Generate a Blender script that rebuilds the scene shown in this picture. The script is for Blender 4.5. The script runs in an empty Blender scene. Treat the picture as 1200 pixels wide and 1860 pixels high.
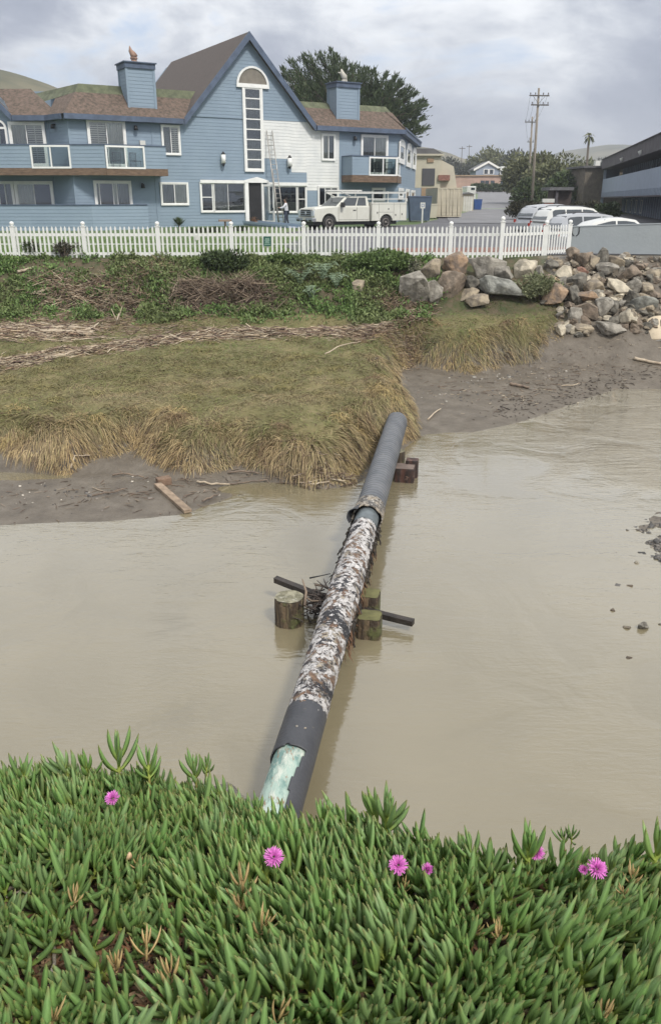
import bpy, bmesh, math, random
import numpy as np
from mathutils import Vector, Matrix, noise as mn
random.seed(7); np.random.seed(7)
R = random.Random(11)
scene = bpy.context.scene
COL = scene.collection
PI = math.pi
# ---------------------------------------------------------------- camera, sky, sun, exposure
FPX = 1480.0; PITCH = math.atan(567 / FPX); CZ = 5.0
cd = bpy.data.cameras.new('camera'); cam = bpy.data.objects.new('camera', cd); COL.objects.link(cam)
cam.location = (0, 0, CZ); cam.rotation_euler = (PI / 2 - PITCH, 0, 0)
cd.sensor_fit = 'VERTICAL'; cd.sensor_height = 24.0; cd.lens = 24.0 * FPX / 1860.0
cd.clip_start = 0.05; cd.clip_end = 9000
scene.camera = cam
scene.view_settings.view_transform = 'Standard'; scene.view_settings.look = 'None'
scene.view_settings.gamma = 1.0; scene.view_settings.use_curve_mapping = False
scene.view_settings.exposure = 0.35
SUN = Vector((0.36, -0.56, 0.78)).normalized()
sd = bpy.data.lights.new('sun', 'SUN'); sun = bpy.data.objects.new('sun', sd); COL.objects.link(sun)
sd.energy = 2.4; sd.angle = math.radians(9); sd.color = (1.0, 0.95, 0.87)
sun.rotation_euler = SUN.to_track_quat('Z', 'Y').to_euler(); sun.location = (30, -20, 60)

world = bpy.data.worlds.new('World'); scene.world = world; world.use_nodes = True
nt = world.node_tree; nt.nodes.clear()
def N(t, typ, **k):
    n = t.nodes.new(typ)
    for a, b in k.items():
        if a == 'in_':
            for i, v in b.items(): n.inputs[i].default_value = v
        else: setattr(n, a, b)
    return n
def ramp(t, stops, fac=None, interp='LINEAR'):
    n = t.nodes.new('ShaderNodeValToRGB'); e = n.color_ramp.elements; n.color_ramp.interpolation = interp
    while len(e) < len(stops): e.new(0.5)
    for i, (p, c) in enumerate(stops):
        e[i].position = p; e[i].color = (c[0], c[1], c[2], 1) if hasattr(c, '__len__') else (c, c, c, 1)
    if fac is not None: t.links.new(fac, n.inputs[0])
    return n
def mth(t, op, a, b=None, c=None, clamp=False):
    n = t.nodes.new('ShaderNodeMath'); n.operation = op; n.use_clamp = clamp
    for i, v in enumerate((a, b, c)):
        if v is None: continue
        if isinstance(v, (int, float)): n.inputs[i].default_value = v
        else: t.links.new(v, n.inputs[i])
    return n.outputs[0]
def mixc(t, f, a, b, mode='MIX'):
    n = t.nodes.new('ShaderNodeMix'); n.data_type = 'RGBA'; n.blend_type = mode
    for sock, v in ((n.inputs[0], f), (n.inputs[6], a), (n.inputs[7], b)):
        if isinstance(v, (int, float)): sock.default_value = v
        elif isinstance(v, tuple): sock.default_value = (v[0], v[1], v[2], 1)
        else: t.links.new(v, sock)
    return n.outputs[2]
def build_sky():
    t = nt
    sky = N(t, 'ShaderNodeTexSky', sky_type='NISHITA', sun_disc=False)
    sky.sun_elevation = math.asin(SUN.z); sky.sun_rotation = math.atan2(SUN.x, SUN.y)
    sky.altitude = 10; sky.air_density = 1.0; sky.dust_density = 1.5
    tc = N(t, 'ShaderNodeTexCoord')
    sep = N(t, 'ShaderNodeSeparateXYZ'); t.links.new(tc.outputs['Generated'], sep.inputs[0])
    zc = mth(t, 'MAXIMUM', mth(t, 'ADD', sep.outputs[2], 0.16), 0.05)
    cx = mth(t, 'DIVIDE', sep.outputs[0], zc); cy = mth(t, 'DIVIDE', sep.outputs[1], zc)
    cb = N(t, 'ShaderNodeCombineXYZ'); t.links.new(cx, cb.inputs[0]); t.links.new(cy, cb.inputs[1])
    mp = N(t, 'ShaderNodeMapping'); t.links.new(tc.outputs['Generated'], mp.inputs[0])
    mp.inputs['Location'].default_value = (3.1, 5.55, 0.4); mp.inputs['Scale'].default_value = (1.0, 1.0, 2.3)
    n1 = N(t, 'ShaderNodeTexNoise', in_={'Scale': 3.4, 'Detail': 9.0, 'Roughness': 0.55, 'Distortion': 0.5}); t.links.new(mp.outputs[0], n1.inputs['Vector'])
    n2 = N(t, 'ShaderNodeTexNoise', in_={'Scale': 11.0, 'Detail': 8.0, 'Roughness': 0.6, 'Distortion': 0.3}); t.links.new(mp.outputs[0], n2.inputs['Vector'])
    f = mth(t, 'ADD', mth(t, 'MULTIPLY', n1.outputs[0], 0.75), mth(t, 'MULTIPLY', n2.outputs[0], 0.25))
    # brighter to the upper right where the cloud deck is thin
    f = mth(t, 'ADD', f, mth(t, 'MULTIPLY', mth(t, 'SUBTRACT', mth(t, 'MINIMUM', sep.outputs[2], 0.42), 0.12), 0.75))
    f = mth(t, 'ADD', f, mth(t, 'MULTIPLY', sep.outputs[0], 0.06))
    K = 10.0
    cl = ramp(t, [(0.38, (0.25 * K, 0.287 * K, 0.37 * K)), (0.48, (0.335 * K, 0.37 * K, 0.455 * K)), (0.555, (0.52 * K, 0.555 * K, 0.62 * K)), (0.635, (0.80 * K, 0.825 * K, 0.86 * K)), (0.80, (1.05 * K, 1.06 * K, 1.07 * K))], f)
    hole = ramp(t, [(0.60, 0), (0.68, 1)], n1.outputs[0])
    sc = mixc(t, 0.55, sky.outputs[0], (0.42 * K, 0.56 * K, 0.82 * K))
    c = mixc(t, mth(t, 'MULTIPLY', hole.outputs[0], 0.8), cl.outputs[0], sc)
    # soft bright mist towards the horizon
    hz = ramp(t, [(0.0, 1), (0.10, 0.0)], mth(t, 'MAXIMUM', sep.outputs[2], 0.0))
    c = mixc(t, mth(t, 'MULTIPLY', hz.outputs[0], 0.45), c, (0.36 * K, 0.405 * K, 0.49 * K))
    bg = N(t, 'ShaderNodeBackground'); bg.inputs[1].default_value = 0.1
    t.links.new(c, bg.inputs[0])
    out = N(t, 'ShaderNodeOutputWorld'); t.links.new(bg.outputs[0], out.inputs[0])
build_sky()

# ---------------------------------------------------------------- surveying helpers: sight lines of the photograph to places on the ground
_c, _s = math.cos(PITCH), math.sin(PITCH)
def ray(px, py):
    a = (px - 600) / FPX; b = (930 - py) / FPX
    return Vector((a, _c + b * _s, b * _c - _s))
CAMP = Vector((0, 0, CZ))
def onz(px, py, z):
    d = ray(px, py); return CAMP + d * ((z - CZ) / d.z)
def ony(px, py, Y):
    d = ray(px, py); return CAMP + d * (Y / d.y)
def px_size(Y, z=4.0):            # metres per photo pixel (horizontal) at that distance
    return (Y * _c - (z - CZ) * _s) / FPX

# ---------------------------------------------------------------- materials
MATS = {}
def mat(name, col, rough=0.8, var=0.25, scale=6.0, bump=0.0, bscale=None, metal=0.0, spec=0.5, col2=None, detail=4.0, stretch=None, coat=0.0, thr=(0.35, 0.65)):
    if name in MATS: return MATS[name]
    m = bpy.data.materials.new(name); m.use_nodes = True; t = m.node_tree
    b = t.nodes['Principled BSDF']
    b.inputs['Roughness'].default_value = rough; b.inputs['Metallic'].default_value = metal
    b.inputs['Specular IOR Level'].default_value = spec
    if coat: b.inputs['Coat Weight'].default_value = coat; b.inputs['Coat Roughness'].default_value = 0.08
    tc = N(t, 'ShaderNodeTexCoord'); v = tc.outputs['Object']
    if stretch:
        mp = N(t, 'ShaderNodeMapping'); mp.inputs['Scale'].default_value = stretch; t.links.new(v, mp.inputs[0]); v = mp.outputs[0]
    n = N(t, 'ShaderNodeTexNoise', in_={'Scale': scale, 'Detail': detail, 'Roughness': 0.6}); t.links.new(v, n.inputs['Vector'])
    c2 = col2 if col2 else tuple(x * (1 - var) for x in col)
    c1 = col if col2 else tuple(min(1, x * (1 + var * 0.6)) for x in col)
    r = ramp(t, [(thr[0], c2), (thr[1], c1)], n.outputs[0])
    t.links.new(r.outputs[0], b.inputs['Base Color'])
    if bump:
        n2 = N(t, 'ShaderNodeTexNoise', in_={'Scale': bscale or scale * 4, 'Detail': 6.0, 'Roughness': 0.65}); t.links.new(v, n2.inputs['Vector'])
        bp = N(t, 'ShaderNodeBump', in_={'Strength': bump, 'Distance': 0.05}); t.links.new(n2.outputs[0], bp.inputs['Height'])
        t.links.new(bp.outputs[0], b.inputs['Normal'])
    MATS[name] = m; return m
def foliage_mat(name, c1, c2, rough=0.55, scale=3.0, attr=None, trans=0.0, spec=0.35, c3=None):
    """leaf colour that varies in space and from leaf to leaf"""
    if name in MATS: return MATS[name]
    m = bpy.data.materials.new(name); m.use_nodes = True; t = m.node_tree; b = t.nodes['Principled BSDF']
    b.inputs['Roughness'].default_value = rough; b.inputs['Specular IOR Level'].default_value = spec
    g = N(t, 'ShaderNodeNewGeometry'); tc = N(t, 'ShaderNodeTexCoord')
    n = N(t, 'ShaderNodeTexNoise', in_={'Scale': scale, 'Detail': 3.0}); t.links.new(tc.outputs['Object'], n.inputs['Vector'])
    f = mth(t, 'ADD', mth(t, 'MULTIPLY', n.outputs[0], 0.9), mth(t, 'MULTIPLY', g.outputs['Random Per Island'], 0.55))
    r = ramp(t, [(0.35, c1), (0.95, c2)] if c3 is None else [(0.35, c1), (0.8, c2), (1.0, c3)], f)
    t.links.new(r.outputs[0], b.inputs['Base Color'])
    MATS[name] = m; return m
def attr_mat(name, rough=0.6, spec=0.35, sss=0.0):
    """base colour carried per piece in the 'tint' attribute"""
    if name in MATS: return MATS[name]
    m = bpy.data.materials.new(name); m.use_nodes = True; t = m.node_tree; b = t.nodes['Principled BSDF']
    b.inputs['Roughness'].default_value = rough; b.inputs['Specular IOR Level'].default_value = spec
    a = N(t, 'ShaderNodeAttribute', attribute_name='tint')
    t.links.new(a.outputs['Color'], b.inputs['Base Color'])
    MATS[name] = m; return m
def glass_mat(name, tint=(0.8, 0.85, 0.9), dens=0.35, boost=0.12):
    if name in MATS: return MATS[name]
    m = bpy.data.materials.new(name); m.use_nodes = True; t = m.node_tree; t.nodes.remove(t.nodes['Principled BSDF'])
    o = t.nodes['Material Output']
    tr = N(t, 'ShaderNodeBsdfTransparent'); tr.inputs[0].default_value = (*[x * (1 - dens) for x in tint], 1)
    gl = N(t, 'ShaderNodeBsdfGlossy'); gl.inputs['Roughness'].default_value = 0.02; gl.inputs[0].default_value = (0.9, 0.95, 1, 1)
    fr = N(t, 'ShaderNodeFresnel'); fr.inputs[0].default_value = 1.5
    f = mth(t, 'ADD', fr.outputs[0], boost, clamp=True)
    mx = N(t, 'ShaderNodeMixShader'); t.links.new(f, mx.inputs[0]); t.links.new(tr.outputs[0], mx.inputs[1]); t.links.new(gl.outputs[0], mx.inputs[2])
    t.links.new(mx.outputs[0], o.inputs[0]); MATS[name] = m; return m

# ---------------------------------------------------------------- mesh builder
class Frame:
    """local frame: u to the right along a facade, v out of it towards the viewer, z up"""
    def __init__(s, o, ang, z0=0.0):
        s.o = Vector((o[0], o[1], z0)); s.a = ang
        s.u = Vector((math.cos(ang), math.sin(ang), 0)); s.v = Vector((math.sin(ang), -math.cos(ang), 0))
    def w(s, u, v, z): return s.o + s.u * u + s.v * v + Vector((0, 0, z))
    def px(s, px, py, v=0.0):     # facade coordinates of a sight line
        d = ray(px, py); p0 = s.o + s.v * v
        t = (p0 - CAMP).dot(s.v) / d.dot(s.v); p = CAMP + d * t
        return ((p - s.o).dot(s.u), p.z - s.o.z)
    def U(s, px, py, v=0.0): return s.px(px, py, v)[0]
    def Z(s, px, py, v=0.0): return s.px(px, py, v)[1]
ID = Frame((0, 0), 0.0)
ID.v = Vector((0, 1, 0))
class MB:
    def __init__(s): s.v = []; s.f = []; s.sm = []
    def add(s, vs, fs, smooth=False):
        k = len(s.v); s.v += [tuple(p) for p in vs]; s.f += [tuple(i + k for i in f) for f in fs]; s.sm += [smooth] * len(fs); return s
    def box(s, fr, u0, u1, v0, v1, z0, z1, bev=0.0):
        P = [fr.w(u, v, z) for z in (z0, z1) for v in (v0, v1) for u in (u0, u1)]
        return s.add(P, [(0, 1, 3, 2), (4, 6, 7, 5), (0, 4, 5, 1), (2, 3, 7, 6), (0, 2, 6, 4), (1, 5, 7, 3)])
    def quad(s, *p): return s.add(p, [tuple(range(len(p)))])
    def prism(s, pts, d):         # planar polygon swept by vector d
        n = len(pts); d = Vector(d); P = [Vector(p) for p in pts]; P += [p + d for p in P]
        return s.add(P, [tuple(range(n))[::-1], tuple(range(n, 2 * n))] + [(i, (i + 1) % n, (i + 1) % n + n, i + n) for i in range(n)])
    def fprism(s, fr, uz, v0, v1): return s.prism([fr.w(u, v0, z) for u, z in uz], fr.v * (v1 - v0))
    def tube(s, pts, rad, seg=6, cap=True, smooth=True, flat=1.0):
        pts = [Vector(p) for p in pts]; n = len(pts)
        rr = rad if hasattr(rad, '__len__') else [rad] * n
        k = len(s.v); up = None
        for i, p in enumerate(pts):
            d = (pts[min(i + 1, n - 1)] - pts[max(i - 1, 0)]); d = d.normalized() if d.length > 1e-9 else Vector((0, 0, 1))
            if up is None: up = d.orthogonal().normalized()
            else:
                up = (up - d * up.dot(d)); up = up.normalized() if up.length > 1e-6 else d.orthogonal().normalized()
            sd_ = d.cross(up)
            for j in range(seg):
                a = 2 * PI * j / seg
                s.v.append(tuple(p + (up * math.cos(a) + sd_ * math.sin(a) * flat) * rr[i]))
        for i in range(n - 1):
            for j in range(seg):
                a = k + i * seg + j; b = k + i * seg + (j + 1) % seg
                s.f.append((a, b, b + seg, a + seg)); s.sm.append(smooth)
        if cap:
            s.f.append(tuple(k + j for j in range(seg))[::-1]); s.sm.append(False)
            s.f.append(tuple(k + (n - 1) * seg + j for j in range(seg))); s.sm.append(False)
        return s
    def cyl(s, a, b, r, seg=16, r2=None): return s.tube([a, b], [r, r if r2 is None else r2], seg)
    def rev(s, c, prof, seg=14, ax=None):   # lathe: prof = [(r, z)]
        k = len(s.v); c = Vector(c); X, Y, Z = (Vector((1, 0, 0)), Vector((0, 1, 0)), Vector((0, 0, 1))) if ax is None else ax
        for r, z in prof:
            for j in range(seg):
                a = 2 * PI * j / seg; s.v.append(tuple(c + X * (r * math.cos(a)) + Y * (r * math.sin(a)) + Z * z))
        for i in range(len(prof) - 1):
            for j in range(seg):
                a = k + i * seg + j; b = k + i * seg + (j + 1) % seg; s.f.append((a, b, b + seg, a + seg)); s.sm.append(True)
        s.f.append(tuple(k + j for j in range(seg))[::-1]); s.sm.append(False)
        s.f.append(tuple(k + (len(prof) - 1) * seg + j for j in range(seg))); s.sm.append(False)
        return s
    def strip(s, fr, pts, v0, v1):          # extruded open band between two depths along a (u,z) polyline
        for (a, b), (c, d) in zip(pts, pts[1:]): s.quad(fr.w(a, v0, b), fr.w(c, v0, d), fr.w(c, v1, d), fr.w(a, v1, b))
        return s
def mesh_np(name, V, Fa, mat_, tint=None, smooth=False):
    """V (n,3), Fa (m,k) arrays -> mesh"""
    me = bpy.data.meshes.new(name); n = len(V); m, k = Fa.shape
    me.vertices.add(n); me.vertices.foreach_set('co', np.ascontiguousarray(V, dtype=np.float32).ravel())
    me.loops.add(m * k); me.loops.foreach_set('vertex_index', np.ascontiguousarray(Fa, dtype=np.int32).ravel())
    me.polygons.add(m); me.polygons.foreach_set('loop_start', np.arange(0, m * k, k, dtype=np.int32))
    try: me.polygons.foreach_set('loop_total', np.full(m, k, dtype=np.int32))
    except Exception: pass
    if smooth: me.polygons.foreach_set('use_smooth', np.ones(m, dtype=bool))
    if tint is not None:
        a = me.color_attributes.new('tint', 'FLOAT_COLOR', 'POINT')
        c = np.ones((n, 4), dtype=np.float32); c[:, :3] = tint; a.data.foreach_set('color', c.ravel())
    me.update(calc_edges=True); me.validate()
    if mat_: me.materials.append(mat_)
    return me
def mk(mb, name, m, parent=None, bevel=0.0, recalc=True, orig=None):
    """links one builder as one mesh object; world coordinates, stored relative to its parent (or to orig)"""
    me = bpy.data.meshes.new(name); V = mb.v
    off = Vector(orig) if orig is not None else Vector((0, 0, 0))
    if parent is not None:
        off = Vector(parent.get('_o', (0, 0, 0)))
    V = [(p[0] - off.x, p[1] - off.y, p[2] - off.z) for p in V]
    me.from_pydata(V, [], mb.f); me.update()
    me.polygons.foreach_set('use_smooth', mb.sm)
    if recalc:
        b = bmesh.new(); b.from_mesh(me); bmesh.ops.recalc_face_normals(b, faces=b.faces)
        if bevel > 0:
            ed = [e for e in b.edges if len(e.link_faces) == 2 and e.calc_face_angle(0) > 0.6]
            bmesh.ops.bevel(b, geom=ed, offset=bevel, segments=2, affect='EDGES', profile=0.6, clamp_overlap=True)
        b.to_mesh(me); b.free()
    me.materials.append(m)
    o = bpy.data.objects.new(name, me); COL.objects.link(o)
    if parent is not None: o.parent = parent; o['_o'] = tuple(off)
    elif orig is not None: o.location = off
    return o
def tag(o, label=None, cat=None, group=None, kind=None):
    if label: o['label'] = label
    if cat: o['category'] = cat
    if group: o['group'] = group
    if kind: o['kind'] = kind
    return o
def thing(name, loc, label, cat, group=None):
    """an Empty at the base of a thing that parents its parts"""
    o = bpy.data.objects.new(name, None); COL.objects.link(o); o.location = loc; o['_o'] = tuple(loc)
    o.empty_display_size = 0.2
    return tag(o, label, cat, group)
def inst(me, name, parent, M):
    o = bpy.data.objects.new(name, me); COL.objects.link(o)
    if parent is not None:
        o.parent = parent; M = Matrix.Translation(-Vector(parent.get('_o', (0, 0, 0)))) @ M
    o.matrix_local = M if parent is not None else M
    if parent is None: o.matrix_world = M
    return o
def copy_tree(o, parent=None, loc=None, rz=None):
    c = o.copy(); COL.objects.link(c)
    if parent is not None: c.parent = parent
    if loc is not None: c.location = loc
    if rz is not None: c.rotation_euler = (0, 0, rz)
    for ch in o.children: copy_tree(ch, c)
    return c
def sm(a, b, x):
    t = np.clip((x - a) / (b - a), 0, 1); return t * t * (3 - 2 * t)
def vnoise(x, y, sc, seed=0):
    """smooth value noise on arrays"""
    x = np.asarray(x, float) * sc + seed * 17.3; y = np.asarray(y, float) * sc + seed * 9.1
    xi = np.floor(x).astype(np.int64); yi = np.floor(y).astype(np.int64); xf = x - xi; yf = y - yi
    def h(a, b):
        n = (a * 374761393 + b * 668265263 + seed * 1442695) & 0x7fffffff
        n = ((n ^ (n >> 13)) * 1274126177) & 0x7fffffff
        return ((n ^ (n >> 16)) & 0xffff) / 65535.0
    u = xf * xf * (3 - 2 * xf); v = yf * yf * (3 - 2 * yf)
    return (h(xi, yi) * (1 - u) + h(xi + 1, yi) * u) * (1 - v) + (h(xi, yi + 1) * (1 - u) + h(xi + 1, yi + 1) * u) * v
def fbm(x, y, sc, seed=0, o=4):
    r = 0; a = 0.5; t = 0
    for i in range(o): r = r + a * vnoise(x, y, sc * 2 ** i, seed + i); t += a; a *= 0.5
    return r / t
def sdist(P, poly):
    """signed distance of points (n,2) to a closed polygon, positive inside"""
    P = np.asarray(P, float); poly = np.asarray(poly, float); d = np.full(len(P), 1e9); inside = np.zeros(len(P), bool)
    for a, b in zip(poly, np.roll(poly, -1, 0)):
        e = b - a; w = P - a; t = np.clip((w @ e) / max(e @ e, 1e-9), 0, 1)
        d = np.minimum(d, np.hypot(*(w - t[:, None] * e).T))
        c = (a[1] > P[:, 1]) != (b[1] > P[:, 1])
        with np.errstate(divide='ignore', invalid='ignore'):
            xx = a[0] + (P[:, 1] - a[1]) * e[0] / (e[1] if e[1] != 0 else 1e-12)
        inside ^= c & (P[:, 0] < xx)
    return np.where(inside, d, -d)
# ---------------------------------------------------------------- the land
def q(px, py, z): p = onz(px, py, z); return (p.x, p.y)
# foot of the grassy marsh bank (z ~ .12), from far left round the pipe to the boulders
MARSH = [(-60, 16.5), (-14, 16.0)] + [q(px, py, .12) for px, py in ((0, 833), (60, 845), (130, 853), (200, 838), (250, 832), (290, 852), (350, 862), (430, 846), (480, 856), (560, 874), (640, 868), (672, 830), (712, 800), (764, 785))] + \
        [q(px, py, .45) for px, py in ((752, 738), (730, 705), (718, 676), (748, 655), (800, 664), (850, 668), (905, 660), (970, 655), (1035, 640))] + [q(1048, 606, .6), (7.4, 27.2), (7.4, 34), (-60, 34)]
# water line of the far shore
SHORE = [(-60, 13.2), (-16, 12.8)] + [q(px, py, 0) for px, py in ((0, 955), (80, 950), (200, 948), (330, 935), (380, 918), (430, 900), (520, 890), (640, 882), (700, 850), (745, 806), (770, 790), (815, 786), (860, 786), (905, 776), (950, 766), (1000, 748), (1050, 730), (1095, 714), (1130, 703), (1200, 684))] + [(14, 27), (60, 34), (60, 60), (-60, 60)]
EDGE = [(-400, 1450), (-200, 1430), (0, 1412), (120, 1402), (250, 1398), (370, 1425), (470, 1478), (600, 1490), (720, 1508), (850, 1542), (1000, 1552), (1200, 1572), (1400, 1590), (1700, 1600)]
ZG0, ZGS = 3.46, -0.33            # near bank: height at y=1, slope
def near_edge_pts():
    out = []
    for px, py in EDGE:
        # sight line against the sloping leaf tops z = ZG0+.1+ZGS*(y-1)
        d = ray(px, py); t = (ZG0 + .10 - ZGS - CZ) / (d.z - ZGS * d.y); out.append((d.x * t, d.y * t))
    return np.array(out)
NE = near_edge_pts()
GY = [29.3, 34, 50, 57, 73, 110, 150, 200, 260, 9000]; GZ = [3.2, 3.2, 3.2, 3.35, 3.5, 3.9, 5.0, 6.5, 8.0, 8.0]
def land(x, y, info=False):
    x = np.asarray(x, float); y = np.asarray(y, float); shp = x.shape; x = x.ravel(); y = y.ravel(); P = np.stack([x, y], 1)
    ds = sdist(P, SHORE); dm = sdist(P, MARSH) + (fbm(x, y, 1.3, 5) - 0.5) * 0.55
    mud = np.interp(ds, [-4, -1.5, 0, 0.6, 2, 4.5, 9], [-1.0, -0.4, 0.0, 0.05, 0.16, 0.33, 0.5])
    mud = mud + (fbm(x, y, 1.1, 1) - 0.5) * 0.10 * np.clip(ds, 0, 1) + (fbm(x, y, 6, 2) - .5) * 0.035 * np.clip(ds + .3, 0, 1)
    # tidal puddles left at the foot of the bank
    for (cx, cy, rx, ry, dp) in ((-6.6, 14.9, 1.9, .42, .32), (-1.3, 14.3, .75, .3, .2)):
        mud = mud - dp * np.exp(-(((x - cx) / rx) ** 2 + ((y - cy) / ry) ** 2) ** 2)
    top = np.interp(y, [13, 15.5, 17, 21, 24, 26.0], [.62, .78, .95, 1.1, 1.28, 1.65])
    top = top + (fbm(x, y, .7, 3) - .5) * .26 + (fbm(x, y, 2.0, 4) - .5) * .14 * (1 + 1.6 * (1 - sm(.3, 1.6, dm)))
    e = sm(-0.15, 0.75, dm)
    h = mud * (1 - e) + np.maximum(top, mud) * e
    hr = np.interp(y, [0, 24.6, 25.4, 26.4, 27.6, 28.8, 29.3], [-5, 0.40, .95, 1.7, 2.55, 3.12, 3.2])
    rough = (fbm(x, y, 1.6, 8) - .5) * .35 * sm(25.5, 26.5, y) * (1 - sm(28.0, 29.0, y))
    h = np.maximum(h, hr + rough)
    h = np.where(y > 29.3, np.interp(y, GY, GZ), h)
    # right-hand yard sits behind a wall a little lower
    ne = np.interp(x, NE[:, 0], NE[:, 1])
    nb = np.where(y < ne, ZG0 + ZGS * (np.maximum(y, 0.3) - 1), ZG0 + ZGS * (ne - 1) - (y - ne) * 1.55)
    nb = np.where(y < 0.3, ZG0 + ZGS * (-.7), nb) + (fbm(x, y, 3.0, 12) - .5) * .05
    h = np.maximum(h, np.where((y > 5) & (y < 20), .055 - .15 * np.hypot(np.maximum(5.5 - x, 0) * 1.0, np.maximum(np.abs(y - 11.0) - 1.0, 0) * .5) + (fbm(x, y, 3.5, 31) - .5) * .17, -9))
    h = np.where(y < 7, np.maximum(nb, -1.2), h)
    return h.reshape(shp) if not info else (h.reshape(shp), ds.reshape(shp), dm.reshape(shp))
def lz(x, y): return float(land(np.array([x]), np.array([y]))[0])
def build_land():
    xs = np.concatenate([-np.geomspace(3000, 13, 20), np.arange(-12.6, 13.4, .13), np.geomspace(14, 3000, 20)])
    ys = np.concatenate([-np.geomspace(300, 2, 8), np.arange(-1, 5.5, .18), np.arange(5.6, 11, .5), np.arange(11.1, 30.2, .12), np.arange(31, 80, 2.0), np.geomspace(84, 3600, 24)])
    X, Y = np.meshgrid(xs, ys); Z, ds, dm = land(X, Y, True)
    V = np.stack([X, Y, Z], -1).reshape(-1, 3); ny, nx = X.shape
    i = np.arange(ny - 1)[:, None] * nx + np.arange(nx - 1)[None, :]; Fa = np.stack([i, i + 1, i + nx + 1, i + nx], -1).reshape(-1, 4)
    # what grows where: r marsh turf, g bank weeds, b lawn
    n = fbm(X, Y, 1.2, 20)
    r = sm(0.1, 0.5, dm + (n - .5) * .4); g = sm(25.6, 26.6, Y + (n - .5) * 1.5); b = sm(28.9, 29.2, Y) * ((X < 6.8) | (Y > 34))
    g = g * (X < 7.6)
    g = np.where(Y < 7, 1.0, g)
    tint = np.stack([r, g, b], -1).reshape(-1, 3)
    m = bpy.data.materials.new('ground'); m.use_nodes = True; t = m.node_tree; bs = t.nodes['Principled BSDF']
    tc = N(t, 'ShaderNodeTexCoord'); at = N(t, 'ShaderNodeAttribute', attribute_name='tint'); sp = N(t, 'ShaderNodeSeparateColor'); t.links.new(at.outputs[0], sp.inputs[0])
    def nz(sc, det=5, r=.6):
        k = N(t, 'ShaderNodeTexNoise', in_={'Scale': sc, 'Detail': det, 'Roughness': r}); t.links.new(tc.outputs['Object'], k.inputs['Vector']); return k.outputs[0]
    mud = ramp(t, [(.3, (.085, .070, .053)), (.5, (.128, .108, .084)), (.7, (.178, .153, .122))], nz(2.2, 8, .7)).outputs[0]
    turf = ramp(t, [(.3, (.10, .09, .04)), (.5, (.15, .135, .06)), (.72, (.22, .18, .09))], nz(1.1, 7, .65)).outputs[0]
    weed = ramp(t, [(.35, (.05, .065, .025)), (.6, (.11, .085, .055))], nz(3.0, 6)).outputs[0]
    lawn = ramp(t, [(.3, (.075, .12, .03)), (.7, (.12, .17, .05))], nz(1.4, 6)).outputs[0]
    c = mixc(t, sp.outputs[0], mud, turf); c = mixc(t, sp.outputs[1], c, weed); c = mixc(t, sp.outputs[2], c, lawn)
    px_ = N(t, 'ShaderNodeSeparateXYZ'); t.links.new(tc.outputs['Object'], px_.inputs[0])
    soil = ramp(t, [(.35, (.03, .022, .016)), (.65, (.085, .055, .038))], nz(30, 8, .7)).outputs[0]
    c = mixc(t, mth(t, 'LESS_THAN', px_.outputs[1], 6.5), c, soil)
    t.links.new(c, bs.inputs['Base Color'])
    rg = N(t, 'ShaderNodeMix'); rg.data_type = 'FLOAT'; t.links.new(sp.outputs[0], rg.inputs[0]); rg.inputs[2].default_value = .42; rg.inputs[3].default_value = .95
    t.links.new(rg.outputs[0], bs.inputs['Roughness']); bs.inputs['Specular IOR Level'].default_value = .4
    bp = N(t, 'ShaderNodeBump', in_={'Strength': .55, 'Distance': .05}); t.links.new(nz(14, 8, .7), bp.inputs['Height']); t.links.new(bp.outputs[0], bs.inputs['Normal'])
    me = mesh_np('ground', V, Fa, m, tint, smooth=True)
    o = bpy.data.objects.new('ground', me); COL.objects.link(o); tag(o, kind='structure')
build_land()

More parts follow.
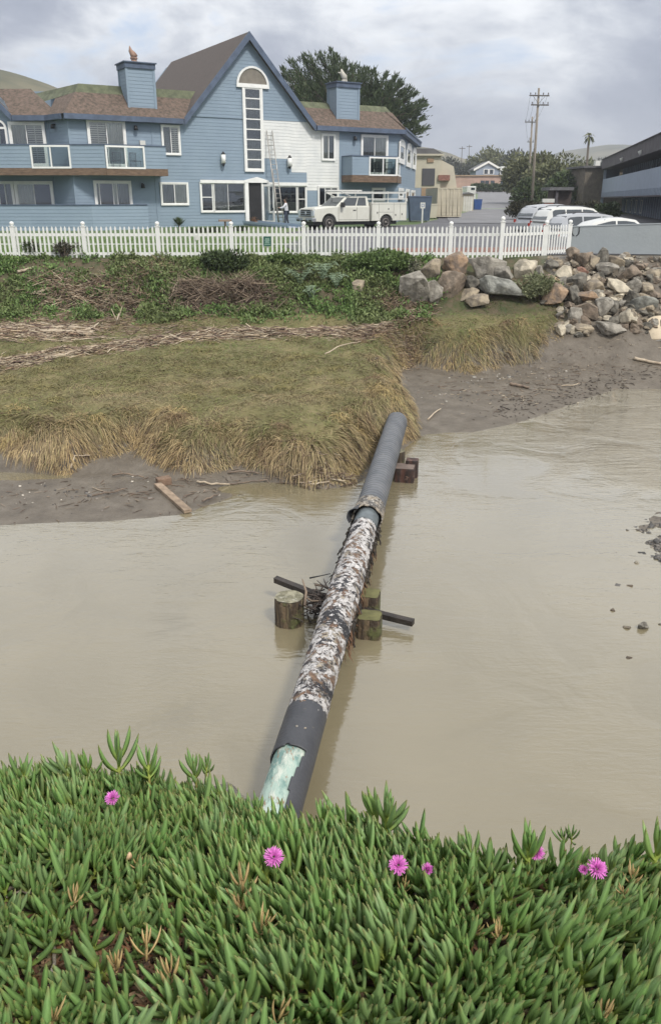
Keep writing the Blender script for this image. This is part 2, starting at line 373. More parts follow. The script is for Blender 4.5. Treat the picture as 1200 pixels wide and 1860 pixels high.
def build_water():
    xs = np.concatenate([[-70, -40, -20], np.arange(-12, 14, .6), [16, 24, 40, 70]]); ys = np.arange(2.2, 36, .6)
    X, Y = np.meshgrid(xs, ys); V = np.stack([X, Y, X * 0], -1).reshape(-1, 3); ny, nx = X.shape
    i = np.arange(ny - 1)[:, None] * nx + np.arange(nx - 1)[None, :]; Fa = np.stack([i, i + 1, i + nx + 1, i + nx], -1).reshape(-1, 4)
    m = bpy.data.materials.new('creek_water'); m.use_nodes = True; t = m.node_tree; b = t.nodes['Principled BSDF']
    b.inputs['Roughness'].default_value = .045; b.inputs['IOR'].default_value = 1.42; b.inputs['Specular IOR Level'].default_value = .5; b.inputs['Coat Weight'].default_value = 1.0; b.inputs['Coat IOR'].default_value = 1.6; b.inputs['Coat Roughness'].default_value = .03
    tc = N(t, 'ShaderNodeTexCoord'); P = tc.outputs['Object']
    big = N(t, 'ShaderNodeTexNoise', in_={'Scale': .22, 'Detail': 4.0}); t.links.new(P, big.inputs['Vector'])
    sw = N(t, 'ShaderNodeTexNoise', in_={'Scale': .5, 'Detail': 5.0, 'Distortion': 1.2}); t.links.new(P, sw.inputs['Vector'])
    f = mth(t, 'ADD', mth(t, 'MULTIPLY', big.outputs[0], .6), mth(t, 'MULTIPLY', sw.outputs[0], .4))
    c = ramp(t, [(.38, (.176, .151, .094)), (.62, (.222, .191, .122))], f)
    t.links.new(c.outputs[0], b.inputs['Base Color'])
    mp = N(t, 'ShaderNodeMapping'); mp.inputs['Scale'].default_value = (1.0, 3.2, 1); mp.inputs['Rotation'].default_value = (0, 0, .18); t.links.new(P, mp.inputs[0])
    r1 = N(t, 'ShaderNodeTexNoise', in_={'Scale': 1.6, 'Detail': 5.0, 'Roughness': .5, 'Distortion': .6}); t.links.new(mp.outputs[0], r1.inputs['Vector'])
    r2 = N(t, 'ShaderNodeTexNoise', in_={'Scale': 7.0, 'Detail': 3.0, 'Roughness': .5}); t.links.new(mp.outputs[0], r2.inputs['Vector'])
    sp = N(t, 'ShaderNodeSeparateXYZ'); t.links.new(P, sp.inputs[0])
    # riffle where the stream enters over the shallows on the right, calmer pool below
    rf = ramp(t, [(0, 0), (1, 1)], mth(t, 'MULTIPLY', mth(t, 'SUBTRACT', mth(t, 'ADD', mth(t, 'MULTIPLY', sp.outputs[0], 1.0), mth(t, 'MULTIPLY', sp.outputs[1], .55)), 12.5), .2, clamp=True)).outputs[0]
    amp = mth(t, 'ADD', .13, mth(t, 'MULTIPLY', rf, .9))
    amp = mth(t, 'MULTIPLY', amp, mth(t, 'ADD', .35, ramp(t, [(.4, 0), (.6, 1)], sw.outputs[0]).outputs[0]))
    hgt = mth(t, 'MULTIPLY', mth(t, 'ADD', r1.outputs[0], mth(t, 'MULTIPLY', r2.outputs[0], .5)), amp)
    bp = N(t, 'ShaderNodeBump', in_={'Strength': .5, 'Distance': .12}); t.links.new(hgt, bp.inputs['Height']); t.links.new(bp.outputs[0], b.inputs['Normal']); t.links.new(bp.outputs[0], b.inputs['Coat Normal'])
    me = mesh_np('creek_water', V, Fa, m); o = bpy.data.objects.new('creek_water', me); COL.objects.link(o); tag(o, kind='structure')
build_water()

# asphalt: the lot beside the house and the road that climbs away between the buildings
def sheet(name, pts, m, lift=.006, step=6.0):
    """ground sheet following the land: pts = list of (xl, xr, y)"""
    mb = MB(); rows = []
    for (a, b) in zip(pts, pts[1:]):
        k = max(1, int((b[2] - a[2]) / step))
        for i in range(k): s_ = i / k; rows.append([a[j] + (b[j] - a[j]) * s_ for j in range(3)])
    rows.append(list(pts[-1]))
    # also cut where the land profile bends
    ysb = [g for g in GY if pts[0][2] < g < pts[-1][2]]
    for g in ysb:
        for i in range(len(rows) - 1):
            if rows[i][2] < g < rows[i + 1][2]:
                s_ = (g - rows[i][2]) / (rows[i + 1][2] - rows[i][2]); rows.insert(i + 1, [rows[i][j] + (rows[i + 1][j] - rows[i][j]) * s_ for j in range(3)]); break
    zz = lambda y: float(np.interp(y, GY, GZ)) + lift
    for a, b in zip(rows, rows[1:]):
        mb.quad((a[0], a[2], zz(a[2])), (a[1], a[2], zz(a[2])), (b[1], b[2], zz(b[2])), (b[0], b[2], zz(b[2])))
    o = mk(mb, name, m); tag(o, kind='structure'); return o
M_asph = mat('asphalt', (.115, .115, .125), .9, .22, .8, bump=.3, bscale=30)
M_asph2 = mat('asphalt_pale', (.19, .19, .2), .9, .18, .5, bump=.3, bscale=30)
def X_at(px, py):                 # x, y where a sight line meets the climbing ground
    d = ray(px, py)
    for i in range(4000):
        y = 30 + i * .15; p = ony(px, py, y)
        if p.z <= np.interp(y, GY, GZ): return (p.x, y)
    return (p.x, y)
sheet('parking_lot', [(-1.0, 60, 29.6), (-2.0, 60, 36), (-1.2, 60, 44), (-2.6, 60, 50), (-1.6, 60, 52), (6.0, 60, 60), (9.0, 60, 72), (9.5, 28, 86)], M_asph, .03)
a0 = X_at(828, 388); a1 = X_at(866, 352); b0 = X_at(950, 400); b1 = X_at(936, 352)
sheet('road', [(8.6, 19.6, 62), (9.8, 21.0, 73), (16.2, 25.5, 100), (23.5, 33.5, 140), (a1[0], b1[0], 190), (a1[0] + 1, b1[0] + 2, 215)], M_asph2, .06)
def proj(p):
    d = Vector(p) - CAMP; z = d.y * _c - d.z * _s; up = d.y * _s + d.z * _c
    return (600 + FPX * d.x / z, 930 - FPX * up / z)
# ---------------------------------------------------------------- the blue inn
M_blue = mat('blue_paint', (.24, .31, .385), .75, .10, .7, bump=.12, bscale=25, col2=(.215, .282, .355), detail=8)
M_trimblue = mat('dark_blue_trim', (.085, .115, .175), .7, .2, 2)
M_prime = mat('white_primer', (.74, .745, .73), .85, .1, 1.2, bump=.15, bscale=25, col2=(.64, .655, .655))
M_white = mat('white_paint', (.80, .80, .78), .5, .06, 3)
M_roof = mat('brown_shingle', (.115, .092, .083), .9, .3, 9, bump=.7, bscale=16, col2=(.075, .064, .058))
M_roof2 = mat('weathered_shingle', (.175, .125, .10), .95, .3, 5.0, bump=.9, bscale=12, col2=(.07, .056, .042), detail=12)
M_moss = mat('mossy_roof_cap', (.15, .165, .10), .95, .3, 2.4, bump=.6, bscale=10, col2=(.085, .095, .06))
M_dark = mat('dark_interior', (.018, .018, .02), .6, .3, 2)
M_curt = mat('pale_curtain', (.50, .50, .44), .9, .2, 2, stretch=(8, 8, .4))
M_curtg = mat('grey_curtain', (.24, .25, .24), .9, .2, 2, stretch=(8, 8, .4))
M_slat = mat('shutter_white', (.62, .62, .58), .6, .08, 3)
M_beam = mat('weathered_timber', (.17, .115, .08), .9, .35, 3, bump=.4, stretch=(1, 1, 5))
M_black = mat('black_metal', (.02, .02, .022), .45, .2, 4)
M_glass = glass_mat('window_glass', (.97, .98, .98), .03, .05)
M_bglass = glass_mat('balcony_glass', (.86, .93, .91), .08, .05)
M_conc = mat('concrete', (.33, .31, .28), .9, .2, 2, bump=.4, bscale=20)
ZB = 3.35; EV = 6.45
pA = onz(120, 205, ZB + EV); pR = onz(725, 235, ZB + EV)
HM = Frame(pA, math.atan2(pR.y - pA.y, pR.x - pA.x), ZB)
UR = (pR - Vector((pA.x, pA.y, pA.z))).length
UR = math.hypot(pR.x - pA.x, pR.y - pA.y)
house = thing('blue_inn', (pA.x, pA.y, ZB), 'two-storey blue clapboard inn with tall central gable and a white primed patch of siding', 'building')
def rect(fr, x0, y0, x1, y1, v=0.0):
    ym = (y0 + y1) / 2; xm = (x0 + x1) / 2
    return fr.U(x0, ym, v), fr.U(x1, ym, v), fr.Z(xm, y1, v), fr.Z(xm, y0, v)
def siding(mb, fr, z0, z1, l, r, v=0.0, h=.20):
    """lapped boards between left and right edges given as functions of height"""
    z = z0
    fl = l if callable(l) else (lambda _z: l); frr = r if callable(r) else (lambda _z: r)
    while z < z1 - 1e-4:
        zt = min(z + h, z1); a, b, c, d = fl(z), frr(z), frr(zt), fl(zt)
        if b - a > .02:
            c = max(c, d)
            mb.quad(fr.w(a, v + .018, z), fr.w(b, v + .018, z), fr.w(c, v + .004, zt), fr.w(d, v + .004, zt))
            mb.quad(fr.w(a, v + .001, z), fr.w(b, v + .001, z), fr.w(b, v + .018, z), fr.w(a, v + .018, z))
        z = zt
def trim_rect(mb, fr, u0, u1, z0, z1, w, v0, v1, ws=None):
    ws = ws or w
    mb.box(fr, u0, u0 + w, v0, v1, z0, z1); mb.box(fr, u1 - w, u1, v0, v1, z0, z1)
    mb.box(fr, u0 + w, u1 - w, v0, v1, z1 - w, z1); mb.box(fr, u0 + w, u1 - w, v0, v1, z0, z0 + ws)
def window(fr, u0, u1, z0, z1, cols=(0.5,), rows=(), back=('dark',), v=.03, parent=None, w=.11, name='window', sash=.05, mir=None):
    """casing with sash bars; a pane behind each light; blinds or dark room behind the panes"""
    P = parent or house
    f = MB(); trim_rect(f, fr, u0, u1, z0, z1, w, v, v + .09)
    iu0, iu1, iz0, iz1 = u0 + w, u1 - w, z0 + w, z1 - w
    trim_rect(f, fr, iu0, iu1, iz0, iz1, sash, v, v + .065)
    cu = [iu0] + [iu0 + (iu1 - iu0) * c for c in cols] + [iu1]; cz = [iz0] + [iz0 + (iz1 - iz0) * c for c in rows] + [iz1]
    for c in cu[1:-1]: f.box(fr, c - sash / 2, c + sash / 2, v, v + .062, iz0 + sash, iz1 - sash)
    for c in cz[1:-1]:
        for a, b in zip(cu, cu[1:]): f.box(fr, a + sash / 2, b - sash / 2, v, v + .060, c - sash / 2, c + sash / 2)
    wo = mk(f, name, M_white, P)
    k = 0
    for a, b in zip(cu, cu[1:]):
        for c, d in zip(cz, cz[1:]):
            p = MB(); p.box(fr, a + .012, b - .012, v + .018, v + .036, c + .012, d - .012); mk(p, 'pane', M_glass, wo)
            kind = back[k % len(back)]; k += 1
            s_ = MB()
            if kind == 'slat':
                zz = c + .03; n_ = max(3, int((d - c) / .12)); hh = (d - c - .04) / n_
                for i in range(n_): s_.box(fr, a + .06, b - .06, v + .004, v + .020, c + .02 + i * hh, c + .02 + (i + .72) * hh)
                s_.box(fr, (a + b) / 2 - .03, (a + b) / 2 + .03, v + .021, v + .026, c, d)
                mk(s_, 'shutter', M_slat, wo)
            elif kind in ('curt', 'curtg'):
                n_ = max(4, int((b - a) / .12))
                for i in range(n_):
                    x0 = a + .02 + (b - a - .04) * i / n_; x1 = a + .02 + (b - a - .04) * (i + 1) / n_
                    s_.quad(fr.w(x0, v + .004, c), fr.w((x0 + x1) / 2, v + .024, c), fr.w((x0 + x1) / 2, v + .024, d), fr.w(x0, v + .004, d))
                    s_.quad(fr.w((x0 + x1) / 2, v + .024, c), fr.w(x1, v + .004, c), fr.w(x1, v + .004, d), fr.w((x0 + x1) / 2, v + .024, d))
                mk(s_, 'curtain', M_curt if kind == 'curt' else M_curtg, wo)
    b_ = MB(); b_.box(fr, u0 + .02, u1 - .02, v - .03, v + .002, z0 + .02, z1 - .02); mk(b_, 'room_behind', M_dark, wo)
    return wo
def arch_window(fr, u0, u1, z0, zs, w=.09, v=.03, back='curtg', rows=(), panel=None, ry=None):
    """rectangular light below a half-round head; zs is the springing height"""
    r = (u1 - u0) / 2; uc = (u0 + u1) / 2; f = MB(); n = 14; ry = ry or r; wz = min(w, .12)
    out = [(uc + r * math.cos(PI * i / n), zs + ry * math.sin(PI * i / n)) for i in range(n + 1)]
    inn = [(uc + (r - w) * math.cos(PI * i / n), zs + (ry - wz) * math.sin(PI * i / n)) for i in range(n + 1)]
    for i in range(n): f.fprism(fr, [out[i], out[i + 1], inn[i + 1], inn[i]], v, v + .09)
    if z0 < zs:
        f.box(fr, u0, u0 + w, v, v + .09, z0, zs); f.box(fr, u1 - w, u1, v, v + .09, z0, zs)
        f.box(fr, u0 + w, u1 - w, v, v + .088, z0, z0 + w)
    f.box(fr, u0 + w, u1 - w, v, v + .080, zs - w / 2, zs + w / 2)
    wo = mk(f, 'arched_window', M_white, house)
    p = MB(); p.fprism(fr, inn, v + .025, v + .03); mk(p, 'pane' if panel is None else 'arch_panel', M_glass if panel is None else panel, wo)
    if z0 < zs:
        p = MB(); p.box(fr, u0 + w, u1 - w, v + .025, v + .03, z0 + w, zs - w / 2); mk(p, 'pane', M_glass, wo)
        c = MB(); c.box(fr, u0 + w, uc, v + .002, v + .012, z0 + w, zs - w / 2); mk(c, 'curtain', M_curt if back == 'curt' else M_curtg, wo)
    b_ = MB(); b_.fprism(fr, inn, v - .02, v + .001)
    if z0 < zs: b_.box(fr, u0 + .03, u1 - .03, v - .02, v + .001, z0 + .03, zs)
    mk(b_, 'room_behind', M_dark, wo)
    return wo
def build_house():
    F = HM
    U = lambda px, py=300, v=0: F.U(px, py, v); Z = lambda px, py, v=0: F.Z(px, py, v)
    uT = U(478, 260); u528 = U(529, 300); u556 = U(557, 330); u617 = U(617, 260)
    ap = F.px(453, 57, .45); gl = F.px(335, 211, .45); gr = F.px(574, 225, .45)
    zs = Z(520, 220); z288 = Z(500, 288); z312 = Z(540, 313); z347 = Z(585, 346)
    sl = (ap[1] - EV) / (ap[0] - gl[0]); sr = (ap[1] - EV) / (gr[0] - ap[0])
    # siding of the long front
    b = MB()
    siding(b, F, -.3, EV - .02, 0, uT); siding(b, F, -.3, z288, uT, u528); siding(b, F, -.3, z312, u528, u556)
    siding(b, F, -.3, z347, u556, u617); siding(b, F, -.3, EV - .02, u617, UR)
    mk(b, 'siding', M_blue, house)
    b = MB(); siding(b, F, zs, ap[1] - .15, lambda z: max(gl[0] + .12 + max(0, z - EV) / sl, gl[0]), lambda z: min(gr[0] - .12 - max(0, z - EV) / sr, gr[0]), v=.012)
    mk(b, 'gable_siding', M_blue, house)
    b = MB(); siding(b, F, z288, zs, uT, u528); siding(b, F, z312, zs, u528, u556); siding(b, F, z347, zs, u556, u617)
    tag(mk(b, 'siding', M_prime, house), 'white primed siding not yet painted blue')
    # solid body behind
    b = MB(); b.box(F, .02, UR - .02, -11, -.004, -.4, EV); mk(b, 'wall', M_blue, house)
    b = MB(); b.fprism(F, [(gl[0] + .1, EV - .3), (gr[0] - .1, EV - .3), (ap[0], ap[1] - .25)], -15, -.006); mk(b, 'gable_wall', M_blue, house)
    # corner boards, seams
    for u, h_ in ((U(280, 300), .03), (.06, .06), (u617, .06)): b = MB(); b.box(F, u - h_, u + h_, .0, .046, -.2, EV - .1); mk(b, 'corner_board', M_blue, house)
    b = MB(); b.box(F, gl[0] + .1, uT - .5, .035, .05, Z(400, 213) - .03, Z(400, 213) + .04); mk(b, 'seam_board', M_blue, house)
    # roofs: gable
    back = -1.0
    while proj(F.w(ap[0], back, ap[1]))[0] > 312 and back > -25: back -= .1
    th = .22
    for sgn, s_, e in ((-1, sl, gl), (1, sr, gr)):
        nrm = math.hypot(1, s_); q_ = []
        A = (ap[0], ap[1]); Bp = (e[0], e[1] if False else EV - 0.02)
        q_ = [A, Bp, (Bp[0], Bp[1] - th * 1.3), (A[0], A[1] - th * 1.5)]
        o = MB(); o.fprism(F, q_, back, .40); mk(o, 'gable_roof', M_roof, house)
        fs = MB(); fs.fprism(F, [(A[0], A[1] + .03), (Bp[0] + sgn * .03, Bp[1] + .02), (Bp[0] + sgn * .0, Bp[1] - .40), (A[0], A[1] - .46)], .402, .46); mk(fs, 'rake_board', M_trimblue, house)
    # low roofs either side of the gable
    def lowroof(u0, u1, capL, capR, tl, tr, yb, yc, pxm):
        d = .2
        while proj(F.w((u0 + u1) / 2, -d, EV + d * .95))[1] > yb and d < 6: d += .05
        zt = EV + d * .95 + .10; d2 = d
        o = MB()
        E0, E1 = F.w(u0, .5, EV - .05), F.w(u1, .5, EV - .05)
        T0, T1 = F.w(capL, -d, zt), F.w(capR, -d, zt)
        o.quad(E0, E1, T1, T0); 
        return o, d, zt, T0, T1, E0, E1
    u_g0 = gl[0]; u_g1 = gr[0]
    cl = U(132, 172, -2); 
    o, d, zt, T0, T1, E0, E1 = lowroof(-.25, u_g0, cl, u_g0 + 1.5, 0, 0, 176, 155, 200)
    LW = F.w(-.25, .5, EV - .05); C1 = onz(86, 210, ZB + EV - .05); C1b = ony(102, 176, C1.y + 2.6)
    o.quad(C1, LW, T0, C1b)
    mk(o, 'low_roof', M_roof2, house, recalc=False)
    ztc = zt
    while proj(F.w((cl + u_g0) / 2, -d - .25, ztc))[1] > 157 and ztc < zt + 3: ztc += .05
    c = MB(); c.quad(F.w(cl, -d, zt), F.w(u_g0 + 1.5, -d, zt), F.w(u_g0 + 2.5, -d - .3, ztc), F.w(cl + .3, -d - .3, ztc))
    c.quad(F.w(cl + .3, -d - .3, ztc), F.w(u_g0 + 2.5, -d - .3, ztc), F.w(u_g0 + 2.5, -10, ztc), F.w(cl + .3, -10, ztc))
    c.quad(F.w(cl, -d, zt), F.w(cl + .3, -d - .3, ztc), F.w(cl - 1.2, -10, ztc), F.w(cl - 2.2, -10, zt - .5))
    mk(c, 'roof_cap', M_moss, house, recalc=False)
    o, d, zt, T0, T1, E0, E1 = lowroof(u_g1, UR + .3, u_g1 - 1.5, U(700, 205, -2), 0, 0, 203, 190, 640)
    RWa = F.w(UR + .3, .5, EV - .05)
    mk(o, 'low_roof', M_roof2, house, recalc=False)
    cr = U(698, 205, -2); ztc = zt
    while proj(F.w((u_g1 + cr) / 2, -d - .25, ztc))[1] > 190 and ztc < zt + 3: ztc += .05
    c = MB(); c.quad(F.w(u_g1 - 1.5, -d, zt), F.w(cr, -d, zt), F.w(cr - .3, -d - .3, ztc), F.w(u_g1 - 2.5, -d - .3, ztc))
    c.quad(F.w(u_g1 - 2.5, -d - .3, ztc), F.w(cr - .3, -d - .3, ztc), F.w(cr - .3, -10, ztc), F.w(u_g1 - 2.5, -10, ztc))
    c.quad(F.w(cr, -d, zt), F.w(cr, -10, zt), F.w(cr - .3, -10, ztc), F.w(cr - .3, -d - .3, ztc))
    mk(c, 'roof_cap', M_moss, house, recalc=False)
    # right end slope of the roof
    dR = d; ztR = zt
    # eave boards
    for a_, c_ in ((-.25, u_g0 - .06), (u_g1 + .06, UR + .3)):
        b = MB(); b.box(F, a_, c_, .36, .50, EV - .34, EV - .045); b.box(F, a_, c_, .0, .36, EV - .34, EV - .30); mk(b, 'eave_board', M_trimblue, house)
    # chimneys
    for (x0, x1, yt, yb, dep, xd) in ((232, 281, 113, 203, 1.5, 0), (612, 651, 149, 226, 1.25, 1)):
        v = -.25; u0, u1 = U(x0, (yt + yb) / 2, v), U(x1, (yt + yb) / 2, v); zt_ = Z((x0 + x1) / 2, yt, v)
        b = MB(); siding(b, F, EV - .4, zt_ - .3, u0, u1, v); siding(b, Frame(F.w(u0, v, 0), F.a - PI / 2, ZB), EV - .4, zt_ - .3, -dep, 0)
        b.box(F, u0 + .01, u1 - .01, v - dep, v - .002, EV - .4, zt_ - .2)
        for u in (u0, u1): b.box(F, u - .07, u + .07, v - .07, v + .045, EV - .1, zt_ - .35)
        b.box(F, u0 - .07, u0 + .07, v - dep - .04, v - dep + .1, EV - .1, zt_ - .35)
        ch = mk(b, 'chimney', M_blue, house)
        c = MB(); c.box(F, u0 - .1, u1 + .1, v - dep - .1, v + .1, zt_ - .35, zt_ - .06); c.box(F, u0 - .18, u1 + .18, v - dep - .18, v + .18, zt_ - .06, zt_); mk(c, 'chimney_cap', M_trimblue, ch)
        c = MB(); pc = F.w((u0 + u1) / 2 - .1, v - dep * .45, zt_)
        if xd == 0:
            mpot = mat('terracotta', (.30, .19, .14), .8, .3, 4)
            c.rev(pc, [(.20, 0), (.21, .10), (.17, .13), (.17, .2), (.22, .24), (.23, .32), (.15, .35)], 12)
            c.tube([pc + Vector((.05, 0, .33)), pc + Vector((-.04, 0, .5)), pc + Vector((-.18, 0, .7)), pc + Vector((-.21, 0, .95))], [.22, .19, .12, .02], 8)
        else:
            mpot = mat('pale_cowl', (.48, .46, .40), .7, .3, 4)
            c.rev(pc + Vector((.12, 0, 0)), [(.2, 0), (.2, .18), (.14, .2)], 12)
            c.tube([pc + Vector((.22, 0, .16)), pc + Vector((.12, 0, .36)), pc + Vector((-.05, 0, .62)), pc + Vector((-.08, 0, .86))], [.10, .2, .15, .04], 8)
            c.tube([pc + Vector((-.12, 0, .6)), pc + Vector((-.35, 0, .66))], [.06, .02], 6)
        mk(c, 'chimney_pot', mpot, ch)
    # windows of the front (outer casing corners read on the facade)
    def W(x0, y0, x1, y1, **k):
        r = rect(F, x0, y0, x1, y1); return window(F, *r, **k)
    W(160, 217, 229.5, 303, back=('slat', 'curt'), w=.13)
    W(293, 227, 327, 282, back=('curtg', 'slat'), w=.09)
    W(291, 331, 342, 373, back=('curtg', 'curt'), w=.09)
    W(172, 328, 240, 396, cols=(.1, .5, .62), back=('curtg', 'dark', 'curt', 'curtg'), w=.13)
    W(583, 243, 608, 292, back=('curt', 'curtg'), w=.09)
    W(654, 245, 703, 318, back=('curtg', 'curt'), w=.13)
    W(576, 338, 614, 376, cols=(.33, .66), back=('dark', 'curtg', 'dark'), w=.09)
    W(674, 341, 698, 366, cols=(), back=('dark',), w=.12)
    # lobby windows: side lights and wide panes, one long head board
    W(363, 330, 388, 386, cols=(), rows=(.5,), back=('dark',), w=.09)
    W(386, 330, 446, 386, cols=(.45,), back=('curtg', 'dark'), w=.10, sash=.03)
    W(486, 336, 540, 387, cols=(), back=('dark',), w=.09)
    W(538, 336, 556, 387, cols=(), rows=(.5,), back=('dark',), w=.08)
    b = MB(); u0, u1 = U(362, 328), U(557, 334); zt_ = Z(404, 328); zd = Z(462, 332)
    uD0, uD1 = U(444, 365), U(477, 365)
    b.box(F, u0, uD0, .13, .19, zt_ - .16, zt_ + .03); b.box(F, U(483, 334), u1, .13, .19, Z(520, 336) - .05, Z(520, 336) + .16)
    b.box(F, uD0 - .02, U(450, 365), .03, .2, -.1, zd); b.box(F, U(474, 365), U(476.5, 365), .03, .16, -.1, zd)
    b.fprism(F, [(uD0 - .05, zd), (U(486, 335), zd), (U(486, 335), zd + .14), (U(465, 330), zd + .36), (uD0 - .05, zd + .14)], .03, .22)
    mk(b, 'door_surround', M_white, house)
    b = MB(); b.box(F, U(450, 365), U(474, 365), .02, .034, -.05, zd); mk(b, 'open_doorway', M_dark, house)
    b = MB(); o_ = F.w(U(476.5, 365), .06, 0); Fd = Frame(o_, F.a - 1.05, ZB); trim_rect(b, Fd, 0, .95, .02, zd - .1, .13, -.02, .02, .3)
    dl = mk(b, 'door_leaf', M_white, house)
    b = MB(); b.box(Fd, .13, .82, -.005, .005, .32, zd - .23); mk(b, 'pane', M_glass, dl)
    b = MB(); b.box(Fd, .84, .88, .02, .07, 1.0, 1.15); mk(b, 'door_handle', M_black, dl)
    # tall window with eight lights under a half-round panel
    r0 = rect(F, 441, 156, 477, 312)
    window(F, r0[0], r0[1], r0[2], r0[3], cols=(), rows=tuple((i + 1) / 8 for i in range(7)), back=('curtg', 'curtg', 'curtg', 'dark'), w=.14, sash=.07, v=.05, name='tall_window')
    ua, ub = U(428, 150), U(487, 150); arch_window(F, ua, ub, Z(457, 157), Z(457, 157) + .001, w=.14, v=.06, panel=mat('arch_board', (.21, .19, .16), .9, .15, 3))
    b = MB(); b.box(F, ua, ub, .06, .16, Z(457, 160), Z(457, 156)); mk(b, 'arch_sill', M_white, house)
    # lamps
    for px, py in ((245, 231), (258, 336), (642.5, 250.5)):
        u, z = F.px(px, py); b = MB(); b.box(F, u - .05, u + .05, .03, .14, z + .0, z + .1); b.cyl(F.w(u, .2, z - .18), F.w(u, .2, z + .06), .13, 10, .09); mk(b, 'wall_lamp', M_black, house)
    for px, py in ((403, 289), (523, 295)):
        u, z = F.px(px, py); b = MB(); b.box(F, u - .08, u + .08, .03, .10, z - .3, z + .3); b.cyl(F.w(u, .26, z - .26), F.w(u, .26, z + .26), .15, 10); l = mk(b, 'wall_lantern', M_white, house)
        b = MB(); b.cyl(F.w(u, .26, z + .262), F.w(u, .26, z + .44), .15, 10, .05); b.cyl(F.w(u, .26, z - .44), F.w(u, .26, z - .262), .05, 10, .11); mk(b, 'lantern_cap', M_black, l)
    u, z = F.px(258, 262); b = MB(); b.box(F, u - .17, u + .17, .03, .2, z - .1, z + .2); mk(b, 'meter_box', M_slat, house)
    # -------- left wing: parallel to the fence
    cw = onz(86, 209, ZB + EV); FL = Frame((cw.x, cw.y), 0.0, ZB); uL = -9.0
    b = MB(); siding(b, FL, -.3, EV - .02, uL, 0); d_ = Vector((HM.o.x - cw.x, HM.o.y - cw.y)); Fc = Frame((cw.x, cw.y), math.atan2(d_.y, d_.x), ZB)
    siding(b, Fc, -.3, EV - .02, 0, d_.length); mk(b, 'siding', M_blue, house)
    b = MB(); b.box(FL, uL, -.01, -10, -.004, -.4, EV); b.prism([Fc.w(0, -.004, -.4), Fc.w(d_.length, -.004, -.4), Fc.w(d_.length, -3, -.4), Fc.w(0, -3, -.4)], (0, 0, EV + .4)); mk(b, 'wall', M_blue, house)
    # its gable: rake comes down from off the picture to the eave
    g0 = FL.px(20, 208, .45); slp = (FL.Z(-20, 166, .45) - g0[1]) / (g0[0] - FL.U(-20, 166, .45)); gu, gz = g0[0], EV - .02
    apx = (gu - 4.2, gz + 4.2 * slp)
    b = MB(); siding(b, FL, EV - .05, apx[1], lambda z: gu - 8.4 + max(0, z - gz) / slp, lambda z: gu - max(0, z - gz) / slp, v=.012); b.fprism(FL, [(gu - 8.4, gz), (gu, gz), apx], -1.0, -.006); mk(b, 'gable_siding', M_blue, house)
    for sgn in (1, -1):
        e = (gu if sgn > 0 else gu - 8.4, gz)
        o = MB(); o.fprism(FL, [apx, e, (e[0], e[1] - .25), (apx[0], apx[1] - .3)], -1.2, .4); mk(o, 'gable_roof', M_roof2, house)
        o = MB(); o.fprism(FL, [(apx[0], apx[1] + .03), (e[0] + .03 * sgn, e[1] + .02), (e[0], e[1] - .36), (apx[0], apx[1] - .42)], .402, .46); mk(o, 'rake_board', M_trimblue, house)
    o = MB(); o.quad(FL.w(gu, .5, EV - .05), FL.w(.1, .5, EV - .05), FL.w(-1.6, -2.4, EV + 1.7), FL.w(gu - 2, -2.4, EV + 1.7)); o.quad(FL.w(.1, .5, EV - .05), Fc.w(d_.length, .3, EV - .05), FL.w(.3, -1.2, EV + .2), FL.w(-1.6, -2.4, EV + 1.7)); mk(o, 'low_roof', M_roof2, house, recalc=False)
    b = MB(); b.box(FL, gu + .05, .1, .36, .5, EV - .34, EV - .045); b.box(Fc, 0, d_.length, .3, .42, EV - .34, EV - .045); mk(b, 'eave_board', M_trimblue, house)
    b = MB(); pb = ony(48, 166, cw.y + 7); b.box(Frame((pb.x, pb.y), 0, 0), 0, 2.9, -.3, 0, 9.5, pb.z); mk(b, 'rear_wall', M_blue, house)
    r = rect(FL, 20, 221, 86, 303); window(FL, r[0], r[1], r[2], r[3], cols=(.48,), back=('curt', 'slat'), w=.14)
    a_ = FL.U(-13, 240), FL.U(14, 240), FL.Z(0, 262), FL.Z(0, 226); arch_window(FL, a_[0], a_[1], a_[2] - .8, a_[3] - .2, w=.12, back='curt')
    r = rect(FL, 30, 329, 100, 398); window(FL, r[0], r[1], r[2], r[3], cols=(.5,), back=('curt', 'dark'), w=.14)
    r = rect(FL, -3, 329, 29, 398); window(FL, r[0], r[1], r[2], r[3], cols=(.5,), back=('dark', 'curtg'), w=.12)
    u, z = Fc.px(101, 228); b = MB(); b.box(Fc, u - .05, u + .05, .03, .14, z, z + .1); b.cyl(Fc.w(u, .2, z - .18), Fc.w(u, .2, z + .06), .13, 10, .09); mk(b, 'wall_lamp', M_black, house)
    # -------- right wing, running away from the viewer
    FR = Frame(F.w(UR, 0, 0), math.radians(80), ZB); LR = 16.0
    b = MB(); siding(b, FR, -.3, EV - .02, 0, LR); mk(b, 'siding', M_blue, house)
    b = MB(); b.box(FR, 0.0, LR, -6, -.004, -.4, EV); mk(b, 'wall', M_blue, house)
    b = MB(); b.box(FR, -.2, LR, .3, .45, EV - .34, EV - .02); b.box(FR, -.2, LR, 0, .3, EV - .34, EV - .3); b.fprism(FR, [(0, EV - .02), (LR, EV - .02), (LR, EV + .12), (0, EV + .12)], -.2, .5); mk(b, 'eave_board', M_trimblue, house)
    o = MB(); o.quad(FR.w(-.3, .5, EV), FR.w(LR, .5, EV), FR.w(LR, -1.6, EV + 1.6), FR.w(.8, -1.6, EV + 1.6)); o.quad(F.w(UR + .3, .5, EV - .05), FR.w(-.3, .5, EV), FR.w(.8, -1.6, EV + 1.6), F.w(cr, -dR, ztR)); mk(o, 'low_roof', M_roof2, house, recalc=False)
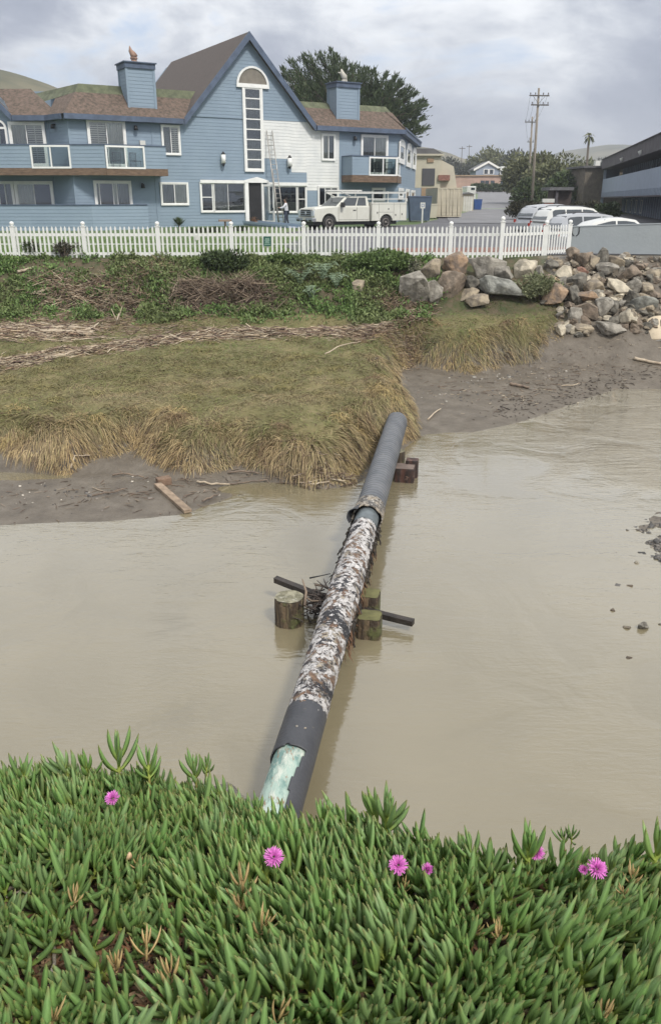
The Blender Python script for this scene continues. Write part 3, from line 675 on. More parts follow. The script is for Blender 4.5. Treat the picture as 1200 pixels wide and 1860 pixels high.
    for x0, x1, yt, yb, ysp in ((723.5, 733, 253, 290, 262), (737, 745, 260, 297, 268), (748, 754, 268, 301, 275)):
        a0, a1 = FR.U(x0, 275), FR.U(x1, 280); zb_ = FR.Z((x0 + x1) / 2, yb); zsp = FR.Z((x0 + x1) / 2, ysp)
        arch_window(FR, a0, a1, zb_ - .3, zsp, w=.34, ry=FR.Z((x0 + x1) / 2, yt) - zsp)
    for x0, x1, yt, yb in ((722.5, 730.5, 341, 362), (735, 741.5, 343, 366), (745, 751.5, 345, 374)):
        a0, a1 = FR.U(x0, 350), FR.U(x1, 350); window(FR, a0, a1, FR.Z(x0, yb), FR.Z(x0, yt), cols=(), back=('dark',), w=.2)
    # -------- balconies
    def rail_run(fr, u0, u1, v, z0, z1, mat_=M_blue, gl=None, nm='balcony_wall'):
        """solid clapboard parapet with an optional framed glass bay gl = (ua, ub)"""
        segs = [(u0, u1)] if not gl else [(u0, gl[0]), (gl[1], u1)]
        b = MB()
        for a, c in segs:
            if c - a > .05: siding(b, fr, z0, z1, a, c, v); b.box(fr, a, c, v - .12, v - .001, z0, z1)
        if b.v: po = mk(b, nm, mat_, house)
        b = MB(); b.box(fr, u0, u1, v - .16, v + .05, z1, z1 + .06); mk(b, 'parapet_cap', M_trimblue, house)
        if gl:
            b = MB(); trim_rect(b, fr, gl[0], gl[1], z0 - .03, z1 - .01, .10, v - .05, v + .07); b.box(fr, (gl[0] + gl[1]) / 2 - .04, (gl[0] + gl[1]) / 2 + .04, v - .03, v + .05, z0 + .07, z1 - .11)
            go = mk(b, 'glass_frame', M_white, house)
            for a, c in ((gl[0] + .1, (gl[0] + gl[1]) / 2 - .04), ((gl[0] + gl[1]) / 2 + .04, gl[1] - .1)):
                p = MB(); p.box(fr, a, c, v, v + .012, z0 + .07, z1 - .11); mk(p, 'glass_panel', M_bglass, go)
    d = 1.4; z1 = F.Z(245, 265, d); z0 = F.Z(245, 306, d); zb = F.Z(245, 319, d)
    uc = F.U(191, 285, d); ue = F.U(302, 285, d)
    FB = Frame(F.w(uc, d, 0), 0.0, ZB)
    rail_run(F, uc, ue, d, z0, z1, gl=(F.U(192, 285, d), F.U(263, 285, d)))
    g0_, g1_ = FB.U(57, 286), FB.U(129, 286)
    rail_run(FB, -9.5, 0, 0, z0, z1, gl=(g0_, g1_))
    b = MB(); b.box(Frame(F.w(ue, d, 0), F.a + PI / 2, ZB), 0, d, -.12, 0, z0, z1); mk(b, 'balcony_wall', M_blue, house)
    b = MB(); b.box(F, uc, ue + .05, d - .15, d + .04, zb, z0 - .005); b.box(FB, -9.5, 0, -.15, .04, zb, z0 - .005); b.box(Frame(F.w(ue, d, 0), F.a + PI / 2, ZB), 0, d, -.15, .04, zb, z0 - .005); mk(b, 'balcony_beam', M_beam, house)
    b = MB(); b.prism([FB.w(-9.5, -.15, z0 - .2), FB.w(0, -.15, z0 - .2), F.w(ue, d - .15, z0 - .2), F.w(ue, 0, z0 - .2), F.w(0, 0, z0 - .2), FL.w(0, 0, z0 - .2), FL.w(-9, 0, z0 - .2)], (0, 0, .18)); mk(b, 'balcony_floor', M_beam, house)
    # patio walls below
    d2 = 1.5; zp = F.Z(220, 373, d2); up = F.U(167, 385, d2); uq = F.U(269, 385, d2); FP = Frame(F.w(up, d2, 0), 0.0, ZB)
    b = MB(); siding(b, F, -.3, zp, up, uq, d2); b.box(F, up, uq, d2 - .12, d2 - .001, -.3, zp); siding(b, FP, -.3, zp, -10, 0); b.box(FP, -10, 0, -.12, -.001, -.3, zp); b.box(Frame(F.w(uq, d2, 0), F.a + PI / 2, ZB), 0, d2, -.12, 0, -.3, zp); mk(b, 'patio_wall', M_blue, house)
    b = MB(); b.box(F, up, uq, d2 - .15, d2 + .05, zp, zp + .06); b.box(FP, -10, 0, -.15, .05, zp, zp + .06); mk(b, 'parapet_cap', M_trimblue, house)
    # right balcony wraps the corner
    d = 1.35; z1 = F.Z(660, 284, d); z0 = F.Z(660, 318, d); zb = F.Z(660, 331, d); ua, ub = F.U(639, 300, d), F.U(720.5, 300, d)
    rail_run(F, ua, ub, d, z0, z1, gl=(F.U(669.5, 300, d), ub - .02))
    b = MB(); Fs = Frame(F.w(ua, d, 0), F.a - PI / 2, ZB); siding(b, Fs, z0, z1, -d, 0); b.box(Fs, -d, 0, -.12, -.001, z0, z1); mk(b, 'balcony_wall', M_blue, house)
    b = MB(); b.box(Fs, -d, 0, -.16, .05, z1, z1 + .06); mk(b, 'parapet_cap', M_trimblue, house)
    cn = F.w(ub, d, 0); FS = Frame(cn, math.radians(81.5), ZB); LS = 15.0
    b = MB(); n = 6
    for i in range(n + 1): b.box(FS, LS * i / n - .06, LS * i / n + .06, -.06, .06, z0, z1)
    b.box(FS, 0, LS, -.05, .05, z1 - .1, z1 + .05); b.box(FS, 0, LS, -.05, .05, z0, z0 + .1); go = mk(b, 'glass_frame', M_white, house)
    for i in range(n): p = MB(); p.box(FS, LS * i / n + .07, LS * (i + 1) / n - .07, -.006, .006, z0 + .1, z1 - .1); mk(p, 'glass_panel', M_bglass, go)
    b = MB(); b.box(F, ua, ub, d - .15, d + .04, zb, z0 - .005); b.box(FS, 0, LS, -.1, .06, zb, z0 - .005); b.box(Fs, -d, 0, -.15, .04, zb, z0 - .005); mk(b, 'balcony_beam', M_beam, house)
    b = MB(); b.prism([F.w(ua, d - .15, z0 - .2), F.w(ub, d - .15, z0 - .2), FS.w(LS, -.1, z0 - .2), FR.w(LR, 0, z0 - .2), F.w(UR, 0, z0 - .2), F.w(ua, 0, z0 - .2)], (0, 0, .18)); mk(b, 'balcony_floor', M_beam, house)
build_house()
# ---------------------------------------------------------------- picket fence
M_vinyl = mat('white_vinyl', (.80, .80, .77), .45, .05, 2, col2=(.72, .73, .70))
def build_fence():
    fy = 29.0
    P = []
    for px in (-103, 30, 157, 290, 422, 552, 686, 816): p = ony(px, 470, fy); P.append(Vector((p.x, fy, 0)))
    for px, y in ((908, 28.6), (987, 29.6), (1029, 30.5)): p = ony(px, 470, y); P.append(Vector((p.x, y, 0)))
    for p in P: p.z = 3.10 if p.x < 4.5 else 3.12
    root = thing('picket_fence', (P[0].x, P[0].y, 3.1), 'white vinyl picket fence with ball-topped posts along the top of the bank', 'fence')
    # picket mesh
    m = MB(); I = ID; w = .030; m.add([( -w, -.011, 0), (w, -.011, 0), (w, .011, 0), (-w, .011, 0), (-w, -.011, .94), (w, -.011, .94), (w, .011, .94), (-w, .011, .94), (0, -.011, 1.0), (0, .011, 1.0)],
        [(0, 3, 2, 1), (0, 1, 5, 4), (1, 2, 6, 5), (2, 3, 7, 6), (3, 0, 4, 7), (4, 5, 8), (6, 7, 9), (5, 6, 9, 8), (7, 4, 8, 9)])
    pk = bpy.data.meshes.new('picket'); pk.from_pydata(m.v, [], m.f); pk.materials.append(M_vinyl)
    pm = MB(); pm.box(I, -.065, .065, -.065, .065, -.45, 1.06); pm.box(I, -.08, .08, -.08, .08, 1.06, 1.085)
    pm.rev((0, 0, 1.085), [(.03, 0), (.035, .015), (.068, .045), (.075, .08), (.06, .115), (.03, .135), (.004, .14)], 12)
    po = bpy.data.meshes.new('post'); po.from_pydata(pm.v, [], pm.f); po.materials.append(M_vinyl)
    rm = MB(); rm.box(I, 0, 1, -.026, .026, -.045, .045); rl = bpy.data.meshes.new('rail'); rl.from_pydata(rm.v, [], rm.f); rl.materials.append(M_vinyl)
    for i, p in enumerate(P):
        h = 1.0 if i != 8 else 1.12
        inst(po, 'post', root, Matrix.Translation(p) @ Matrix.Rotation(R.uniform(-.01, .01), 4, 'X') @ Matrix.Diagonal((1, 1, h, 1)))
    for a, b in zip(P, P[1:]):
        d = b - a; L = d.length; ang = math.atan2(d.y, d.x); rot = Matrix.Rotation(ang, 4, 'Z')
        n = max(6, int(round(L / .152)))
        for z in (.19, .80):
            inst(rl, 'rail', root, Matrix.Translation(a + Vector((0, 0, z)) + d * (.065 / L)) @ rot @ Matrix.Rotation(-math.asin(d.z / L), 4, 'Y') @ Matrix.Diagonal((L - .13, 1, 1, 1)))
        if a.x < -2:
            inst(rl, 'rail', root, Matrix.Translation(a + Vector((0, .05, .50)) + d * (.065 / L)) @ rot @ Matrix.Diagonal((L - .13, .6, .35, 1)))
        nr = Vector((d.y, -d.x, 0)).normalized() * .040
        for k in range(1, n):
            p = a + d * (k / n)
            inst(pk, 'picket', root, Matrix.Translation(p + nr + Vector((0, 0, .07 + R.uniform(-.006, .006)))) @ rot @ Matrix.Rotation(R.uniform(-.012, .012), 4, 'Y'))
    # green notice hung on the pickets
    p = ony(485.5, 438, fy - .08); F = Frame((p.x, p.y), 0, p.z)
    s = thing('fence_sign', (p.x, p.y, p.z), 'small dark green notice plate with pale lettering on the picket fence', 'sign')
    b = MB(); b.box(F, -.125, .125, 0, .008, -.155, .15); mk(b, 'plate', mat('sign_green', (.02, .10, .07), .5, .1, 3), s)
    b = MB()
    for z, w_ in ((.085, .06), (.05, .075), (.015, .085), (-.02, .06), (-.055, .08), (-.105, .09)):
        x = -w_
        while x < w_: l = R.uniform(.015, .035); b.box(F, x, min(x + l, w_), .0085, .0105, z - .009, z + .009); x += l + .010
    mk(b, 'lettering', mat('sign_text', (.45, .62, .52), .6, .1, 3), s)
    p = ony(358, 432, fy - .08); F = Frame((p.x, p.y), 0, p.z); b = MB(); b.box(F, -.06, .06, 0, .008, -.07, .08); b.cyl(F.w(0, .008, .05), F.w(0, .014, .05), .006, 6); tag(mk(b, 'fence_plate', M_slat), 'small blank white plate fixed on the picket fence', 'sign')
build_fence()

# ---------------------------------------------------------------- retaining wall on the right
M_gwall = mat('grey_painted_wall', (.34, .37, .38), .8, .08, .6, bump=.2, bscale=8, col2=(.30, .33, .345))
def build_grey_wall():
    a = ony(1027, 470, 30.65); b = ony(1210, 470, 29.6); a = Vector((a.x, a.y, 0)); d = Vector((b.x - a.x, b.y - a.y, 0)); b2 = a + d * 3.2
    F = Frame((a.x, a.y), math.atan2(d.y, d.x), 0); L = (b2 - a).length; z0 = 2.6
    za = F.Z(1035, 412.5); zb_ = F.Z(1195, 407)
    root = thing('rendered_wall', (a.x, a.y, z0), 'smooth pale grey rendered wall behind the boulders at the end of the picket fence', 'wall')
    ua, ub = F.U(1035, 412), F.U(1195, 407); top = lambda u: za + (zb_ - za) * min((u - ua) / (ub - ua), 1.3)
    m = MB(); us = [0, L * .2, L * .4, L]
    for u0, u1 in zip(us, us[1:]): m.fprism(F, [(u0, z0 - .2), (u1, z0 - .2), (u1, top(u1)), (u0, top(u0))], -.2, 0)
    mk(m, 'wall', M_gwall, root)
    m = MB()
    for u0, u1 in zip(us, us[1:]): m.fprism(F, [(u0 - .001, top(u0)), (u1, top(u1)), (u1, top(u1) + .03), (u0 - .001, top(u0) + .03)], -.22, .015)
    mk(m, 'coping', M_gwall, root)
    u, z = F.px(1044.5, 421); m = MB()
    for sg in (-1, 1):
        m.tube([F.w(u + sg * .115, .012, z + .13), F.w(u + sg * .125, .012, z + .04), F.w(u + sg * .11, .012, z - .06), F.w(u + sg * .06, .012, z - .125)], [.014, .018, .02, .012], 6)
        m.box(F, u + sg * .115 - .02, u + sg * .115 + .02, .002, .014, z + .10, z + .15)
        m.box(F, u + sg * .05 - .02, u + sg * .05 + .02, .002, .014, z - .14, z - .115)
    mk(m, 'painted_emblem', M_black, root)
build_grey_wall()

# ---------------------------------------------------------------- vehicles
M_vwhite = mat('white_car_paint', (.62, .62, .59), .3, .05, .8, spec=.5, coat=.6)
M_vcream = mat('dusty_white_paint', (.66, .66, .60), .38, .12, 1.1, spec=.5, coat=.4, col2=(.58, .575, .51))
M_vglass = mat('tinted_glass', (.035, .045, .055), .05, .2, 1, spec=.9)
M_tyre = mat('tyre_rubber', (.025, .025, .025), .85, .2, 5)
M_rim = mat('dusty_rim', (.28, .25, .23), .45, .25, 5, metal=.5)
M_trim = mat('black_trim', (.03, .03, .032), .5, .2, 5)
M_chrome = mat('chrome', (.55, .56, .58), .22, .1, 3, metal=.9)
M_lamp = mat('lamp_lens', (.62, .66, .70), .12, .1, 3, spec=.9)
M_red = mat('red_lens', (.35, .03, .02), .2, .1, 3, spec=.8)
def wheel(root, c, ax, r=.39, w=.26):
    """ax: outward axle direction"""
    ax = Vector(ax).normalized(); up = Vector((0, 0, 1)); sd_ = ax.cross(up)
    b = MB(); b.rev(c, [(r * .60, -w / 2), (r * .92, -w / 2), (r, -w / 2 + .04), (r, w / 2 - .04), (r * .92, w / 2), (r * .60, w / 2)], 22, (sd_, up, ax)); t = mk(b, 'wheel', M_tyre, root)
    b = MB(); b.rev(c, [(r * .60, w / 2 - .06), (r * .60, w / 2 + .005), (r * .52, w / 2 + .01), (r * .48, w / 2 - .05), (r * .16, w / 2 - .02), (r * .15, w / 2 + .03), (r * .05, w / 2 + .035)], 20, (sd_, up, ax))
    for k in range(8):
        a = 2 * PI * k / 8; d = sd_ * math.cos(a) + up * math.sin(a); n = ax.cross(d)
        p = Vector(c) + ax * (w / 2 - .03); b.prism([p + d * r * .17 - n * .03, p + d * r * .17 + n * .03, p + d * r * .5 + n * .022, p + d * r * .5 - n * .022], ax * .03)
    mk(b, 'rim', M_rim, t)
def build_truck():
    # front-left corner anchor: faces left and towards the viewer
    ang = math.radians(31)
    gz = 3.24
    p = ony(598, 418, 53.2)      # front wheel
    F = Frame((p.x, p.y), ang, gz)       # u points from nose to tail along the near side, v out to the viewer
    root = thing('utility_truck', (p.x, p.y, gz), 'white crew pickup with service body and ladder rack parked before the inn', 'truck')
    W2 = 2.03
    # side profile of hood and cab in (u,z); front axle at u=0
    body = [(-1.02, .52), (-1.05, .98), (-.98, 1.22), (-.80, 1.27), (.55, 1.36), (.62, 1.36), (2.98, 1.36), (2.98, .50), (.56, .50)]
    for k in range(9):
        a = math.pi * (.02 + .96 * k / 8); body.append((.0 + .52 * math.cos(a), .46 + .52 * math.sin(a)))
    b = MB(); b.fprism(F, body, -W2, 0); bo = mk(b, 'body', M_vcream, root, bevel=.035)
    # hood bulge
    b = MB(); b.add([F.w(-.92, -.25, 1.25), F.w(.55, -.2, 1.36), F.w(.55, -W2 + .2, 1.36), F.w(-.92, -W2 + .25, 1.25), F.w(-.80, -.38, 1.32), F.w(.50, -.34, 1.41), F.w(.50, -W2 + .34, 1.41), F.w(-.80, -W2 + .38, 1.32)],
                    [(0, 1, 5, 4), (1, 2, 6, 5), (2, 3, 7, 6), (3, 0, 4, 7), (4, 5, 6, 7)]); mk(b, 'hood', M_vcream, root, bevel=.02)
    # greenhouse loft: windscreen raked, roof narrower than the beltline
    i = .17
    gb = [F.w(.50, -.03, 1.36), F.w(2.95, -.03, 1.36), F.w(2.95, -W2 + .03, 1.36), F.w(.50, -W2 + .03, 1.36)]
    gt = [F.w(1.28, -i, 1.96), F.w(2.86, -i, 1.98), F.w(2.86, -W2 + i, 1.98), F.w(1.28, -W2 + i, 1.96)]
    b = MB(); b.add(gb + gt, [(0, 1, 5, 4), (1, 2, 6, 5), (2, 3, 7, 6), (3, 0, 4, 7), (4, 5, 6, 7)]); mk(b, 'cab', M_vcream, root, bevel=.05)
    def on(q4, s, t): a = q4[0].lerp(q4[1], s); c = q4[3].lerp(q4[2], s); return a.lerp(c, t)
    def pane(q4, s0, s1, t0, t1, nm='window', m_=M_vglass, sl=0.0, sl1=0.0, off=.008):
        n = (q4[1] - q4[0]).cross(q4[3] - q4[0]).normalized()
        b = MB(); b.prism([on(q4, s0, t0) + n * .0, on(q4, s1, t0), on(q4, s1 - sl1, t1), on(q4, s0 + sl, t1)], n * off * 1.0)
        return mk(b, nm, m_, root)
    side = [gb[0], gb[1], gt[1], gt[0]]
    n = (side[1] - side[0]).cross(side[3] - side[0]).normalized()
    pane(side, .10, .56, .10, .86, sl=.0); pane(side, .60, .90, .10, .86)
    scr = [gb[3], gb[0], gt[0], gt[3]]; pane(scr, .05, .95, .08, .90, 'windscreen')
    bk = [gb[1], gb[2], gt[2], gt[1]]; pane(bk, .1, .9, .15, .85, 'rear_window')
    # doors: seam strips, handle, mirror
    b = MB()
    for u in (.66, 2.0, 2.93): b.box(F, u - .008, u + .008, .0, .006, .62, 1.34)
    b.box(F, .66, 2.93, .0, .005, .60, .615); mk(b, 'door_seam', M_trim, root)
    b = MB(); b.box(F, 1.72, 1.92, .0, .03, 1.14, 1.18); mk(b, 'door_handle', M_trim, root)
    b = MB(); b.box(F, .78, .98, .04, .26, 1.33, 1.62); b.box(F, .82, .90, -.02, .05, 1.40, 1.44); mk(b, 'mirror', M_trim, root, bevel=.03)
    # nose
    G = Frame(F.w(-1.055, 0, 0), ang - PI / 2, gz)     # faces forward; u runs back from far side: use u in [-W2.. 0]
    Gw = lambda u, v, z: F.w(-1.05 - v, -u, z)
    class GF:  # frontal frame: u across (0 near side .. W2 far side), v forward
        @staticmethod
        def w(u, v, z): return Gw(u, v, z)
    b = MB(); b.box(GF, .36, W2 - .36, -.03, .03, .80, 1.20); gr = mk(b, 'grille', M_trim, root)
    b = MB()
    for z in (.86, .98, 1.10): b.box(GF, .38, W2 - .38, .031, .055, z - .018, z + .018)
    for u in (.36, W2 - .40): b.box(GF, u, u + .04, .031, .055, .80, 1.20)
    b.cyl(Gw(W2 / 2, .03, 1.0), Gw(W2 / 2, .07, 1.0), .10, 14); mk(b, 'grille_bar', M_chrome, gr)
    for u in (.03, W2 - .34):
        b = MB(); b.box(GF, u, u + .31, -.08, .035, .84, 1.14); mk(b, 'headlight', M_lamp, root, bevel=.02)
    b = MB(); b.box(GF, -.02, W2 + .02, -.1, .16, .50, .72); bu = mk(b, 'bumper', M_chrome, root, bevel=.03)
    b = MB(); b.box(GF, .10, .42, .161, .17, .52, .62); b.box(GF, W2 - .42, W2 - .10, .161, .17, .52, .62); b.box(GF, .6, W2 - .6, .161, .17, .51, .60); mk(b, 'air_intake', M_trim, bu)
    b = MB(); b.box(GF, W2 / 2 - .16, W2 / 2 + .16, .172, .18, .60, .72); mk(b, 'number_plate', M_slat, bu)
    b = MB(); b.box(F, -1.0, 5.2, -W2 + .25, -.25, .30, .52); mk(b, 'chassis', M_trim, root)
    # service body with arch and lockers
    s0, s1 = 3.06, 5.78; ra = 4.02 + .18
    prof = [(s0, 1.60), (s1, 1.60), (s1, .52), (ra + .52, .52)]
    for k in range(9):
        a = math.pi * (.02 + .96 * k / 8); prof.append((ra + .50 * math.cos(a), .46 + .46 * math.sin(a)))
    prof += [(ra - .52, .52), (s0, .52)]
    b = MB(); b.fprism(F, prof, -.55, .06); b.fprism(F, prof, -W2 - .06, -W2 + .50); b.box(F, s0, s1, -W2 + .5, -.55, .85, .95); sb = mk(b, 'service_body', M_vcream, root, bevel=.02)
    b = MB()
    for u in (s0 + .02, 3.62, ra + .56, 5.25, s1 - .02): b.box(F, u - .008, u + .008, .061, .067, .6, 1.55)
    b.box(F, s0, s1, .061, .067, 1.50, 1.515); b.box(F, 3.62, ra + .56, .061, .067, 1.02, 1.035); mk(b, 'locker_seam', mat('seam_grey', (.2, .2, .18), .7, .1, 3), sb)
    for u, z in ((3.50, 1.0), (4.35, 1.22), (4.9, .86), (5.4, .9)):
        b = MB(); b.box(F, u - .03, u + .03, .061, .08, z - .05, z + .05); mk(b, 'locker_latch', M_trim, sb)
    b = MB(); b.box(F, s1 + .0, s1 + .04, -.2, -.05, .9, 1.1); mk(b, 'tail_light', M_red, root)
    # ladder rack
    b = MB(); zr = 2.16
    for v in (-.02, -W2 + .02):
        b.box(F, .9, s1, v - .04, v + .04, zr - .03, zr + .05); b.box(F, s0, s1, v - .03, v + .03, 1.78, 1.84)
        for u in (s0 + .1, s1 - .06): b.box(F, u - .03, u + .03, v - .03, v + .03, 1.6, zr - .03)
    for u in (.95, 2.1, s0 + .1, 4.4, s1 - .06): b.box(F, u - .025, u + .025, -W2 + .02, -.06, zr + .051, zr + .10)
    for v in (-.05, -W2 + .05): b.cyl(F.w(1.0, v, zr), F.w(1.55, v, 1.98), .03, 6)
    mk(b, 'ladder_rack', M_vwhite, root)
    b = MB()
    for v in (-.55, -.9): b.box(F, .2, 2.7, v - .03, v + .03, zr + .10, zr + .18)
    for k in range(9): b.box(F, .3 + k * .28, .34 + k * .28, -.87, -.58, zr + .12, zr + .15)
    tag(mk(b, 'roof_ladder', M_vwhite), 'white ladder lying flat on the truck rack above the cab', 'ladder')
    wheel(root, F.w(0, -.14, .42), F.v, .42, .27); wheel(root, F.w(0, -W2 + .14, .42), -F.v, .42, .27)
    wheel(root, F.w(ra, -.14, .42), F.v, .42, .27); wheel(root, F.w(ra, -W2 + .14, .42), -F.v, .42, .27)
build_truck()

def build_car(px, py, Y, gz, ang, L, H, label, paint, suv=True, rails=True, nose=1):
    """parked car: px,py = sight line of the roof centre"""
    d = ray(px, py); p = CAMP + d * (Y / d.y)
    F = Frame((p.x, p.y), ang, gz); W_ = 1.84; v0 = W_ / 2
    root = thing('parked_car', (p.x, p.y, gz), label, 'car', 'cars parked behind the grey wall')
    h = L / 2; bl = H * .60
    low = [(-h, .42), (-h + .02, .78), (-h + .12, bl - .12), (-h + .25, bl), (h - 1.15, bl - .02), (h - .3, bl - .18), (h - .02, .72), (h, .42), (h - .2, .25), (-h + .2, .25)]
    if not suv: low[3] = (-h + .5, bl - .03)
    low = [(u * nose, z) for u, z in low]
    b = MB(); b.fprism(F, low, -v0, v0); mk(b, 'body', paint, root, bevel=.06)
    # rounded greenhouse as a loft of ribs
    if suv: prof = [(-h + .12, bl), (-h + .34, H * .86), (-h + .62, H * .965), (-h + 1.3, H), (-.1, H * .995), (.42, H * .95), (h - 1.2, bl - .01)]
    else: prof = [(-h + .45, bl), (-h + 1.0, H * .88), (-h + 1.7, H * .985), (-.1, H), (.45, H * .95), (h - 1.25, bl - .01)]
    b = MB(); rows = []
    for (u, z) in prof:
        t = (z - bl) / (H - bl); half = v0 - .03 - .24 * t; rows.append([F.w(u * nose, s_ * half, z) for s_ in (-1, -.8, 0, .8, 1)])
        for k in (1, 3): pass
        rows[-1][1] = F.w(u * nose, -.72 * half, z + .02 * t); rows[-1][3] = F.w(u * nose, .72 * half, z + .02 * t); rows[-1][2] = F.w(u * nose, 0, z + .045 * t)
    vs = [p_ for r_ in rows for p_ in r_]; k = len(b.v); fs = []
    for i in range(len(rows) - 1):
        for j in range(4): a = i * 5 + j; fs.append((a, a + 1, a + 6, a + 5))
    n_ = len(rows)
    fs.append(tuple(i * 5 for i in range(n_))); fs.append(tuple(i * 5 + 4 for i in range(n_))[::-1])
    b.add(vs, fs, True); gh = mk(b, 'cabin', paint, root)
    # side windows follow the profile, split by pillars
    def top(u):
        for (a, za), (c, zc_) in zip(prof, prof[1:]):
            if a <= u <= c: return za + (zc_ - za) * (u - a) / (c - a)
        return bl
    def hv(z): return v0 - .03 - .24 * (z - bl) / (H - bl) + .006
    cuts = [(-h + .52, -h + 1.25), (-h + 1.33, -h + 2.2), (-h + 2.28, h - 1.55)] if suv else [(-h + .95, -h + 1.9), (-h + 1.98, h - 1.6)]
    for s_ in (1, -1):
        for a, c in cuts:
            m = 6; pts = [(a + (c - a) * i / m, min(top(a + (c - a) * i / m) - .09, H * .93)) for i in range(m + 1)]
            pts = [(u, max(z, bl + .05)) for u, z in pts]
            poly = [F.w(a * nose, s_ * hv(bl + .04), bl + .04), F.w(c * nose, s_ * hv(bl + .04), bl + .04)] + [F.w(u * nose, s_ * hv(z), z) for u, z in pts[::-1]]
            w_ = MB(); w_.prism(poly, F.v * s_ * .006); mk(w_, 'window', M_vglass, root)
    # screens
    for (a, za), (c, zc_) in ((prof[0], prof[2]), (prof[-1], prof[-3])):
        sgn = -1 if a < c else 1
        A, C = Vector((a, za)), Vector((c, zc_)); p0, p1 = A.lerp(C, .14), A.lerp(C, .86)
        w_ = MB(); w_.prism([F.w(p0.x * nose, -hv(p0.y) + .1, p0.y), F.w(p0.x * nose, hv(p0.y) - .1, p0.y), F.w(p1.x * nose, hv(p1.y) - .1, p1.y + .02), F.w(p1.x * nose, -hv(p1.y) + .1, p1.y + .02)], F.u * nose * sgn * .05 + Vector((0, 0, .03))); mk(w_, 'windscreen' if sgn > 0 else 'rear_window', M_vglass, root)
    if rails:
        for s_ in (-1, 1):
            r_ = MB(); hh = v0 - .34; r_.tube([F.w((-h + .8) * nose, s_ * hh, H + .01), F.w((-h + 1.0) * nose, s_ * hh, H + .07), F.w(-.2 * nose, s_ * hh, H + .07), F.w(.1 * nose, s_ * hh, H + .0)], .018, 6); mk(r_, 'roof_rail', M_trim, root)
    for s_ in (-1, 1):
        r_ = MB(); r_.box(F, *sorted(((h - 1.62) * nose, (h - 1.48) * nose)), *sorted((s_ * (v0 - .02), s_ * (v0 + .2))), bl, bl + .16); mk(r_, 'mirror', paint, root, bevel=.03)
        r_ = MB(); r_.box(F, *sorted(((-h - .005) * nose, (-h + .12) * nose)), *sorted((s_ * (v0 + .004), s_ * (v0 - .10))), bl - .26, bl - .10); mk(r_, 'tail_light', M_red, root)
        for u in (-h + .85, h - .9): wheel(root, F.w(u * nose, s_ * (v0 - .10), .34), F.v * s_, .34, .22)
M_silver = mat('silver_paint', (.42, .43, .45), .3, .06, 1, metal=.3, coat=.5)
M_greyp = mat('grey_paint', (.20, .22, .26), .3, .06, 1, metal=.3, coat=.5)
build_car(1125, 384, 37.5, 2.75, .10, 4.7, 1.52, 'low white hatchback nearest the grey wall, long side window facing the creek', M_vwhite, False, False, 1)
build_car(1085, 381, 42.0, 2.75, .18, 4.75, 1.62, 'pale estate with roof rails between two white cars', M_silver, True, True, 1)
build_car(1052, 380, 46.5, 2.85, .25, 5.0, 1.80, 'tall white car with black rear glass behind the grey wall', M_vwhite, True, True, 1)
build_car(1014, 380, 51.5, 2.95, .35, 4.9, 1.78, 'silver car farthest back beside the dark bush', M_silver, True, False, 1)

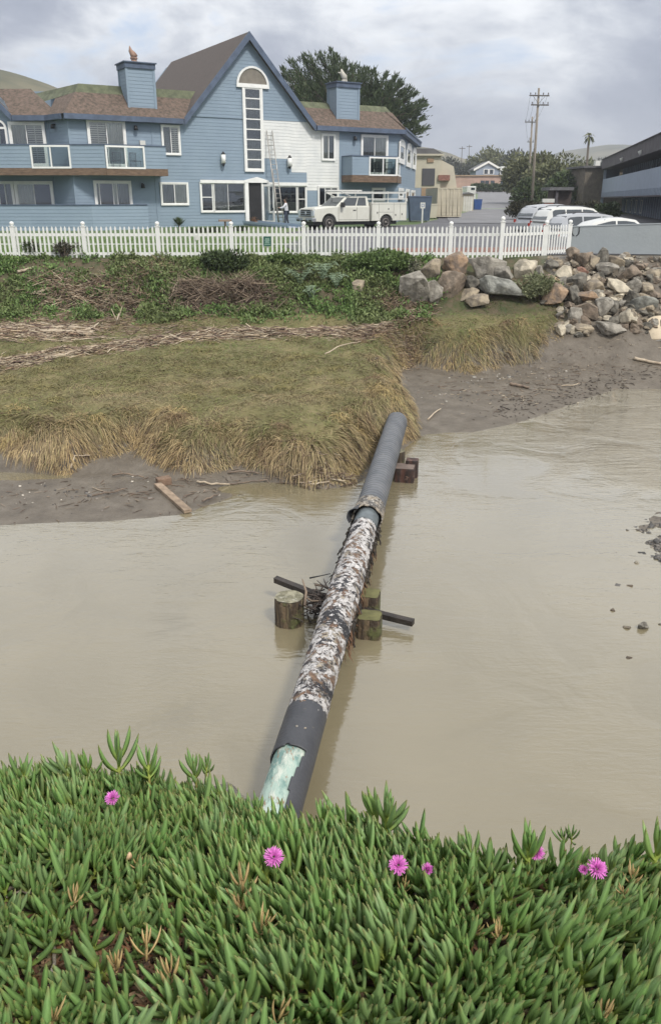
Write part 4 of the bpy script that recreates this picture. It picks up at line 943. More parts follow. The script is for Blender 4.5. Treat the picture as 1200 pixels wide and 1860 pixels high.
# ---------------------------------------------------------------- other buildings
M_char = mat('charcoal_fascia', (.085, .078, .085), .8, .25, 1.5, bump=.3)
M_bluegrey = mat('blue_grey_panel', (.28, .33, .41), .7, .08, 1.2)
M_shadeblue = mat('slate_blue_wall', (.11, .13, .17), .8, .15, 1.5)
def build_motel():
    # facade runs away from the right edge of the picture; near part lies beyond the frame
    zg = 2.9
    e_ = 9.2                                        # eave height z
    a = onz(1098, 290, e_); b = onz(1200, 245, e_)
    F = Frame((a.x, a.y), math.atan2(b.y - a.y, b.x - a.x), zg)
    L = math.hypot(b.x - a.x, b.y - a.y); Lx = L + 18
    root = thing('motel', (a.x, a.y, zg), 'two-storey grey-blue motel with dark roof band and open upper gallery', 'building')
    Z = lambda px, py, v=0: F.Z(px, py, v)
    zt = e_ - zg; zs = Z(1200, 272); 
    zf = (Z(1130, 295) + Z(1180, 282)) / 2
    rt = (Z(1100, 324) + Z(1195, 304)) / 2; rb = (Z(1100, 350) + Z(1195, 339)) / 2; tb = (Z(1100, 358) + Z(1195, 353)) / 2
    dep = 1.7
    m = MB(); m.box(F, -.35, Lx, -9, .25, zf, zt); m.fprism(F, [(-.35, zt), (Lx, zt), (Lx, zt + .05), (-.35, zt + .05)], -9.1, .35); mk(m, 'roof', M_char, root)
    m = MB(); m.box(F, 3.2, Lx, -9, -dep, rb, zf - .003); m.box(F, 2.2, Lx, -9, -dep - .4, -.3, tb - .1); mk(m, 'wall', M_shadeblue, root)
    m = MB(); m.box(F, .02, Lx, -.14, 0, rb, rt); mk(m, 'parapet', M_bluegrey, root)
    m = MB(); m.box(F, 0, Lx, -dep - .4, -.15, tb - .1, rb - .004); m.box(F, -.05, Lx, -.12, .02, tb - .1, tb); mk(m, 'gallery_floor', M_char, root)
    k = 0; u = .2
    while u < Lx: 
        m = MB(); m.box(F, u, u + .28, -.10, .03, tb + .002, rb - .002); mk(m, 'joist_end', M_bluegrey, root); u += .62; k += 1
    for u in (0,):
        m = MB(); m.box(F, u - .22, u, -.3, -.02, -.3, zf - .003); mk(m, 'post', M_bluegrey, root)
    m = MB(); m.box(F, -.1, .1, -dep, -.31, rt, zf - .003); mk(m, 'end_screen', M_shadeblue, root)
    for px in (1133, 1166):
        u = F.U(px, 295, .1); m = MB(); m.cyl(F.w(u, .3, zf + .1), F.w(u, .42, zf + .38), .12, 8, .16); mk(m, 'floodlight', M_slat, root)
    u = 3.6
    while u < Lx:
        m = MB(); m.box(F, u, u + .14, -dep + .002 - .0, -dep + .06, rt + .0, zf - .01); mk(m, 'batten', M_bluegrey, root)
        m = MB(); m.box(F, u, u + .14, -dep - .398, -dep - .33, -.3, tb - .11); mk(m, 'batten', M_bluegrey, root); u += 1.25
    for u in (5.0, 8.6, 12.2, 15.8):
        if u < Lx - 2:
            m = MB(); m.box(F, u, u + .95, -dep - .397, -dep - .35, -.2, 2.0); mk(m, 'door', M_trimblue, root)
            m = MB(); trim_rect(m, F, u + 1.2, u + 2.3, .9, 2.1, .08, -dep - .398, -dep - .33); w_ = mk(m, 'window', M_slat, root)
            m = MB(); m.box(F, u + 1.28, u + 2.22, -dep - .396, -dep - .37, .98, 2.02); mk(m, 'pane', M_vglass, w_)
build_motel()

M_barn = mat('dark_shingle_wall', (.15, .13, .105), .95, .25, 2.5, bump=.6, bscale=9)
M_cream = mat('cream_wall', (.54, .50, .40), .85, .08, .8)
M_tan = mat('tan_wall', (.36, .25, .165), .85, .12, .9)
M_pink = mat('pink_wall', (.45, .30, .24), .85, .15, .6)
M_rfgrey = mat('grey_roof', (.13, .13, .135), .9, .2, 1.5)
M_cont = mat('container_beige', (.52, .47, .36), .6, .12, 1.2, col2=(.44, .40, .31))
def gbox(name, root, x0, x1, ytop, ybot, Y, dep, m, drop=.4, z0=None):
    a = ony(x0, ybot, Y); b = ony(x1, ybot, Y); t = ony((x0 + x1) / 2, ytop, Y)
    F = Frame((a.x, Y), 0, 0); g = MB(); g.box(F, 0, b.x - a.x, -dep, 0, (a.z if z0 is None else z0) - drop, t.z); return mk(g, name, m, root), F, b.x - a.x, a.z, t.z
def build_far():
    # shingled two-storey house at the back of the lot
    Y = 100; a = ony(1056, 372, Y); b = ony(1104, 372, Y + 2); F = Frame((a.x, a.y), .12, 0)
    r = thing('shingled_house', (a.x, a.y, 3.5), 'dark brown shingled house with flat roof beside the motel', 'building')
    zt = F.Z(1060, 305); g = MB(); L = b.x - a.x + 9; siding(g, F, 3.2, zt, 0, L, 0, .25); g.box(F, 0, L, -4.6, -.004, 3.2, zt); mk(g, 'wall', M_barn, r)
    g = MB(); g.box(F, -.35, L + .3, -4.9, .35, zt, zt + .22); mk(g, 'roof', M_rfgrey, r)
    g = MB(); u = F.U(1083, 300, -5); g.box(F, u, u + .6, -6, -5.4, zt + .2, zt + 1.0); mk(g, 'roof_vent', M_slat, r)
    Y = 76; r2 = thing('flat_roofed_porch', (0, Y, 3.5), 'low dark porch with flat overhanging roof left of the shingled house', 'porch')
    a = ony(998, 341, Y); b = ony(1042, 341, Y); r2.location = (a.x, Y, 3.5); r2['_o'] = (a.x, Y, 3.5); F = Frame((a.x, Y), 0, 0); zt = F.Z(1015, 340)
    g = MB(); g.box(F, 0, b.x - a.x, -3, 0, zt - .25, zt); mk(g, 'roof', M_rfgrey, r2)
    g = MB(); g.box(F, .5, b.x - a.x, -2.6, -.6, 3.2, zt - .254); mk(g, 'wall', mat('dark_brick', (.06, .045, .04), .9, .3, 3), r2)
    g = MB(); g.box(F, .62, .82, -.3, -.15, 3.2, zt - .254); mk(g, 'post', M_char, r2)
    p = ony(985, 376, 72); F = Frame((p.x, 72), 0, 0); g = MB(); w_ = ony(1004, 376, 72).x - p.x; g.box(F, 0, w_, -.3, 0, 3.3, F.Z(990, 368)); bw = mk(g, 'brick_wall', mat('red_brick', (.30, .13, .08), .9, .3, 5), orig=(p.x, 72, 3.3)); 
    tag(bw, 'short red brick garden wall with white coping by the porch', 'wall'); g = MB(); g.box(F, -.05, w_ + .05, -.35, .05, F.Z(990, 368) + .002, F.Z(990, 361)); bw['_o'] = (p.x, 72, 3.3); mk(g, 'coping', M_slat, bw)
    # tan and cream building on the left of the road
    Y = 92; r = thing('cream_building', (ony(750, 400, Y).x, Y, 3.7), 'cream and tan stuccoed building with a dark shutter and grey roof', 'building')
    F = Frame((ony(735, 400, Y).x, Y), 0, 0); w1 = F.U(799, 330); zt = F.Z(770, 283); zm = F.Z(770, 341)
    g = MB(); g.box(F, 0, w1, -10, 0, zm, zt); mk(g, 'wall', M_cream, r)
    g = MB(); g.box(F, F.U(764, 370), F.U(838, 370), -9.8, .04, 3.2, zm - .01); mk(g, 'lower_wall', M_tan, r)
    g = MB(); g.box(F, 0, F.U(764, 370) - .01, -9.8, .0, 3.2, zm - .01); mk(g, 'lower_wall', M_bluegrey, r)
    g = MB(); g.fprism(F, [(-.2, zt + .18), (w1 + .3, zt + .18), (F.U(788, 270), F.Z(780, 269)), (F.U(752, 270) , F.Z(760, 269))], -10.2, -.5); mk(g, 'roof', M_rfgrey, r)
    g = MB(); g.box(F, -.2, w1 + .25, -.1, .3, zt + .004, zt + .18); mk(g, 'eave_board', M_cream, r)
    g = MB(); g.fprism(F, [(w1, zm), (F.U(830, 340), zm), (F.U(824, 305), F.Z(824, 302)), (w1, F.Z(799, 290))], -8, -.3); mk(g, 'stair_wing', M_cream, r)
    g = MB(); g.box(F, F.U(795, 325), F.U(816, 325), -.295, .25, F.Z(805, 328), F.Z(805, 318)); fb = mk(g, 'planter', mat('rust_planter', (.27, .13, .10), .8, .3, 5), r)
    g = MB(); g.box(F, F.U(766, 320), F.U(789, 320), .002, .08, F.Z(777, 337), F.Z(777, 306)); mk(g, 'shutter', mat('shutter_dark', (.075, .075, .085), .7, .1, 2), r)
    g = MB(); g.box(F, F.U(778, 295) - .15, F.U(778, 295) + .5, .002, .1, F.Z(777, 295), F.Z(777, 288)); mk(g, 'wall_vent', M_tan, r)
    # container
    Y = 74; F = Frame((ony(792, 400, Y).x, Y), 0.06, 0); gz = 3.52; w2 = F.U(838, 370); zt = F.Z(815, 341)
    r = thing('shipping_container', (F.o.x, Y, gz), 'beige shipping container with closed double doors at the edge of the lot', 'container')
    g = MB(); g.box(F, 0, w2, -6, -.05, gz + .12, zt); mk(g, 'body', M_cont, r)
    g = MB(); trim_rect(g, F, 0, w2, gz + .12, zt, .10, -.049, .03); mk(g, 'door_frame', M_cont, r)
    for u0, u1 in ((.11, w2 / 2 - .02), (w2 / 2 + .02, w2 - .11)):
        g = MB(); g.box(F, u0, u1, -.048, -.005, gz + .24, zt - .12)
        for k in range(4): zz = gz + .5 + k * .56; g.box(F, u0 + .05, u1 - .05, -.004, .012, zz, zz + .1)
        dr = mk(g, 'door', M_cont, r)
        for s_ in (.3, .75):
            g = MB(); uu = u0 + (u1 - u0) * s_; g.cyl(F.w(uu, .03, gz + .2), F.w(uu, .03, zt - .1), .025, 6); mk(g, 'lock_bar', M_cont, dr)
    for u in (.25, w2 - .3): g = MB(); g.box(F, u - .15, u + .15, -.6, -.1, gz - .1, gz + .118); mk(g, 'support_block', M_black, r)
    # bins
    def bin_(px, pyb, Y, w, h, dp, label, m, lidm, name='wheelie_bin', cat='bin'):
        p = ony(px, pyb, Y); z = float(np.interp(Y, GY, GZ)); F = Frame((p.x, Y), .05, z)
        r = thing(name, (p.x, Y, z), label, cat)
        g = MB(); g.add([F.w(-w * .43, 0, .08), F.w(w * .43, 0, .08), F.w(w * .43, -dp * .85, .08), F.w(-w * .43, -dp * .85, .08), F.w(-w / 2, .05, h), F.w(w / 2, .05, h), F.w(w / 2, -dp, h), F.w(-w / 2, -dp, h)], [(3, 2, 1, 0), (4, 5, 6, 7), (0, 1, 5, 4), (1, 2, 6, 5), (2, 3, 7, 6), (3, 0, 4, 7)]); mk(g, 'bin_body', m, r)
        g = MB(); g.fprism(F, [(-w / 2 - .03, h + .003), (w / 2 + .03, h + .003), (w / 2 - .02, h + .09), (-w / 2 + .02, h + .09)], -dp - .03, .08); mk(g, 'lid', lidm, r)
        for s_ in (-1, 1): g = MB(); g.cyl(F.w(s_ * w * .36 - .04, -dp * .85, .1), F.w(s_ * w * .36 + .04, -dp * .85, .1), .1, 10); mk(g, 'wheel', M_tyre, r)
    M_bin = mat('bin_blue', (.035, .09, .27), .5, .1, 3)
    bin_(867, 380, 104, .95, 1.15, .8, 'bright blue wheeled bin standing on the verge of the road', M_bin, M_bin)
    M_dump = mat('dumpster_slate', (.07, .10, .15), .6, .2, 2)
    bin_(762, 405, 66, 1.7, 1.75, 1.2, 'tall slate blue dumpster at the corner of the inn', M_dump, M_trimblue, 'dumpster', 'dumpster')
    bin_(784, 396, 73, .85, 1.1, .7, 'cream bin between the dumpster and the beige container', M_cream, M_cream)
    # white sign post before the dumpster, white shed by the verge
    p = ony(766, 405, 63.5); F = Frame((p.x, 63.5), 0, 3.4); s = thing('parking_sign', (p.x, 63.5, 3.4), 'small pale sign on a white post before the dumpster', 'sign')
    g = MB(); g.box(F, -.05, .05, -.05, .05, -.2, 1.2); mk(g, 'post', M_slat, s)
    g = MB(); g.box(F, -.17, .17, .051, .07, 1.02, 1.42); sp_ = mk(g, 'plate', M_slat, s); g = MB(); trim_rect(g, F, -.1, .1, 1.12, 1.32, .03, .071, .075); mk(g, 'symbol', M_bin, sp_)
    Y = 98; F = Frame((ony(838, 380, Y).x, Y), 0, 0); r = thing('white_shed', (F.o.x, Y, 3.8), 'low white garage with panelled door beyond the container', 'shed'); w3 = F.U(859, 370)
    g = MB(); g.box(F, 0, w3, -6, 0, 3.6, F.Z(848, 353)); mk(g, 'wall', M_cream, r)
    for k in range(4): g = MB(); g.box(F, .1 + k * (w3 - .2) / 4 + .02, .1 + (k + 1) * (w3 - .2) / 4 - .02, .002, .04, 3.7, F.Z(848, 356)); mk(g, 'door_panel', M_slat, r)
    g = MB(); g.fprism(F, [(-.2, F.Z(848, 353) + .003), (w3 + .2, F.Z(848, 353) + .003), (w3 / 2, F.Z(848, 349))], -6.2, .2); mk(g, 'roof', M_rfgrey, r)
    Y = 120; F = Frame((ony(847, 350, Y).x, Y), 0, 0); w3 = F.U(864, 345); g = MB(); z0 = F.Z(855, 352); g.box(F, 0, w3, -5, 0, z0 - 1, F.Z(855, 338)); r = thing('white_camper', (F.o.x, Y, z0 - 1), 'white box-shaped camper parked below the pink wall', 'vehicle'); mk(g, 'body', M_vwhite, r, bevel=.1); g = MB(); g.box(F, w3 * .45, w3 * .85, .002, .03, F.Z(855, 345), F.Z(855, 341)); mk(g, 'window', M_vglass, r)
    # pink wall and the gabled house above it at the top of the road
    Y = 215; F = Frame((ony(826, 348, Y).x, Y), 0, 0); w4 = F.U(930, 335); r = thing('pink_building', (F.o.x, Y, 6.5), 'long pinkish low building across the head of the road', 'building')
    zt = F.Z(880, 320); g = MB(); g.box(F, 0, w4, -8, 0, 5.5, zt); mk(g, 'wall', M_pink, r)
    g = MB(); g.box(F, -.3, w4 + .3, -8.3, .3, zt, zt + .25); mk(g, 'eave', M_tan, r)
    for px in (872, 880, 890, 908, 915): u = F.U(px, 335); g = MB(); g.box(F, u, u + .95, .002, .06, F.Z(px, 336), F.Z(px, 328)); mk(g, 'window', M_vglass, r)
    Y = 226; F = Frame((ony(863, 320, Y).x, Y), 0, 0); r = thing('gabled_house', (F.o.x, Y, 9), 'blue-grey gabled house with white trim on the rise above the road', 'house')
    w5 = F.U(907, 310); zt = F.Z(885, 305); za = F.Z(885, 296); ze = F.Z(925, 306)
    g = MB(); g.fprism(F, [(0, 8), (w5, 8), (w5, zt), (w5 / 2, za), (0, zt)], -9, 0); g.box(F, w5 + .01, F.U(926, 310), -8, -.5, 8, ze); mk(g, 'wall', M_bluegrey, r)
    for s_ in (0, 1):
        e = (-.6, zt - .25) if s_ == 0 else (w5 + .6, zt - .25)
        g = MB(); g.fprism(F, [(w5 / 2, za + .45), e, (e[0], e[1] - .5), (w5 / 2, za - .05)], -9.3, .3); mk(g, 'roof', M_rfgrey, r)
        g = MB(); g.fprism(F, [(w5 / 2, za + .48), (e[0], e[1] + .03), (e[0], e[1] - .5), (w5 / 2, za - .05)], .302, .4); mk(g, 'rake_board', M_white, r)
    g = MB(); g.box(F, w5 + .3, F.U(926, 310) + .5, -8.3, .0, ze, ze + .5); mk(g, 'porch_roof', M_white, r)
    for px, w_ in ((878, 1.2), (888, 1.2), (908, .9), (915, .9)):
        u = F.U(px, 312); g = MB(); g.box(F, u - .1, u + w_, .002, .1, F.Z(px, 317), F.Z(px, 307)); w_o = mk(g, 'window', M_white, r); g = MB(); g.box(F, u + .1, u + w_ - .2, .102, .12, F.Z(px, 316), F.Z(px, 308)); mk(g, 'pane', M_vglass, w_o)
build_far()

# ---------------------------------------------------------------- utility poles
M_pole = mat('weathered_pole', (.25, .22, .18), .9, .3, 2, stretch=(6, 6, .6))
M_pole2 = mat('grey_crossarm', (.11, .10, .09), .9, .3, 2)
WIRES = {}
def build_pole(xt, yt, xb, Y, label, arms, lean=0):
    z0 = float(np.interp(Y, GY, GZ)) - .3; top = ony(xt, yt, Y); d = ray(xb, 370); bx = ony(xb, 370, Y); 
    base = Vector((top.x + (bx.x - top.x) * (top.z - z0) / max(top.z - bx.z, .1), Y, z0))
    r = thing('utility_pole', base, label, 'utility pole', 'utility poles beside the road')
    g = MB(); g.tube([base, top], [.17, .11], 10); mk(g, 'pole', M_pole, r)
    ax = (top - base).normalized(); ends = []
    for (py, xl, xr, ins) in arms:
        p = ony(xt, py, Y); c = base + ax * (p.z - base.z) / ax.z
        s = px_size(Y, p.z); l = (xl - xt) * s; rr = (xr - xt) * s
        g = MB(); F = Frame((c.x, Y), .12, c.z); g.box(F, l, rr, .13, .25, -.06, .06); am = mk(g, 'crossarm', M_pole2, r)
        g = MB()
        if rr - l > 2: g.cyl(F.w(l * .6, .19, -.06), F.w(0, .19, -.75), .02, 5); g.cyl(F.w(rr * .6, .19, -.06), F.w(0, .19, -.75), .02, 5); mk(g, 'brace', M_pole2, r)
        for u in ins:
            uu = l + (rr - l) * u; g = MB(); g.rev(F.w(uu, .19, .06), [(.03, 0), (.03, .08), (.07, .10), (.07, .14), (.04, .16), (.05, .2), (.02, .24)], 8); mk(g, 'insulator', M_pole2, am); ends.append(F.w(uu, .19, .3))
    return ends, r, base, top
e1, r1, b1_, t1_ = build_pole(978, 160, 965, 96, 'tall wooden utility pole with two crossarms nearest the lot', [(174, 960, 997, (.05, .3, .7, .95)), (191, 964, 997, (.06, .68, .95))])
e2, r2, b2_, t2_ = build_pole(966, 212, 958, 124, 'shorter wooden utility pole with one crossarm farther up the road', [(222, 952, 972, (.05, .35, .65, .95))])
e3, r3, b3_, t3_ = build_pole(962, 250, 962, 150, 'distant thin utility pole behind the other two', [(258, 956, 968, (.1, .9))])
M_wire = mat('wire', (.04, .04, .045), .6, .1, 1)
def wire(a, b, sag, label, grp='overhead wires'):
    g = MB(); n = 14; g.tube([a.lerp(b, i / n) - Vector((0, 0, sag * 4 * (i / n) * (1 - i / n))) for i in range(n + 1)], .014, 4, cap=False)
    tag(mk(g, 'overhead_wire', M_wire, orig=a), label, 'wire', grp)
for i, w_ in enumerate(('leftmost', 'second from left', 'third from left', 'rightmost')): wire(e1[i], e2[i], .5, w_ + ' of the four thin overhead wires between the two nearest utility poles')
for i in (0, 3): wire(e2[i], e3[0 if i == 0 else 1], .4, ('left' if i == 0 else 'right') + ' one of two thin overhead wires between the shorter and the distant pole')
# far masts
for px, yt, Y in ((839, 266, 260), (852, 263, 290)):
    a = ony(px, yt, Y); g = MB(); g.tube([(a.x, Y, 7), a], [.14, .09], 6); g.box(Frame((a.x, Y), 0, a.z), -.9, .9, -.05, .05, -.6, -.45); tag(mk(g, 'distant_pole', M_pole2, orig=(a.x, Y, 7)), ('slender far pole left of the gabled house' if px < 845 else 'slightly taller far pole nearer the gabled house'), 'utility pole', 'far poles')
# ---------------------------------------------------------------- hills
def build_hills():
    mh = bpy.data.materials.new('hill_scrub'); mh.use_nodes = True; t = mh.node_tree; b = t.nodes['Principled BSDF']; b.inputs['Roughness'].default_value = 1; b.inputs['Specular IOR Level'].default_value = 0
    tc = N(t, 'ShaderNodeTexCoord'); n = N(t, 'ShaderNodeTexNoise', in_={'Scale': .012, 'Detail': 9.0, 'Roughness': .68}); t.links.new(tc.outputs['Object'], n.inputs['Vector'])
    r = ramp(t, [(.36, (.045, .055, .028)), (.50, (.11, .105, .06)), (.66, (.19, .165, .10))], n.outputs[0]); t.links.new(r.outputs[0], b.inputs['Base Color'])
    def ridge(name, pts, Y, depth, seed, base=7.0):
        """pts: skyline seen from the bank as (px, py) at distance Y"""
        P = [ony(px, py, Y) for px, py in pts]; X = np.array([p.x for p in P]); H = np.array([p.z for p in P])
        xs = np.linspace(X[0], X[-1], 150); ts = np.linspace(-1.6, 1.4, 34)
        hh = np.interp(xs, X, H); V = []
        k = np.ones(7) / 7; hh = np.convolve(np.pad(hh, 3, 'edge'), k, 'valid')
        for s_ in ts:
            prof = np.clip(1 - abs(s_) ** 1.35 / 1.6 ** 1.35, 0, 1)
            x = xs; y = Y + s_ * depth + 0 * xs
            nn = (fbm(x + 500, y, .9 / depth * 3, seed, 5) - .5) * (1 - abs(1 - prof)) * .0 + (fbm(x + 500, y, 4 / depth, seed, 5) - .5) * .30 * np.sin(prof * PI)
            V.append(np.stack([x, y, base - 3 + (hh - base + 3) * np.clip(prof + nn, 0, 1.0)], -1))
        V = np.array(V); ny, nx = V.shape[:2]; V = V.reshape(-1, 3)
        i = np.arange(ny - 1)[:, None] * nx + np.arange(nx - 1)[None, :]; Fa = np.stack([i, i + 1, i + nx + 1, i + nx], -1).reshape(-1, 4)
        o = bpy.data.objects.new(name, mesh_np(name, V, Fa, mh, smooth=True)); COL.objects.link(o); tag(o, kind='structure')
    ridge('hill', [(-700, 170), (-400, 130), (-150, 106), (0, 124), (60, 141), (110, 160), (200, 215), (330, 270), (470, 320), (560, 345)], 520, 150, 3)
    ridge('hill', [(480, 330), (640, 290), (730, 262), (790, 272), (840, 295), (880, 288), (905, 278), (960, 290), (1010, 300), (1100, 320), (1200, 335)], 1100, 260, 5)
    ridge('hill', [(900, 330), (985, 292), (1010, 276), (1060, 268), (1105, 262), (1150, 268), (1250, 268), (1400, 270), (1600, 280)], 1500, 380, 8)
build_hills()

# ---------------------------------------------------------------- foliage
def leaf_cloud(P, D, size, rng, spread=.6, aspect=2.6, up=.25):
    """one narrow two-triangle leaf per point: P centres (n,3), D main directions (n,3) -> V, F (quads)"""
    n = len(P); d = D + rng.normal(0, spread, (n, 3)); d[:, 2] += up; d /= np.linalg.norm(d, axis=1)[:, None] + 1e-9
    s_ = np.cross(d, rng.normal(0, 1, (n, 3))); s_ /= np.linalg.norm(s_, axis=1)[:, None] + 1e-9
    L = (size * rng.uniform(.6, 1.4, n))[:, None]; w = L / aspect / 2
    V = np.stack([P, P + d * L * .45 + s_ * w, P + d * L, P + d * L * .5 - s_ * w], 1).reshape(-1, 3)
    return V, np.arange(n * 4).reshape(-1, 4)
def join(parts):
    V = []; Fs = []; k = 0
    for v, f in parts: V.append(v); Fs.append(f + k); k += len(v)
    return np.concatenate(V), np.concatenate(Fs)
def link_np(name, V, Fa, m, root=None, tint=None, smooth=False):
    o = bpy.data.objects.new(name, None)
    bpy.data.objects.remove(o)
    off = np.array(root['_o']) if root is not None else np.zeros(3)
    me = mesh_np(name, V - off, Fa, m, tint, smooth); o = bpy.data.objects.new(name, me); COL.objects.link(o)
    if root is not None: o.parent = root
    return o
G_cyp = foliage_mat('cypress_green', (.024, .040, .02), (.072, .10, .042), .7, .35)
G_oliv = foliage_mat('olive_leaf', (.065, .08, .035), (.16, .165, .08), .7, .3)
G_bush = foliage_mat('bush_leaf', (.022, .04, .016), (.07, .10, .035), .6, .8)
G_dark = foliage_mat('dark_shrub_leaf', (.018, .022, .012), (.06, .055, .03), .7, .8)
G_grey = foliage_mat('grey_tree_leaf', (.045, .055, .05), (.11, .115, .09), .8, .2)
M_bark = mat('bark', (.12, .095, .075), .95, .35, 4, bump=.5, stretch=(3, 3, .6))
def build_cypress():
    Y = 84; rng = np.random.default_rng(4)
    base = Vector((ony(650, 330, Y).x, Y, 3.3))
    r = thing('cypress_tree', base, 'dark wind-swept cypress with spiky flat fans rising behind the inn roof', 'tree')
    hub = ony(640, 262, Y); g = MB(); g.tube([base, base.lerp(hub, .5) + Vector((.3, 0, 0)), hub], [.75, .6, .5], 10)
    tips = [(511, 122), (518, 140), (530, 112), (545, 105), (562, 104), (580, 100), (597, 94), (612, 102), (628, 112), (641, 122), (655, 126), (668, 128), (684, 131), (700, 140), (716, 142), (728, 152), (742, 158), (752, 172), (764, 182), (773, 191), (760, 205), (768, 217), (755, 226), (773, 236), (758, 241), (738, 236), (725, 222),
            (540, 160), (560, 180), (600, 150), (650, 160), (690, 170), (720, 190), (700, 215), (670, 190), (620, 180), (590, 200), (560, 150), (640, 215), (735, 205), (575, 130), (610, 128), (540, 135), (522, 160), (680, 150), (705, 160), (745, 195), (690, 230), (650, 240), (590, 230), (560, 215)]
    parts = []
    for i, (px, py) in enumerate(tips):
        for j in range(2 if i < 27 else 3):
            yy = Y + rng.uniform(-4.5, 4.5) * (.45 if i < 27 else 1)
            tp = ony(px + rng.uniform(-5, 5), py + rng.uniform(-3, 5), yy)
            st = Vector((hub.x + (tp.x - hub.x) * rng.uniform(.10, .35), hub.y + rng.uniform(-1, 1), hub.z - 1.2 + .62 * (tp.z - hub.z) + rng.uniform(-.8, .8)))
            mid = st.lerp(tp, .5) + Vector((0, 0, -.35 + rng.uniform(-.5, .5)))
            C = [st.lerp(mid, t).lerp(mid.lerp(tp, t), t) for t in np.linspace(0, 1, 9)]
            g.tube(C[:8], list(np.linspace(.22, .04, 8)), 5, cap=False)
            A = np.array([tuple(c) for c in C]); n = 330
            t = rng.uniform(.22, 1.0, n) ** .85; idx = t * 8; i0 = np.clip(idx.astype(int), 0, 7); f = (idx - i0)[:, None]
            c = A[i0] * (1 - f) + A[i0 + 1] * f; dr = (A[i0 + 1] - A[i0]); dr /= np.linalg.norm(dr, axis=1)[:, None]
            wd = ((1.15 * (1.02 - t) + .12) * (.42 + .85 * (np.sin(t * 17 + i) > -.1)))[:, None]
            # side sprays: flattish clumps along the bough
            off = rng.normal(0, 1, (n, 3)) * wd * np.array([.85, .85, .24]); off[:, 2] += np.abs(rng.normal(0, .12, n))
            parts.append(leaf_cloud(c + off, dr * .8 + off * .5 * np.array([1, 1, .4]), .36, rng, .38, 4.2, .42))
    mk(g, 'trunk', M_bark, r)
    V, Fa = join(parts); o = link_np('crown', V, Fa, G_cyp, r)
build_cypress()
def bush(name, c, rad, n, size, m, label, cat, seed=1, group=None, clumps=14, stem=True, sp=.7, aspect=2.2, trunk=None):
    rng = np.random.default_rng(seed); c = Vector(c)
    r = thing(name, c, label, cat, group)
    rad = np.array(rad) * np.array([1, 1, .60]); P = []; D = []
    for k in range(clumps):
        u = rng.normal(0, 1, 3); u /= np.linalg.norm(u); u[2] = abs(u[2]) * .9 + rng.uniform(-.15, .1)
        ctr = u * rad * rng.uniform(.35, .78); cr = rad * rng.uniform(.28, .5)
        m_ = n // clumps; w = rng.normal(0, 1, (m_, 3)); w /= np.linalg.norm(w, axis=1)[:, None]; rr = rng.uniform(.35, 1, (m_, 1)) ** .6
        P.append(ctr + w * cr * rr); D.append(w)
    P = np.concatenate(P); D = np.concatenate(D); P[:, 2] = np.maximum(P[:, 2] + rad[2] * .55, .0) 
    V, Fa = leaf_cloud(P + np.array(c), D, size, rng, sp, aspect)
    link_np('crown' if trunk else 'foliage', V, Fa, m, r)
    if stem:
        g = MB(); k = 5 if not trunk else 7
        for i in range(k):
            a = 2 * PI * i / k; q_ = c + Vector((math.cos(a) * rad[0] * .5, math.sin(a) * rad[1] * .5, rad[2] * rng.uniform(.8, 1.3)))
            g.tube([c + Vector((0, 0, -.2)), c.lerp(q_, .4) + Vector((0, 0, rad[2] * .1)), q_], [(trunk or .05), (trunk or .05) * .6, .02], 6, cap=False)
        mk(g, 'trunk' if trunk else 'stem', M_bark, r)
    return r
def gz(y): return float(np.interp(y, GY, GZ))
def at_g(px, Y): p = ony(px, 380, Y); return (p.x, Y, gz(Y))
# trees to the right of the road
bush('broad_tree', at_g(955, 128), (5.0, 4, 8.6), 9000, .55, G_oliv, 'tall bushy olive-green tree directly behind the utility poles', 'tree', 21, 'trees right of the road', 26, trunk=.3)
bush('broad_tree', at_g(1003, 120), (5.2, 4, 6.8), 9000, .5, G_oliv, 'rounded olive tree between the poles and the shingled house', 'tree', 22, 'trees right of the road', 26, trunk=.3)
bush('broad_tree', at_g(1032, 104), (3.6, 3, 4.6), 6000, .4, G_bush, 'darker green tree leaning over the flat roofed porch', 'tree', 23, 'trees right of the road', 20, trunk=.25)
bush('broad_tree', at_g(1090, 125), (4.6, 3, 3.9), 5000, .5, G_bush, 'green treetop showing above the shingled house roof', 'tree', 24, 'trees right of the road', 16, trunk=.25)
bush('broad_tree', at_g(962, 98), (2.6, 2.4, 3.6), 5000, .35, G_bush, 'shaggy green tree at the foot of the poles', 'tree', 25, 'trees right of the road', 16, trunk=.2)
bush('roadside_shrub', at_g(956, 70), (1.75, 1.4, 1.65), 5200, .2, G_dark, 'dark brownish shrub beside the lot under the utility poles', 'shrub', 26, None, 18)
bush('roadside_shrub', at_g(982, 61), (1.2, .9, .95), 3200, .16, G_dark, 'low dark shrub just behind the silver car', 'shrub', 27, None, 14)
bush('roadside_shrub', at_g(1070, 67), (2.0, 1.2, 1.6), 5200, .2, G_dark, 'dark hedge against the shingled house wall', 'shrub', 28, None, 18)
bush('roadside_shrub', at_g(1102, 66), (1.2, .9, 1.5), 3000, .2, G_bush, 'green shrub by the motel corner post', 'shrub', 29, None, 12)
# hedges at the head of the road
for i, (px, hw, lb) in enumerate(((870, 4.0, 'clipped hedge below the pink building beside the camper'), (896, 3.6, 'clipped hedge in the middle of the pink building front'), (922, 3.2, 'clipped hedge at the right end of the pink building'))):
    bush('clipped_hedge', at_g(px, 205), (hw * .8, 1.5, 2.2), 2500, .45, G_bush, lb, 'hedge', 40 + i, 'hedges at the head of the road', 14)
